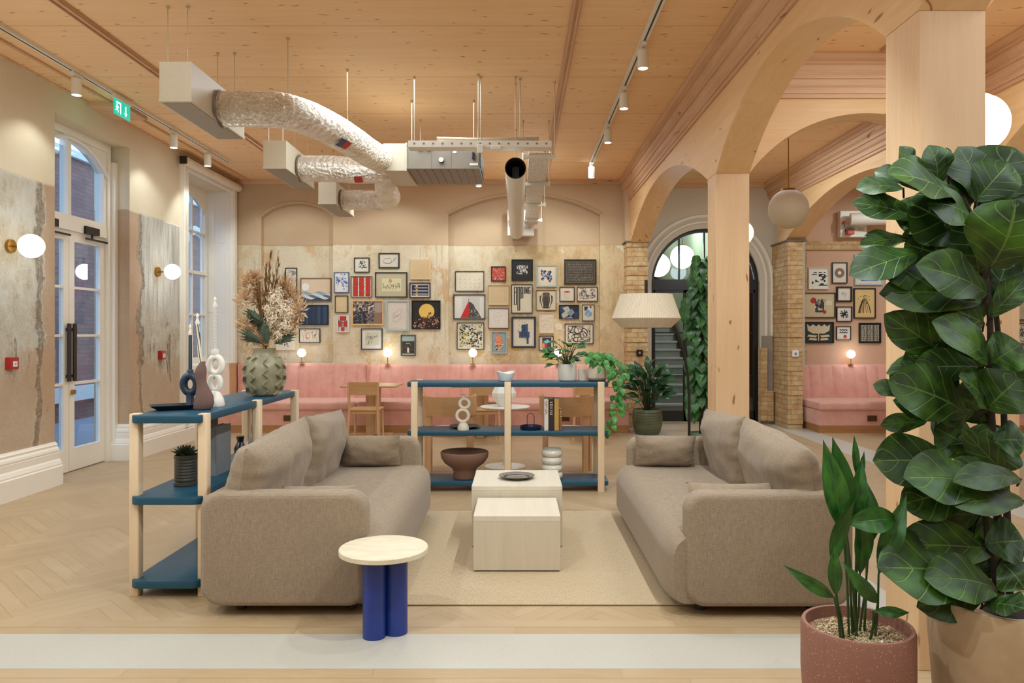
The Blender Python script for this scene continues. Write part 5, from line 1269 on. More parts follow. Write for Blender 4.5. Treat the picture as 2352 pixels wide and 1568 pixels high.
        for i in range(60): blob(r.gauss(0, .14)*w, r.gauss(-.02, .15)*h, r.uniform(.01, .05)*w, r.choice(('#2a4460', '#4a6480', '#1d2f44')), o, r, 7, .6)
        for i in range(26): x, y = r.gauss(0, .17)*w, r.gauss(0, .18)*h; stroke([(x, y), (x+r.uniform(-.04, .04)*w, y-r.uniform(.02, .1)*h)], .008*w, '#2a3d52', o, True)
    elif kind == 'thin': sc(.8, 60, '#8d7e66', .012, .16)
    elif kind == 'colour':
        rct(-A*.86, A*.86, -B*.86, B*.86, '#cfc0a2', o); rct(-.3*w, .38*w, -.4*h, .42*h, '#2e2f2c', o); o.append(([(-.25*w, .1*h), (.1*w, .3*h), (.3*w, .1*h), (0, -.02*h)], '#7fb0b8')); rct(-.36*w, -.12*w, -.36*h, -.0*h, '#d98a60', o); rct(-.12*w, .08*w, -.3*h, -.02*h, '#9c2f2a', o)
    elif kind == 'tangle':
        for i in range(38): stroke(curve(r, -A*.8, A*.8, -B*.8, B*.8, 10, .8*min(w, h)), .022*w, K, o, True)
    elif kind == 'maze':
        for i in range(22): x, y = r.choice(range(-4, 4))*.09*w, r.choice(range(-4, 4))*.09*h; rct(x, x+r.choice((.09, .18))*w, y, y+r.choice((.05, .12))*h, K, o)
    elif kind == 'ring':
        for k in range(12): circ(0, 0, (.36-.02*k)*w, ('#5c5148', '#8a6a52', '#a8745a', '#6e6a62')[k % 4], o, 36)
        circ(0, 0, .12*w, '#e8e0d0', o)
    elif kind == 'bluecut':
        for pts in ([(-.35, .1), (-.1, .35), (.0, .0), (-.3, -.15)], [(.0, .3), (.3, .4), (.35, .15), (.1, .05)], [(-.3, -.4), (-.3, -.2), (.0, -.2), (.1, -.4)], [(.1, -.4), (.15, -.1), (.35, -.2), (.35, -.4)], [(-.05, 0), (.2, -.1), (.1, -.2)]): o.append(([(x*w, y*h) for x, y in pts], '#2f5fa8'))
    elif kind == 'figure':
        circ(-.2*w, .2*h, .1*w, '#a82a24', o); rct(-.14*w, .16*w, -.3*h, .25*h, '#3a3530', o)
        for i in range(24): blob(.02*w+r.gauss(0, .06)*w, r.uniform(-.25, .25)*h, .05*w, r.choice(('#cfc4b0', '#6b635a', '#1f1b18', '#a39a8a')), o, r)
        circ(.17*w, -.28*h, .06*w, '#a82a24', o); rct(.22*w, .42*w, .0, .2*h, '#d8c9ac', o)
    elif kind == 'linefig': sc(.35, 10, '#3b352f', .014, .3)
    elif kind == 'boldx':
        for a in (.5, 1.4, 2.3, 2.9, .9): stroke([(-.3*w*math.cos(a), -.3*h*math.sin(a)), (.32*w*math.cos(a), .32*h*math.sin(a))], .07*w, K, o)
        stroke([(.1*w, -.3*h), (.28*w, -.2*h), (.2*w, .0)], .05*w, K, o)
    elif kind == 'dancer':
        for i in range(16): x = r.uniform(-.28, .28); stroke([(0+x*.3*w, .15*h), (x*.9*w, -.1*h), (x*1.25*w, -.35*h)], .02*w, '#3a2a1a', o, True)
        for i in range(26): blob(r.gauss(0, .12)*w, (.12+r.gauss(0, .1))*h, .025*w, '#33261a', o, r)
    elif kind == 'tulip':
        rct(-A*.97, A*.97, -B*.95, B*.95, '#1f2b20', o); c = '#cdbb98'
        o.append(([(-.4*w, .42*h), (-.3*w, .3*h), (-.2*w, .42*h), (-.08*w, .3*h), (0, .42*h), (.1*w, .3*h), (.2*w, .42*h), (.3*w, .3*h), (.4*w, .42*h), (.38*w, .1*h), (.2*w, -.05*h), (-.2*w, -.05*h), (-.38*w, .1*h)], c))
        rct(-.015*w, .015*w, -.42*h, 0, c, o)
        for s in (-1, 1): o.append(([(s*.05*w, -.15*h), (s*.35*w, -.1*h), (s*.4*w, -.2*h), (s*.1*w, -.25*h)], c)); o.append(([(s*.05*w, -.3*h), (s*.3*w, -.26*h), (s*.35*w, -.36*h), (s*.08*w, -.4*h)], c))
    elif kind == 'waves2':
        for k in (.25, .05): stroke([((-.3+i*.06)*w, (k+.05*math.sin(i*1.9))*h) for i in range(11)], .07*w, K, o)
        circ(.12*w, -.26*h, .13*w, '#c8402e', o)
    elif kind == 'bars':
        rct(-A, A, -B, B, '#1c1b18', o)
        for j in range(8):
            for i in range(13): x = -A*.88+i*w*.88/12.5; y = -B*.85+j*h*.86/8; l = .085*h; dx = r.uniform(-.012, .012)*w; o.append(([(x, y), (x+.03*w, y), (x+.03*w+dx, y+l), (x+dx, y+l)], '#d9ceb4'))
    return o
def picture(px0, py0, px1, py1, Y, fcol, fw, mcol, kind, label, group, seed=1, depth=.03, mat=0.0):
    x0, x1 = X_(px0, Y), X_(px1, Y); z1, z0 = Z_(py0, Y), Z_(py1, Y); w, h = x1-x0, z1-z0; cx, cz = (x0+x1)/2, (z0+z1)/2
    t = thing('framed_picture' if fw else 'canvas_print', label, 'picture', (cx, Y, cz), group=group)
    if fw:
        m = MB(); a, b = w/2, h/2
        for q in ((-a, -a+fw, -b, b), (a-fw, a, -b, b), (-a+fw, a-fw, b-fw, b), (-a+fw, a-fw, -b, -b+fw)): m.box(q[0], q[1], -depth, -.001, q[2], q[3])
        m.build('frame', flat(fcol, .4), t)
    iw, ih = w-2*fw, h-2*fw; pols = art(kind, iw, ih, seed); cols = [mcol]; 
    for p, c in pols:
        if c not in cols: cols.append(c)
    m = MB(); yb = -depth*.45 if fw else -depth
    if fw: m.box(-iw/2, iw/2, yb, -.002, -ih/2, ih/2, 0)
    else: m.rbox(-iw/2, iw/2, yb, -.001, -ih/2, ih/2, .003, 1)
    n = len(pols)
    for i, (p, c) in enumerate(pols):
        yy = yb-.0005-.004*i/max(n, 40); q = [(min(iw/2*.995, max(-iw/2*.995, x)), yy, min(ih/2*.995, max(-ih/2*.995, zc))) for x, zc in p]
        if sum(q[k][0]*q[(k+1) % len(q)][2]-q[(k+1) % len(q)][0]*q[k][2] for k in range(len(q))) < 0: q.reverse()
        m.add(q, [tuple(range(len(q)))], cols.index(c))
    me = m.build('artwork', [flat(c, .55, var=.02) for c in cols], t)
    return t
YA, YC = YB+.13, YB
GL = 'framed pictures of the left picture wall'; GM = 'framed pictures of the middle picture wall'; GR = 'framed pictures of the right picture wall'; GQ = 'framed pictures in the right bay'
K_ = '#1b1512'; CR = '#e4d8c2'
PL = [
 (656, 615, 683, 672, YA, K_, .012, CR, 'squiggle', 'narrow framed print behind the dried flowers, above the other', GL, 51),
 (656, 668, 683, 732, YA, K_, .012, CR, 'birds', 'narrow framed print behind the dried flowers, the lower of two', GL, 52),
 (691, 638, 761, 692, YA, '#7a5238', .012, '#dcc3a4', 'wave', 'wide framed seascape print, top picture beside the dried flowers', GL, 2),
 (688, 700, 755, 746, YA, K_, .012, '#22344c', 'bluefield', 'dark blue framed print below the seascape', GL, 3),
 (688, 754, 736, 787, YA, K_, .010, CR, 'flowers', 'small framed flower print below the dark blue print', GL, 4),
 (635, 759, 680, 804, YA, '', 0, '#dfd2bc', 'blocks2', 'unframed cream print with grey blocks behind the ribbed vase', GL, 5),
 (814, 591.6, 849, 625.6, YC, K_, .012, '#e0dac8', 'glyphs', 'small black framed square of dense black marks, leftmost of the top row', GL, 6),
 (870, 581, 918, 616, YC, K_, .018, '#dcd2c0', 'lips', 'black framed brush drawing of lips', GL, 7),
 (943, 595, 990, 642, YC, '', 0, '#dcbf92', 'marks', 'tan unframed canvas of faint small marks', GL, 8),
 (768, 625, 802, 672, YC, '#2e3f78', .008, '#dfdcd4', 'toile', 'blue framed blue and white print', GL, 9),
 (806.6, 634, 855, 682.5, YC, '#4a3a2a', .008, '#ddd2bf', 'redseed', 'square print of red bands with black seeds', GL, 10),
 (862, 625, 936, 683, YC, K_, .016, '#c2b592', 'botanic', 'large black framed botanical print with a wide beige mount', GL, 11),
 (941, 649, 989, 684, YC, '#1c1c34', .016, '#e8dcc8', 'stripes', 'framed print of navy and cream stripes', GL, 12),
 (770, 678.6, 800, 718, YC, K_, .010, '#d9bd8e', 'faint', 'small framed tan drawing below the blue and white print', GL, 13),
 (808.5, 688.6, 881.6, 746.6, YC, '#d9b07c', .022, '#d9c8ac', 'foliage', 'pale wood framed dark foliage photograph', GL, 14),
 (887, 689, 940, 759.6, YC, '#a9b7b4', .026, '#d6c8b8', 'curl', 'pale blue framed thin curl drawing', GL, 15),
 (946, 689.7, 1012, 755.8, YC, K_, .010, '#1d1916', 'moon', 'dark print of a yellow disc above a crowd', GL, 16),
 (773.7, 724, 803, 763, YC, '', 0, '#dfd2c4', 'redchair', 'unframed print of a red abstract chair shape', GL, 17),
 (830, 754, 879, 802.6, YC, K_, .012, '#dfd8c8', 'sketch', 'black framed square sketch with white mount above the banquette', GL, 18),
 (921, 768.6, 955, 816.4, YC, K_, .010, '#a8a494', 'poster', 'small framed poster of a street scene, lowest of the left wall', GL, 19),
 (1046, 622.6, 1112, 669, YA, K_, .010, '#dcd0b6', 'birds', 'black framed print of scattered small birds', GM, 21),
 (1128, 611.7, 1162, 646, YA, K_, .012, '#b83a26', 'rednet', 'small black framed red dotted print', GM, 22),
 (1175, 595.8, 1224, 645, YA, K_, .014, '#1d1e1c', 'whitemaze', 'black framed black print with a white maze', GM, 23),
 (1231, 607.5, 1279.7, 659, YA, '#a3aba0', .024, '#d9c6a6', 'crystals', 'grey framed print of dark blue crystals', GM, 24),
 (1296, 595.8, 1369, 653, YA, K_, .014, '#3a2f22', 'script', 'large black framed dark print with pale lines of marks', GM, 25),
 (1042, 676, 1114.7, 733, YA, K_, .014, '#dcd6c8', 'castle', 'black framed print of a half red half grey rocky tower', GM, 26),
 (1121, 654.7, 1169, 701, YA, '#b8935e', .008, '#ddc49a', 'marks', 'tan framed print of rows of small marks', GM, 0),
 (1174.4, 652.8, 1223, 719.4, YA, K_, .010, '#d9ccb0', 'letters', 'framed poster reading BORING in tall black letters', GM, 28),
 (1231, 665.8, 1277.7, 712.7, YA, '#6a4026', .008, '#cdbf9c', 'vase', 'square framed print of a dark ancient vase', GM, 29),
 (1285, 658.5, 1319.5, 692.4, YA, K_, .012, '#d9c9b0', 'cup', 'small framed drawing of a cup of red drink', GM, 30),
 (1325, 658.5, 1372, 692, YA, K_, .010, '#d9c9b4', 'squiggle', 'framed print of dark squiggles, rightmost of its row', GM, 31),
 (1283.7, 700, 1329.4, 732, YA, '#2a1c18', .006, '#15202e', 'shards', 'framed navy and grey angular print', GM, 32),
 (1336.7, 699, 1365, 737, YA, '#3a2418', .008, '#d3c3a4', 'shards2', 'small framed print of pale blue shards', GM, 33),
 (1049.7, 740.4, 1112, 802.4, YA, K_, .010, '#d9d4c4', 'speckle', 'square framed yellow and black speckled print', GM, 34),
 (1121.4, 707, 1168.7, 754, YA, '#4a3020', .008, '#dcd2c2', 'face', 'square framed thin line drawing of a face', GM, 35),
 (1127.7, 760, 1165.4, 812, YA, '#a9aca4', .020, '#8aa09c', 'orange', 'grey framed print of an orange flower', GM, 36),
 (1174.6, 727, 1231, 798.6, YA, '#26303a', .030, '#d6c8ae', 'inkblot', 'dark framed print of a blue ink shape', GM, 37),
 (1237.6, 717.5, 1272.6, 765, YA, '#d9bd98', .014, '#dccaae', 'thin', 'pale framed print of thin scattered strokes', GM, 38),
 (1237.6, 771, 1271.6, 805, YA, '#3a1f14', .012, '#cfc0a2', 'colour', 'small dark framed print of coloured blocks', GM, 39),
 (1297, 743, 1362.5, 789.6, YA, K_, .010, '#dccbb2', 'tangle', 'wide framed tangle of black lines above the potted plant', GM, 40),
 (1856, 615, 1903, 664, YC, '#d9cdb8', .012, '#e2dccc', 'maze', 'cream framed black block maze print beside the brick pier', GQ, 61),
 (1910, 602.6, 1945, 650.7, YC, K_, .012, '#d9cdb6', 'ring', 'black framed print of a brown ring', GQ, 62),
 (1961.6, 585, 2027, 654.7, YC, '#a9b9bf', .022, '#d9d0b6', 'bluecut', 'large pale blue framed print of blue cut shapes', GQ, 63),
 (1845, 672, 1917.5, 730, YC, K_, .014, '#c9b48c', 'figure', 'black framed print of a grey figure with red discs', GQ, 64),
 (1920, 658, 1955.7, 693, YC, K_, .024, '#dcd3c4', 'linefig', 'small thick black framed line drawing', GQ, 65),
 (1920, 703.7, 1955.7, 738.5, YC, K_, .014, '#dcd3c4', 'boldx', 'small black framed print of bold crossing strokes', GQ, 66),
 (1959.7, 661.6, 2010, 731, YC, K_, .016, '#d9b878', 'dancer', 'tall black framed print of brown brushed figures on yellow', GQ, 67),
 (1845, 739, 1914, 788, YC, K_, .012, '#1f2b20', 'tulip', 'black framed print of a cream tulip shape on dark green', GQ, 68),
 (1920, 749, 1953, 780.6, YC, K_, .008, '#dcd3c4', 'waves2', 'small framed print of black waves and a red dot', GQ, 69),
 (1972, 741, 2022, 788, YC, K_, .010, '#1c1b18', 'bars', 'square black print of rows of cream bars', GQ, 70),
 (2332, 690, 2376, 735, YC, K_, .012, '#cfc2a4', 'curl', 'framed line drawing at the right edge, above the other', GQ, 71),
 (2334, 742, 2384, 790, YC, K_, .012, '#dccfb6', 'squiggle', 'framed squiggle print at the right edge, the lower one', GQ, 72),
]
for q in PL: picture(*q)

# ================================================================== THINGS ON THE SHELVES
ZT, ZM, ZB = 1.033, .572, .100
def ringtube(m, c, R, r, axis='y', n=36, k=12, rx=1.0, rz=1.0):
    m.tube([(c[0]+R*rx*math.cos(2*PI*i/n), c[1], c[2]+R*rz*math.sin(2*PI*i/n)) if axis == 'y' else (c[0], c[1]+R*rx*math.cos(2*PI*i/n), c[2]+R*rz*math.sin(2*PI*i/n)) for i in range(n)], r, k, closed=True)
def candle(t, x, y, z0, z1, r, mat, lean=0):
    m = MB(); m.tube([(x, y, z0), (x+lean, y, z1)], [r, r*.85], 16); c = m.build('candle', mat, t, smooth=True, angle=.6)
    k = MB(); k.lathe([(.001, 0), (r*.95, 0), (r*1.15, .012), (r*.6, .03), (r*.45, .038), (r*.8, .05), (r*.3, .065), (.001, .07)], (x+lean, y, z1-.002), 14); k.build('wax_tip', flat('#e8e0d2', .5), c, smooth=True)
def stripem(name, a, b, kind):
    q = NT(name); q.set(Roughness=.5); o = q.xyz()
    if kind == 'check':
        f = q.math('MULTIPLY', q.math('SINE', q.math('MULTIPLY', o[2], 260)), q.math('SINE', q.math('MULTIPLY', q.math('ARCTAN2', q.math('SUBTRACT', o[1], 0), q.math('SUBTRACT', o[0], .0)), 6)))
    elif kind == 'vert': f = q.math('SINE', q.math('MULTIPLY', o[0], 420))
    else: f = q.math('SINE', q.math('ADD', q.math('MULTIPLY', o[2], 60), q.math('MULTIPLY', o[0], 420)))
    q.col(q.ramp(f, [(.45, a), (.55, b)])); return q.m
# holders on the left shelf (near end)
t = thing('candle_holder', 'dark blue ring candle holder with a dark candle, leftmost of three', 'candle holder', (X_(437, 4.68), 4.68, ZT))
m = MB(); m.lathe([(.03, 0), (.03, .01), (.024, .02), (.024, .10)], n=24); ringtube(m, (0, 0, .150), .048, .024, 'y', rx=.85, rz=1.1); m.lathe([(.018, .205), (.02, .235), (.016, .24)], n=20); m.build('holder', flat('#1f3448', .35), t, smooth=True, angle=1)
candle(t, 0, 0, .235, .455, .011, stripem('dark_candle', '#24323a', '#3f5058', 'vert'))
t = thing('candle_holder', 'speckled mauve curvy candle holder with a diagonally striped candle', 'candle holder', (X_(465, 4.60), 4.60, ZT))
pr = [(.045, 0), (.055, .01), (.06, .04), (.053, .085), (.038, .13), (.030, .165), (.033, .20), (.036, .225), (.030, .255), (.019, .275), (.017, .290), (.012, .293)]
m = MB(); m.loops([[(r*math.cos(2*PI*i/28)+.012*math.sin(z*22), r*.8*math.sin(2*PI*i/28), z) for i in range(28)] for r, z in pr]); m.build('holder', terrazzo('mauve_speckled', '#6f544c', '#8d7268', '#4f3a36', 200, .8), t, smooth=True, angle=1)
candle(t, -.012, 0, .285, .52, .012, stripem('striped_candle', '#e0d8c0', '#3f4636', 'diag'), -.018)
t = thing('candle_holder', 'white knotted ring candle holder with a checked grey candle, rightmost of three', 'candle holder', (X_(494, 4.82), 4.82, ZT))
m = MB(); m.lathe([(.055, 0), (.06, .01), (.052, .05), (.03, .09), (.022, .10)], n=24); ringtube(m, (0, 0, .150), .038, .020, 'y', rx=.8, rz=1.25); ringtube(m, (.004, 0, .262), .045, .021, 'y', rx=.85, rz=1.15); m.lathe([(.02, .325), (.026, .345), (.024, .36), (.016, .36)], n=20); m.build('holder', CW, t, smooth=True, angle=1)
candle(t, 0, 0, .355, .63, .013, stripem('checked_candle', '#d9d6cf', '#6a6f76', 'check'))
t = thing('tray', 'black shallow angular tray at the near end of the left shelf', 'tray', (X_(394, 4.58), 4.60, ZT), .5)
m = MB(); L = [[(a*x, b*x, z) for a, b in ((-.13, -.075), (.13, -.075), (.13, .075), (-.13, .075))] for x, z in ((.62, 0), (1.0, .030), (.97, .033), (.60, .008))]; m.loops(L); m.build('dish', flat('#15171a', .35), t)
# ribbed vase
VAS = flat('#8f886c', .35, var=.25, scale=9)
t = thing('ribbed_vase', 'large olive vase with wavy fins holding the dried flowers', 'vase', (X_(607, 5.62), 5.62, ZT))
m = MB(); pr = [(.075, 0), (.10, .02), (.125, .08), (.138, .15), (.132, .215), (.115, .265), (.088, .295), (.080, .33), (.085, .35), (.078, .35), (.07, .32), (.07, .25)]
m.lathe(pr, n=40, cap1=False); m.build('vase_body', VAS, t, smooth=True, angle=1.2)
m = MB()
def rad(z):
    for (r0, z0), (r1, z1) in zip(pr[:8], pr[1:9]):
        if z0 <= z <= z1: return r0+(r1-r0)*(z-z0)/(z1-z0)
    return .08
for k in range(9):
    pts = []; a0 = 2*PI*k/9+.2
    for i in range(61):
        z = .012+i*.0046; a = a0+.12*math.sin(i*.36+k*.7); pts.append((a, z))
    vs = []; 
    for a, z in pts:
        r = rad(z); 
        for rr, da in ((r-.004, -.01), (r+.016, .0), (r+.022, .03), (r-.004, .06)): vs.append((rr*math.cos(a+da), rr*math.sin(a+da), z))
    n = len(pts); m.add(vs, [(4*i+j, 4*i+(j+1) % 4, 4*i+4+(j+1) % 4, 4*i+4+j) for i in range(n-1) for j in range(4)])
m.build('wavy_fins', VAS, t, smooth=True, angle=1)

# ---- leaves
def leaf(m, B, T, w, up, curl=.15, wav=.0, prof='ovate', nu=6, nv=10, fold=.15, lid=0.0, mi=0, rnd=random):
    B = Vector(B); T = Vector(T); d = T-B; L = d.length; d.normalize(); up = Vector(up); up = (up-d*up.dot(d)); up = up.normalized() if up.length > 1e-5 else d.orthogonal().normalized(); s = d.cross(up).normalized()
    vs = []; uv = []; ph = rnd.random()*6
    for j in range(nv+1):
        v = j/nv
        if prof == 'fiddle': f = (math.sin(PI*min(1, v*1.02)**.95)**.55)*(.62+.55*v-.10*math.sin(v*PI*2)) if 0 < v < 1 else 0.02
        elif prof == 'heart': f = math.sin(PI*v**.62)**.8 if 0 < v < 1 else .02
        elif prof == 'lance': f = math.sin(PI*v**.85)**1.1 if 0 < v < 1 else .01
        else: f = math.sin(PI*v**.8)**.85 if 0 < v < 1 else .02
        c = B+d*(L*v)+up*(curl*L*math.sin(PI*v)-curl*L*.6*v*v)
        for i in range(nu+1):
            u = -1+2*i/nu; y = u*w/2*f
            z = fold*abs(u)*w/2*f + wav*w*math.sin(v*11+ph+u*1.5)*abs(u)**1.5*f
            vs.append(c+s*y+up*z); uv.append(((u+1)/2, v*.998+lid))
    fs = []; fu = []
    for j in range(nv):
        for i in range(nu):
            a = j*(nu+1)+i; q = (a, a+1, a+nu+2, a+nu+1); fs.append(q); fu.append([uv[k] for k in q])
    m.add(vs, fs, mi, fu)
def finish_leaves(o): 
    for p in o.data.polygons: p.use_smooth = True
    return o
# dried bouquet
t = thing('dried_flower_arrangement', 'dried pampas grass, pale blossoms and dark green leaves in the ribbed vase', 'dried flowers', (X_(607, 5.62), 5.62, ZT+.30))
rn = random.Random(11)
def loc(px, py, dy=0): v = P(px, py, 5.62+dy); return v-t.location
m = MB(); g = MB()
for (px, py, dy) in ((622, 572, 0), (636, 600, .05), (612, 600, -.05), (655, 620, .1), (586, 622, .05), (640, 575, .0), (666, 640, -.02), (598, 640, -.1)):
    tip = loc(px, py, dy); m.tube([(0, 0, 0), tip*.5+Vector((0, 0, .03)), tip], [.004, .003, .0015], 5)
m.build('stems', flat('#9b7a4c', .8), t)
# brown grass plumes
m = MB()
for (px, py, dy) in ((622, 588, 0), (612, 615, -.05), (640, 605, .06), (655, 640, .02), (588, 640, .0), (596, 655, -.06), (628, 640, .04), (645, 655, -.06), (604, 700, .1)):
    tip = loc(px, py, dy); b = tip*.45
    for i in range(44):
        k = rn.random(); p = b.lerp(tip, k); d = (tip-b).normalized()+Vector((rn.gauss(0, .16), rn.gauss(0, .16), rn.gauss(.1, .1))); q = p+d*rn.uniform(.04, .10)*(1.2-k*.5); leaf(m, p, q, .009, (rn.gauss(0, 1), -1, 0), .05, nu=2, nv=3)
finish_leaves(m.build('brown_plumes', flat('#7b5a34', .9, var=.25, scale=30), t))
# cream pampas and blossoms
def fluff(m, c, r, n, l, w, cone=None):
    for i in range(n):
        d = Vector((rn.gauss(0, 1), rn.gauss(0, 1), rn.gauss(.15, 1))).normalized(); p = c+Vector((d.x*r[0], d.y*r[1], d.z*r[2]))*rn.uniform(.35, 1); e = (d+Vector((0, 0, .25)))*l*rn.uniform(.5, 1.2)
        leaf(m, p, p+e, w, (rn.gauss(0, 1), rn.gauss(0, 1), rn.gauss(0, 1)), .1, nu=2, nv=2)
m = MB()
for px, py, r, n in ((575, 655, .045, 150), (668, 690, .055, 170), (672, 730, .05, 150), (556, 690, .03, 70), (598, 690, .05, 130), (655, 665, .05, 130), (560, 745, .03, 60), (585, 640, .03, 90), (578, 770, .04, 110), (600, 785, .03, 70), (688, 715, .04, 60), (660, 760, .035, 60), (640, 770, .03, 60)):
    fluff(m, loc(px, py, rn.uniform(-.08, .08)), (r*1.1, r*.8, r*1.4), int(n*1.8), .055, .011)
finish_leaves(m.build('pampas_plumes', flat('#d3b088', .9, var=.2, scale=25), t))
m = MB()
for px, py, r, n in ((632, 690, .055, 420), (648, 712, .05, 320), (618, 712, .04, 200), (655, 748, .045, 260), (628, 735, .05, 220), (660, 722, .04, 180), (640, 672, .03, 120), (640, 768, .03, 120)):
    c = loc(px, py, -.10)
    for i in range(n):
        d = Vector((rn.gauss(0, 1), rn.gauss(-.3, 1), rn.gauss(0, 1))).normalized(); p = c+Vector((d.x*r, d.y*r*.8, d.z*r*1.25))*rn.uniform(.2, 1.25)
        for k in range(4):
            a = rn.random()*6; s_ = d.orthogonal().normalized(); q = (s_*math.cos(a)+d.cross(s_)*math.sin(a)); leaf(m, p, p+q*.013+d*rn.uniform(-.002, .01), .008, d, .1, nu=1, nv=2)
finish_leaves(m.build('white_blossoms', flat('#e9d6bb', .85, var=.1, scale=25), t))
m = MB()
for (bx, by, tx, ty, w, dy) in ((612, 745, 548, 716, .085, -.05), (606, 790, 536, 758, .05, -.08), (612, 780, 590, 715, .10, -.02), (615, 790, 600, 735, .09, -.1), (630, 790, 680, 765, .07, -.06), (622, 760, 640, 700, .06, .05), (604, 782, 545, 772, .04, 0), (640, 775, 676, 756, .06, .05), (605, 770, 562, 708, .08, .05)):
    for k in range(5): 
        a = (k-2)*.13; b = loc(bx, by, dy); e = loc(tx, ty, dy)-b; ca, sa = math.cos(a), math.sin(a); e2 = Vector((e.x*ca-e.z*sa, e.y+.02*k, e.x*sa+e.z*ca)); leaf(m, b, b+e2*(1-.06*abs(k-2)), w*.42, (rn.uniform(-.3, .3), -1, .5), .08, .02, 'lance', 4, 6, lid=rn.randrange(40))
finish_leaves(m.build('green_leaves', leafm('dried_green_leaf', '#2e3f2c', '#4c5c3e', '#6a7450', .6, .01), t))

# middle shelf of the left unit
t = thing('potted_aloe', 'small spiky aloe in a dark grooved pot on the left shelf', 'potted plant', (X_(427, 4.62)+.0, 4.62, ZM))
m = MB(); m.lathe([(.066, 0), (.070, .004), (.070, .022), (.060, .026)]+[(.064+.0025*(k % 2), .03+.009*k) for k in range(15)]+[(.069, .17), (.069, .186), (.062, .186), (.06, .165), (.001, .165)], n=36); m.build('pot', flat('#3e3b33', .35, var=.2, scale=12), t, smooth=True, angle=.5)
m = MB()
for i in range(34):
    a = i*2.4; el = .35+1.1*(i/34); d = Vector((math.cos(a)*math.cos(el), math.sin(a)*math.cos(el), math.sin(el))); b = Vector((0, 0, .165)); l = .10-.02*(i/34); tp = b+d*l
    m.tube([b+d*.01, b+d*l*.5+Vector((0, 0, .006)), tp], [.012, .009, .001], 5)
m.build('spiky_leaves', flat('#22331f', .5, var=.2), t, smooth=True)
# big books / folders standing
BK = [('#6f6f6e', .034, .33, .26, 'large grey book standing at the left end of the book row on the left shelf'), ('#8d8a86', .022, .28, .22, 'light grey book, second in the row on the left shelf'), ('#b9b4ac', .018, .28, .22, 'pale grey book in the row on the left shelf, before the black one'), ('#16181c', .02, .285, .22, 'black book in the row on the left shelf'), ('#7c7f80', .05, .315, .25, 'thick dark grey book standing at the right end of the row on the left shelf')]
def book(label, c, w, h, d, loc, rz=0, group='books', page='#d9cfb8', title=None, tcol='#e8e0d0'):
    t = thing('book', label, 'book', loc, rz, group)
    m = MB(); m.box(-w/2, -w/2+.0025, -d/2, d/2, 0, h); m.box(w/2-.0025, w/2, -d/2, d/2, 0, h); m.rbox(-w/2, w/2, -d/2, -d/2+.004, 0, h, .0015, 1); m.build('cover', flat(c, .6), t)
    m = MB(); m.box(-w/2+.0026, w/2-.0026, -d/2+.004, d/2-.004, .003, h-.004); m.build('pages', flat(page, .8), t)
    if title:
        m = MB(); y = -d/2-.0006
        FONT = {'P': ['V0', 'T', 'M', 'v1'], 'O': ['V0', 'V1', 'T', 'B'], 'R': ['V0', 'T', 'M', 'v1', 'D'], 'T': ['C', 'T'], 'U': ['V0', 'V1', 'B'], 'G': ['V0', 'T', 'B', 'w1', 'm'], 'A': ['V0', 'V1', 'T', 'M'], 'L': ['V0', 'B'], 'I': ['C']}
        chs = title; n = len(chs); z = h*.93; lh = h*.45/n if n > 4 else h*.12; cw = w*.5
        for ch in chs:   # letters rotated to read down the spine: glyph x -> -z, glyph y -> x
            def seg(gx0, gx1, gy0, gy1): m.box(-cw/2+gy0*cw, -cw/2+gy1*cw, y, y+.0004, z-gx1*lh*.8, z-gx0*lh*.8)
            for s_ in FONT.get(ch, ['V0', 'V1', 'T', 'B']):
                {'V0': lambda: seg(0, .22, 0, 1), 'V1': lambda: seg(.78, 1, 0, 1), 'T': lambda: seg(0, 1, .8, 1), 'B': lambda: seg(0, 1, 0, .2), 'M': lambda: seg(0, 1, .42, .6), 'v1': lambda: seg(.78, 1, .42, 1), 'w1': lambda: seg(.78, 1, 0, .5), 'm': lambda: seg(.5, 1, .42, .58), 'C': lambda: seg(.38, .62, 0, 1), 'D': lambda: seg(.62, .9, 0, .45)}[s_]()
            z -= lh
        m.build('spine_title', flat(tcol, .6), t)
    return t
x = X_(413, 5.08); xs = []
for c, w, h, d, lab in BK:
    if 'left end' in lab: book(lab, c, w, h, d, (-2.12, 5.18, ZM), PI/2*0+.0, 'large grey books on the left shelf'); x = -2.085
    else: book(lab, c, w, h, d, (x+w/2+.002, 5.03, ZM), 0, 'large grey books on the left shelf'); x += w+.006
t = thing('small_vase', 'small glossy black pinched vase behind the left sofa back', 'vase', (X_(552, 5.75), 5.75, ZM))
m = MB(); m.lathe([(.03, 0), (.045, .02), (.048, .05), (.03, .085), (.022, .10), (.028, .13), (.03, .145), (.024, .145)], n=24); m.build('vase_body', flat('#1a1a1e', .2), t, smooth=True)
t = thing('small_vase', 'small slate blue round vase behind the left sofa, right of the black one', 'vase', (X_(580, 5.85), 5.88, ZM))
m = MB(); m.lathe([(.03, 0), (.045, .03), (.04, .09), (.02, .12), (.015, .12)], n=24); m.build('vase_body', flat('#6a7290', .3), t, smooth=True)

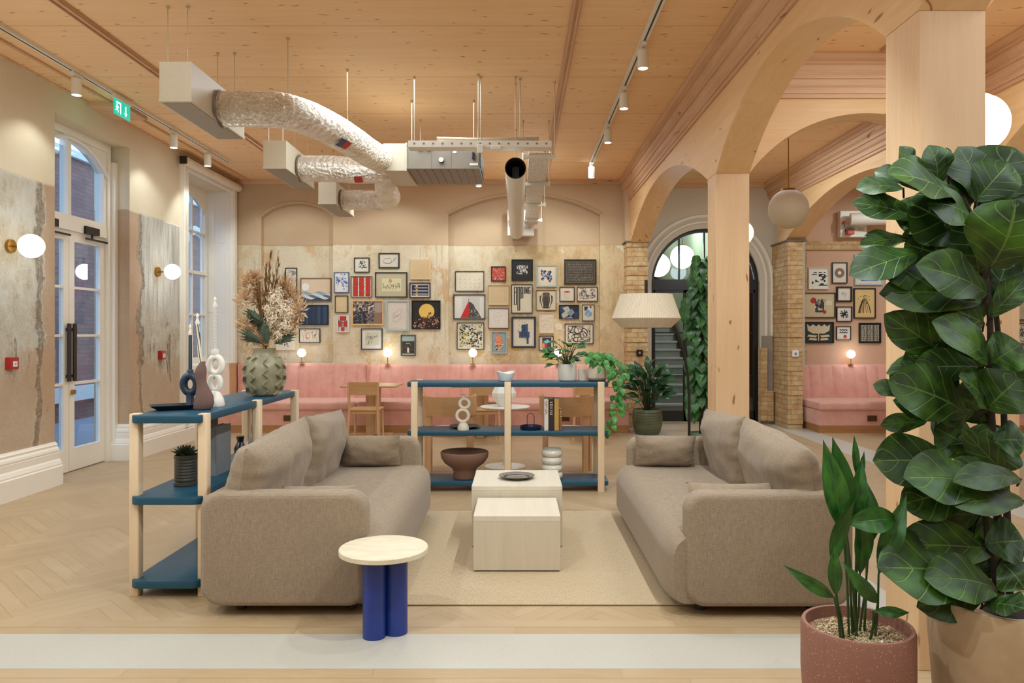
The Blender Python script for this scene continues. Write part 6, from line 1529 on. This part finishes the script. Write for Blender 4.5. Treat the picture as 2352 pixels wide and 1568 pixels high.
# ---- back shelf, top
YS = 7.33
def V(lab, name, cat, px, z, y=YS): return thing(name, lab, cat, (X_(px, y), y, z))
t = V('white wavy edged bowl on the middle of the back shelf top', 'bowl', 'bowl', 1161, ZT)
m = MB(); n = 36; L = []
for r, z in ((.045, 0), (.06, .004), (.08, .05), (.088, .085), (.084, .09), (.074, .055), (.05, .012), (.001, .01)): L.append([(r*math.cos(2*PI*i/n), r*math.sin(2*PI*i/n), z+(.010*math.sin(2*2*PI*i/n+.6)*(z/.09))) for i in range(n)])
m.loops(L); m.build('bowl_body', flat('#e3e4e2', .3, var=.01), t, smooth=True)
POTW = flat('#e3ddcf', .35, var=.01)
def pot(t, prof, mat, n=40, name='pot'): m = MB(); m.lathe(prof, n=n); return m.build(name, mat, t, smooth=True, angle=.7)
t = V('white round pot with an upright green leafy plant on the back shelf', 'potted_plant', 'potted plant', 1303, ZT, 7.38)
pot(t, [(.07, 0), (.085, .006), (.090, .02), (.090, .16), (.084, .163), (.082, .14), (.001, .14)], POTW)
def bush(t, stems, lmat, w, prof='ovate', base=.14, seed=1, curl=.12, stemr=.003, up=(0, -.6, .8), wav=.03, nu=5, nv=7, ll=.1, fold=.12, sm=STEM):
    r = random.Random(seed); m = MB(); s_ = MB(); rr = random.Random(seed+5)
    for (dx, dy, dz, sc) in stems:
        tip = Vector((dx, dy, dz)); b = Vector((dx*.1, dy*.1, base)); mid = b.lerp(tip, .55)+Vector((0, 0, .25*abs(tip.z-base)))
        q = [b, mid.lerp(b, .3), mid, tip]; sp = spline([b, mid, tip], 5); s_.tube(sp, stemr, 5)
        d = Vector((dx, dy, .25*(dz-base))).normalized(); e = tip+d*ll*sc+Vector((0, 0, -.03*sc))
        leaf(m, tip, e, w*sc, (up[0]+r.gauss(0, .3), up[1]+r.gauss(0, .2), up[2]), curl, wav, prof, nu, nv, fold, lid=rr.randrange(60), rnd=rr)
    finish_leaves(m.build('leaves', lmat, t)); s_.build('stems', sm, t, smooth=True)
r_ = random.Random(5)
st = [(r_.uniform(-.15, .13), r_.uniform(-.1, .1), r_.uniform(.20, .36), r_.uniform(.7, 1.1)) for _ in range(34)]+[(.10, -.02, .38, 1.5), (-.04, -.05, .36, 1.0), (-.15, -.05, .29, 1.1), (.16, 0, .24, 1.2), (-.13, -.06, .16, 1.0), (0, -.08, .33, 1.1)]
bush(t, st, BROAD, .065, 'ovate', .14, 5, ll=.11)
t = V('small white cup between the two plant pots on the back shelf', 'cup', 'cup', 1337.5, ZT, 7.36); pot(t, [(.030, 0), (.038, .004), (.042, .03), (.042, .115), (.039, .118), (.038, .02), (.001, .015)], flat('#ddd2c2', .3), name='cup_body')
t = V('two tone cream pot with a trailing variegated vine on the back shelf end', 'potted_plant', 'potted plant', 1371, ZT, 7.36)
o = pot(t, [(.07, 0), (.09, .012), (.099, .05), (.090, .11), (.072, .16), (.07, .168), (.062, .168), (.06, .14), (.001, .14)], [flat('#d9c8b0', .4), flat('#8f8576', .5)][0]); m = MB(); m.lathe([(.071, .0), (.0915, .012), (.097, .03), (.094, .033), (.06, .03)], n=40); m.build('glazed_foot', flat('#9b8f80', .4), t, smooth=True)
st = []
m = MB(); s_ = MB(); r_ = random.Random(8)
def vine(pts, n, w, sp0=.0, spread=.03):
    sp = spline(pts, 8); s_.tube(sp, .0025, 5)
    for i in range(n):
        k = sp0+(1-sp0)*(i+.5)/n; p = sp[min(len(sp)-1, int(k*len(sp)))]; a = r_.uniform(0, 2*PI); q = p+Vector((math.cos(a), math.sin(a)-.35, r_.uniform(-.3, .4)))*spread
        e = q+Vector((math.cos(a)*.5, -.25+math.sin(a)*.3, -.9)).normalized()*w*r_.uniform(1.0, 1.5); s_.tube([p, q], .0015, 4); leaf(m, q, e, w*r_.uniform(.8, 1.05), (math.cos(a)*.5, -1, .55), .1, .02, 'heart', 5, 7, .18, lid=r_.randrange(60), rnd=r_)
vine([(0, 0, .15), (-.02, -.06, .27), (-.08, -.10, .24)], 14, .06); vine([(0, 0, .15), (.05, -.02, .26), (.12, -.04, .2), (.17, -.05, .06), (.19, -.06, -.12), (.17, -.06, -.28)], 34, .065)
vine([(0, 0, .15), (.07, -.05, .25), (.16, -.08, .16), (.21, -.1, -.02), (.22, -.1, -.22), (.12, -.1, -.38), (.10, -.1, -.46)], 32, .062); vine([(0, 0, .15), (.08, .04, .24), (.20, .03, .17), (.26, 0, .05)], 18, .06); vine([(0, 0, .16), (.03, -.1, .22), (.07, -.13, .1)], 14, .06); vine([(0, 0, .16), (.02, 0, .26), (.1, 0, .25)], 12, .06)
finish_leaves(m.build('leaves', POTHOS, t)); s_.build('vines', flat('#6f8a3a', .6), t, smooth=True)
# middle shelf
t = V('white stoneware vase of two stacked rings on the back shelf', 'ring_vase', 'vase', 1064, ZM, 7.25)
m = MB(); m.lathe([(.055, 0), (.055, .02), (.045, .05), (.028, .068), (.02, .07)], n=28); ringtube(m, (-.005, 0, .135), .056, .017, 'y'); ringtube(m, (.012, 0, .252), .045, .0165, 'y'); m.lathe([(.018, .290), (.016, .32), (.022, .335), (.016, .338)], (.0, 0, 0), 20); m.build('vase_body', flat('#d6cbb6', .6, var=.04, scale=30), t, smooth=True, angle=1.2)
t = V('black shallow plate behind the ring vase on the back shelf', 'plate', 'plate', 1068, ZM, 7.42)
m = MB(); m.lathe([(.09, 0), (.10, .003), (.155, .018), (.153, .022), (.09, .008), (.001, .006)], n=40); m.build('dish', flat('#14161a', .35), t, smooth=True)
t = V('dark blue round dish with a thin loop handle on the back shelf', 'handled_dish', 'dish', 1219, ZM, 7.30)
m = MB(); m.lathe([(.085, 0), (.10, .006), (.105, .032), (.100, .036), (.095, .012), (.001, .010)], n=40); m.build('dish', flat('#131d3a', .3), t, smooth=True)
m = MB(); m.tube([(-.034, .04, .01)]+[(-.034*math.cos(a), .04, .115+.034*math.sin(a)) for a in [PI*i/12 for i in range(13)]]+[(.034, .04, .01)], .003, 6); m.build('loop_handle', BLACK, t, smooth=True)
bx = X_(1249, 7.3)
for c, w, h, d, lab, ti, tc in (('#d9d0c2', .040, .300, .22, 'cream book with red PORTUGAL title on its spine, leftmost on the back shelf', 'PORTUGAL', '#a8433a'), ('#2a1d1a', .050, .300, .21, 'dark brown book with white spine marks on the back shelf', 'IOIIU', '#e2dccc'), ('#b98f4a', .044, .298, .21, 'mustard tan book on the back shelf', None, ''), ('#8a5a30', .028, .205, .17, 'short brown book at the right end of the book row on the back shelf', 'ILI', '#d9cdb4')):
    book(lab, c, w, h, d, (bx+w/2, 7.30, ZM), 0, 'books on the back shelf', title=ti, tcol=tc or '#fff'); bx += w+.003
# bottom shelf
t = V('wide brown stoneware footed bowl on the bottom of the back shelf', 'footed_bowl', 'bowl', 1067, ZB, 7.30)
m = MB(); m.lathe([(.105, 0), (.112, .01), (.105, .07), (.12, .10), (.19, .15), (.225, .20), (.232, .25), (.222, .262), (.212, .25), (.17, .17), (.06, .12), (.001, .115)], n=56); m.build('bowl_body', terrazzo('brown_stoneware', '#7b5a48', '#8d6c58', '#5c4236', 160, .85), t, smooth=True, angle=1.2)
t = V('white glossy vase of stacked rings on the bottom of the back shelf', 'stacked_ring_vase', 'vase', 1268, ZB, 7.28)
pr = [(.06, 0)]
for k in range(4):
    for i in range(9): a = -PI/2+PI*i/8; pr.append((.070+.034*math.cos(a), .036+k*.071+.035*math.sin(a)))
pr += [(.085, .285), (.088, .292), (.078, .294), (.07, .26), (.001, .25)]
m = MB(); m.lathe(pr, n=44); m.build('vase_body', flat('#d8d2c4', .15, var=.02), t, smooth=True, angle=1.5)

# ================================================================== LARGE PLANTS
# peace lily in green pot by the pier
t = thing('potted_lily', 'leafy green plant in a ribbed olive pot between the banquette and the arched doorway', 'potted plant', (X_(1487, 11.25), 11.25, 0))
pot(t, [(.15, 0), (.175, .01), (.215, .12), (.222, .25), (.205, .36), (.195, .37), (.185, .34), (.001, .33)], flat('#5f6244', .4, var=.2, scale=6))
m = MB()
for k in range(8): z = .05+k*.04; r = [.193, .205, .213, .218, .221, .222, .220, .215][k]; m.tube([(r*math.cos(2*PI*i/36), r*math.sin(2*PI*i/36), z) for i in range(36)], .004, 5, closed=True)
m.build('pot_ribs', flat('#55583c', .4), t, smooth=True)
m = MB(); m.lathe([(.001, .332), (.18, .332)], n=24, cap1=False); m.build('soil', SOIL, t)
r_ = random.Random(21); st = []
for i in range(64): a = r_.uniform(0, 2*PI); rr = r_.uniform(.05, .30); st.append((rr*math.cos(a), rr*math.sin(a)*.8, .48+.38*r_.random()+.25*(.3-rr), r_.uniform(.8, 1.25)))
bush(t, st, LILY, .105, 'lance', .33, 22, .14, .005, ll=.26)
# climbing plant on a totem behind the middle post
t = thing('climbing_plant', 'tall climbing plant with hanging heart leaves behind the middle post', 'potted plant', (X_(1612, 9.6), 9.6, 0))
pot(t, [(.12, 0), (.15, .01), (.17, .22), (.16, .24), (.15, .22), (.001, .21)], flat('#4f6446', .4, var=.15, scale=8))
m = MB(); m.cyl((0, 0, .2), (0, 0, 2.35), .035, 12); m.build('moss_pole', flat('#3b2f20', .95, var=.3, scale=60, bump=.5), t)
m = MB(); s_ = MB(); r_ = random.Random(31)
for i in range(215):
    z = .45+2.0*(i/215); a = r_.uniform(0, 2*PI); rr = r_.uniform(.05, .15)*(1 if z < 2.3 else .8); b = Vector((.04*math.cos(a), .04*math.sin(a), z)); q = Vector((rr*math.cos(a), rr*math.sin(a), z+.04)); s_.tube([b, q], .003, 4)
    e = q+Vector((math.cos(a)*.5, math.sin(a)*.4-.15, -1)).normalized()*r_.uniform(.13, .22); leaf(m, q, e, r_.uniform(.09, .14), (math.cos(a)*.7, -1, .4), .08, .02, 'heart', 5, 7, .12, lid=r_.randrange(60), rnd=r_)
for (dx, z) in ((-.22, 1.85), (-.20, 1.95), (-.17, 1.2), (-.15, .75), (.0, 2.4), (-.06, 2.42)):
    q = Vector((dx, -.05, z)); s_.tube([(0, 0, z-.1), q], .004, 4); leaf(m, q, q+Vector((-.03, -.03, -.24)), .14, (-.3, -1, .3), .08, .02, 'heart', 5, 7, .12, lid=3.0, rnd=r_)
finish_leaves(m.build('leaves', BROAD, t)); s_.build('stems', STEM, t)

# terracotta pot with broad blades
px, Yp = 1969, 2.74; t = thing('potted_aspidistra', 'plant with upright blade leaves in a speckled terracotta pot, front right', 'potted plant', (X_(1969, Yp), Yp, 0))
pot(t, [(.13, 0), (.15, .006), (.182, .12), (.193, .28), (.193, .435), (.188, .45), (.176, .45), (.172, .41), (.001, .40)], terrazzo('terracotta_speckled', '#8f6252', '#d9b8a4', '#74493b', 150, .6))
def gr(t, R, z, n, seed):
    r = random.Random(seed); m = MB(); m.lathe([(.001, z-.004), (R, z-.004)], n=32, cap1=False)
    for i in range(n):
        a = r.uniform(0, 2*PI); q = R*.97*math.sqrt(r.random()); s = r.uniform(.003, .0065); c = Vector((q*math.cos(a), q*math.sin(a), z+r.uniform(-.001, .004)))
        vs = [c+Vector((sx*s*r.uniform(.6, 1.2), sy*s*r.uniform(.6, 1.2), sz*s*r.uniform(.5, 1))) for sx, sy, sz in ((1, 0, 0), (0, 1, 0), (-1, 0, 0), (0, -1, 0), (0, 0, 1), (0, 0, -1))]
        m.add(vs, [(0, 1, 4), (1, 2, 4), (2, 3, 4), (3, 0, 4), (1, 0, 5), (2, 1, 5), (3, 2, 5), (0, 3, 5)])
    o = m.build('gravel', GRAVEL, t); o['kind'] = 'stuff'; return o
gr(t, .170, .408, 1500, 4)
m = MB(); s_ = MB(); r_ = random.Random(41); base = t.location
def lp(px, py, dy=0): return P(px, py, Yp+dy)-base
BL = [ # stem base, blade start, tip, width, depth offset, curl
 (1950, 1425, 1937, 1225, 1892, 1010, .066, -.02, .05), (1958, 1430, 1942, 1205, 1914, 1003, .075, .0, .03), (1962, 1415, 1966, 1090, 1962, 998, .022, .03, .02), (1964, 1415, 1968, 1110, 1986, 1035, .020, .05, .04),
 (1960, 1430, 1938, 1210, 1984, 1050, .055, .02, .10), (1968, 1425, 1942, 1200, 2071, 1188, .070, -.04, .30), (1966, 1430, 1975, 1320, 1982, 1150, .062, -.02, .02), (1974, 1425, 1996, 1255, 1990, 1100, .060, .06, .05),
 (2010, 1432, 2018, 1318, 2083, 1135, .060, -.03, .08), (1930, 1420, 1912, 1300, 1958, 1145, .050, -.06, -.10), (1938, 1420, 1920, 1368, 1916, 1252, .038, -.05, .04), (1932, 1418, 1916, 1372, 1802, 1300, .036, -.08, .12),
 (1998, 1440, 2016, 1385, 1936, 1292, .040, -.08, .14), (2000, 1445, 2006, 1402, 2091, 1407, .030, -.08, .12), (1985, 1420, 1990, 1260, 1996, 1140, .045, .09, .04)]
for (bx, by, sx_, sy_, tx, ty, w, dy, cu) in BL:
    b = lp(bx, by, dy*.5); b.z = .405; s0 = lp(sx_, sy_, dy); tp = lp(tx, ty, dy*1.3); s_.tube([b, b.lerp(s0, .5)+Vector((.004, 0, 0)), s0, s0.lerp(tp, .08)], [.0045, .004, .0035, .002], 6)
    leaf(m, s0, tp, w*1.3, (r_.uniform(-.5, .3), -1, .25), cu, .015, 'lance', 8, 16, .25, lid=r_.randrange(60), rnd=r_)
finish_leaves(m.build('blades', BROAD, t)); s_.build('stems', flat('#2c4a20', .5), t, smooth=True)

# fiddle leaf fig
px, Yf = 2312, 2.76; t = thing('fiddle_leaf_fig', 'tall fiddle leaf fig in a big beige pot at the right edge of the photo', 'potted plant', (X_(2310, Yf), Yf, 0))
pot(t, [(.19, 0), (.205, .01), (.235, .15), (.255, .42), (.258, .52), (.252, .535), (.238, .535), (.235, .50), (.001, .48)], flat('#b59a78', .75, var=.08, scale=14, bump=.3))
m = MB(); m.lathe([(.001, .485), (.232, .49)], n=32, cap1=False); m.build('soil', SOIL, t)
base = t.location; r_ = random.Random(51)
def fp(px, py, dy=0): return P(px, py, Yf+dy)-base
m = MB()
for pts in ([(2300, 1400, 0), (2290, 1150, .02), (2275, 900, .0), (2272, 700, -.02), (2240, 520, 0), (2180, 400, .02)], [(2320, 1400, .05), (2310, 1100, .05), (2300, 850, .05), (2262, 480, .03)], [(2305, 1400, -.05), (2265, 1200, -.02), (2268, 1000, -.02)]):
    q = [fp(*p) for p in pts]; q[0].z = .48; sp = spline(q, 6); m.tube(sp, [.014-.006*i/len(sp) for i in range(len(sp))], 8)
for k in range(3): m.cyl((-.05+k*.05, .06, .48), (-.05+k*.05, .08, 1.3), .004, 6)
FL = [ # base px,py, tip px,py, width px, depth, lid (tone), facing tilt x, tilt z
 (2100, 405, 2068, 335, 44, .02, 0, .3, .3), (2150, 425, 2138, 333, 62, -.02, 1, 0, .2), (2178, 410, 2176, 338, 30, .0, 1, .6, .2), (2252, 462, 2205, 335, 92, .04, 0, .2, .2), (2258, 470, 2332, 338, 118, .02, 0, -.2, .1),
 (2240, 462, 2318, 372, 78, -.06, 1, -.2, .5), (2200, 462, 2046, 392, 104, -.10, 1, .1, .9), (2075, 432, 1968, 430, 44, .05, 0, .1, .8), (2110, 500, 1960, 462, 50, .03, 0, 0, .3), (2232, 500, 2133, 462, 92, -.12, 1, .2, .6),
 (2272, 618, 2340, 460, 150, -.16, 1, -.1, .3), (2215, 560, 2090, 460, 112, -.02, 0, .2, .1), (2085, 548, 1976, 562, 46, .03, 0, 0, .6), (2112, 580, 1953, 630, 64, -.06, 1, .1, .6), (2205, 600, 2080, 560, 96, .0, 0, 0, -.1),
 (2290, 500, 2352, 440, 50, .0, 0, -.3, .4), (2268, 676, 2112, 606, 80, -.13, 1, .1, .4), (2150, 640, 2020, 612, 74, -.03, 1, 0, .4), (2255, 692, 2028, 668, 78, -.05, 0, 0, .5), (2260, 742, 2130, 690, 100, -.06, 0, .1, .1),
 (2180, 822, 2034, 722, 66, .02, 0, .3, -.2), (2275, 838, 2345, 790, 80, -.10, 1, -.1, .7), (2270, 836, 2152, 735, 70, -.12, 1, .2, .7), (2274, 705, 2318, 585, 62, .02, 0, -.5, .1), (2272, 728, 2354, 640, 44, -.06, 0, -.4, .1),
 (2220, 950, 2048, 872, 96, -.04, 0, .1, .2), (2090, 905, 2044, 862, 36, .0, 0, .1, .2), (2262, 940, 2210, 862, 76, -.12, 1, .3, .8), (2266, 940, 2340, 868, 92, -.12, 1, -.3, .8), (2268, 972, 2252, 1086, 116, .02, 0, 0, -.2),
 (2150, 965, 2054, 918, 40, .02, 0, 0, .4), (2280, 1012, 2356, 1010, 66, -.05, 0, 0, .6), (2185, 1062, 2008, 1056, 92, .0, 0, 0, .4), (2262, 1118, 2082, 1092, 92, -.10, 0, 0, .7), (2345, 1100, 2196, 1100, 50, -.14, 0, 0, .8), (2352, 1150, 2190, 1155, 54, -.15, 0, 0, .8),
 (2266, 1322, 2018, 1300, 120, -.10, 0, .1, .8), (2285, 1262, 2060, 1250, 84, -.02, 0, 0, .3), (2290, 1352, 2130, 1322, 84, -.14, 0, 0, .9), (2262, 1250, 2352, 1240, 76, -.06, 0, 0, .5), (2300, 1290, 2356, 1352, 76, -.10, 0, -.2, .3), (2268, 1385, 2352, 1395, 62, -.2, 0, 0, .9),
 (2262, 1180, 2262, 1325, 84, .03, 0, 0, -.1), (2240, 620, 2150, 560, 90, .05, 0, 0, 0), (2240, 770, 2170, 860, 80, .05, 0, 0, -.2), (2262, 880, 2200, 960, 80, .06, 0, 0, -.2), (2300, 800, 2352, 900, 80, .05, 0, 0, -.2), (2160, 480, 2100, 560, 90, .06, 0, 0, -.2), (2200, 700, 2130, 640, 80, .06, 0, 0, -.2), (2260, 560, 2330, 640, 90, .05, 0, 0, -.2),
 (2230, 1040, 2150, 980, 80, .05, 0, 0, .2), (2250, 1180, 2120, 1180, 70, .03, 0, 0, .2), (2180, 520, 2060, 500, 70, .06, 0, 0, .3), (2230, 830, 2060, 770, 60, .06, 0, 0, .2)]
tk = m; m = MB()
for (bx, by, tx, ty, w, dy, lid, ax, az) in FL:
    b = fp(bx, by, dy*.6); e = fp(tx, ty, dy-.03); k = Yf/F
    mx = 1.45
    leaf(m, b, b+(e-b)*1.0, w*k*mx, (ax+r_.gauss(0, .12), -1, az+r_.gauss(0, .1)), r_.uniform(.04, .12), .05, 'fiddle', 10, 16, .10, lid=(lid*20+r_.randrange(8)), rnd=r_)
    if tx > 2075 or lid == 0 and tx > 2040:
        an = r_.choice((-1, 1))*r_.uniform(.35, .7); dd = e-b; e2 = b+Vector((dd.x*math.cos(an)-dd.z*math.sin(an), dd.y+.05, dd.x*math.sin(an)+dd.z*math.cos(an)))*.9
        b2 = b+Vector((0, .06, -.01)); leaf(m, b2, e2+Vector((0, .06, 0)), w*k*1.25, (r_.gauss(0, .3), -1, r_.gauss(.2, .3)), r_.uniform(.04, .12), .05, 'fiddle', 8, 12, .10, lid=r_.randrange(8), rnd=r_)
    tk.tube([b+Vector((r_.uniform(-.01, .02), .03, -.03)), b, b.lerp(e, .1)], .004, 5)
sp_ = r_
finish_leaves(m.build('leaves', FIDDLE, t)); tk.build('trunk', BARK, t, smooth=True)
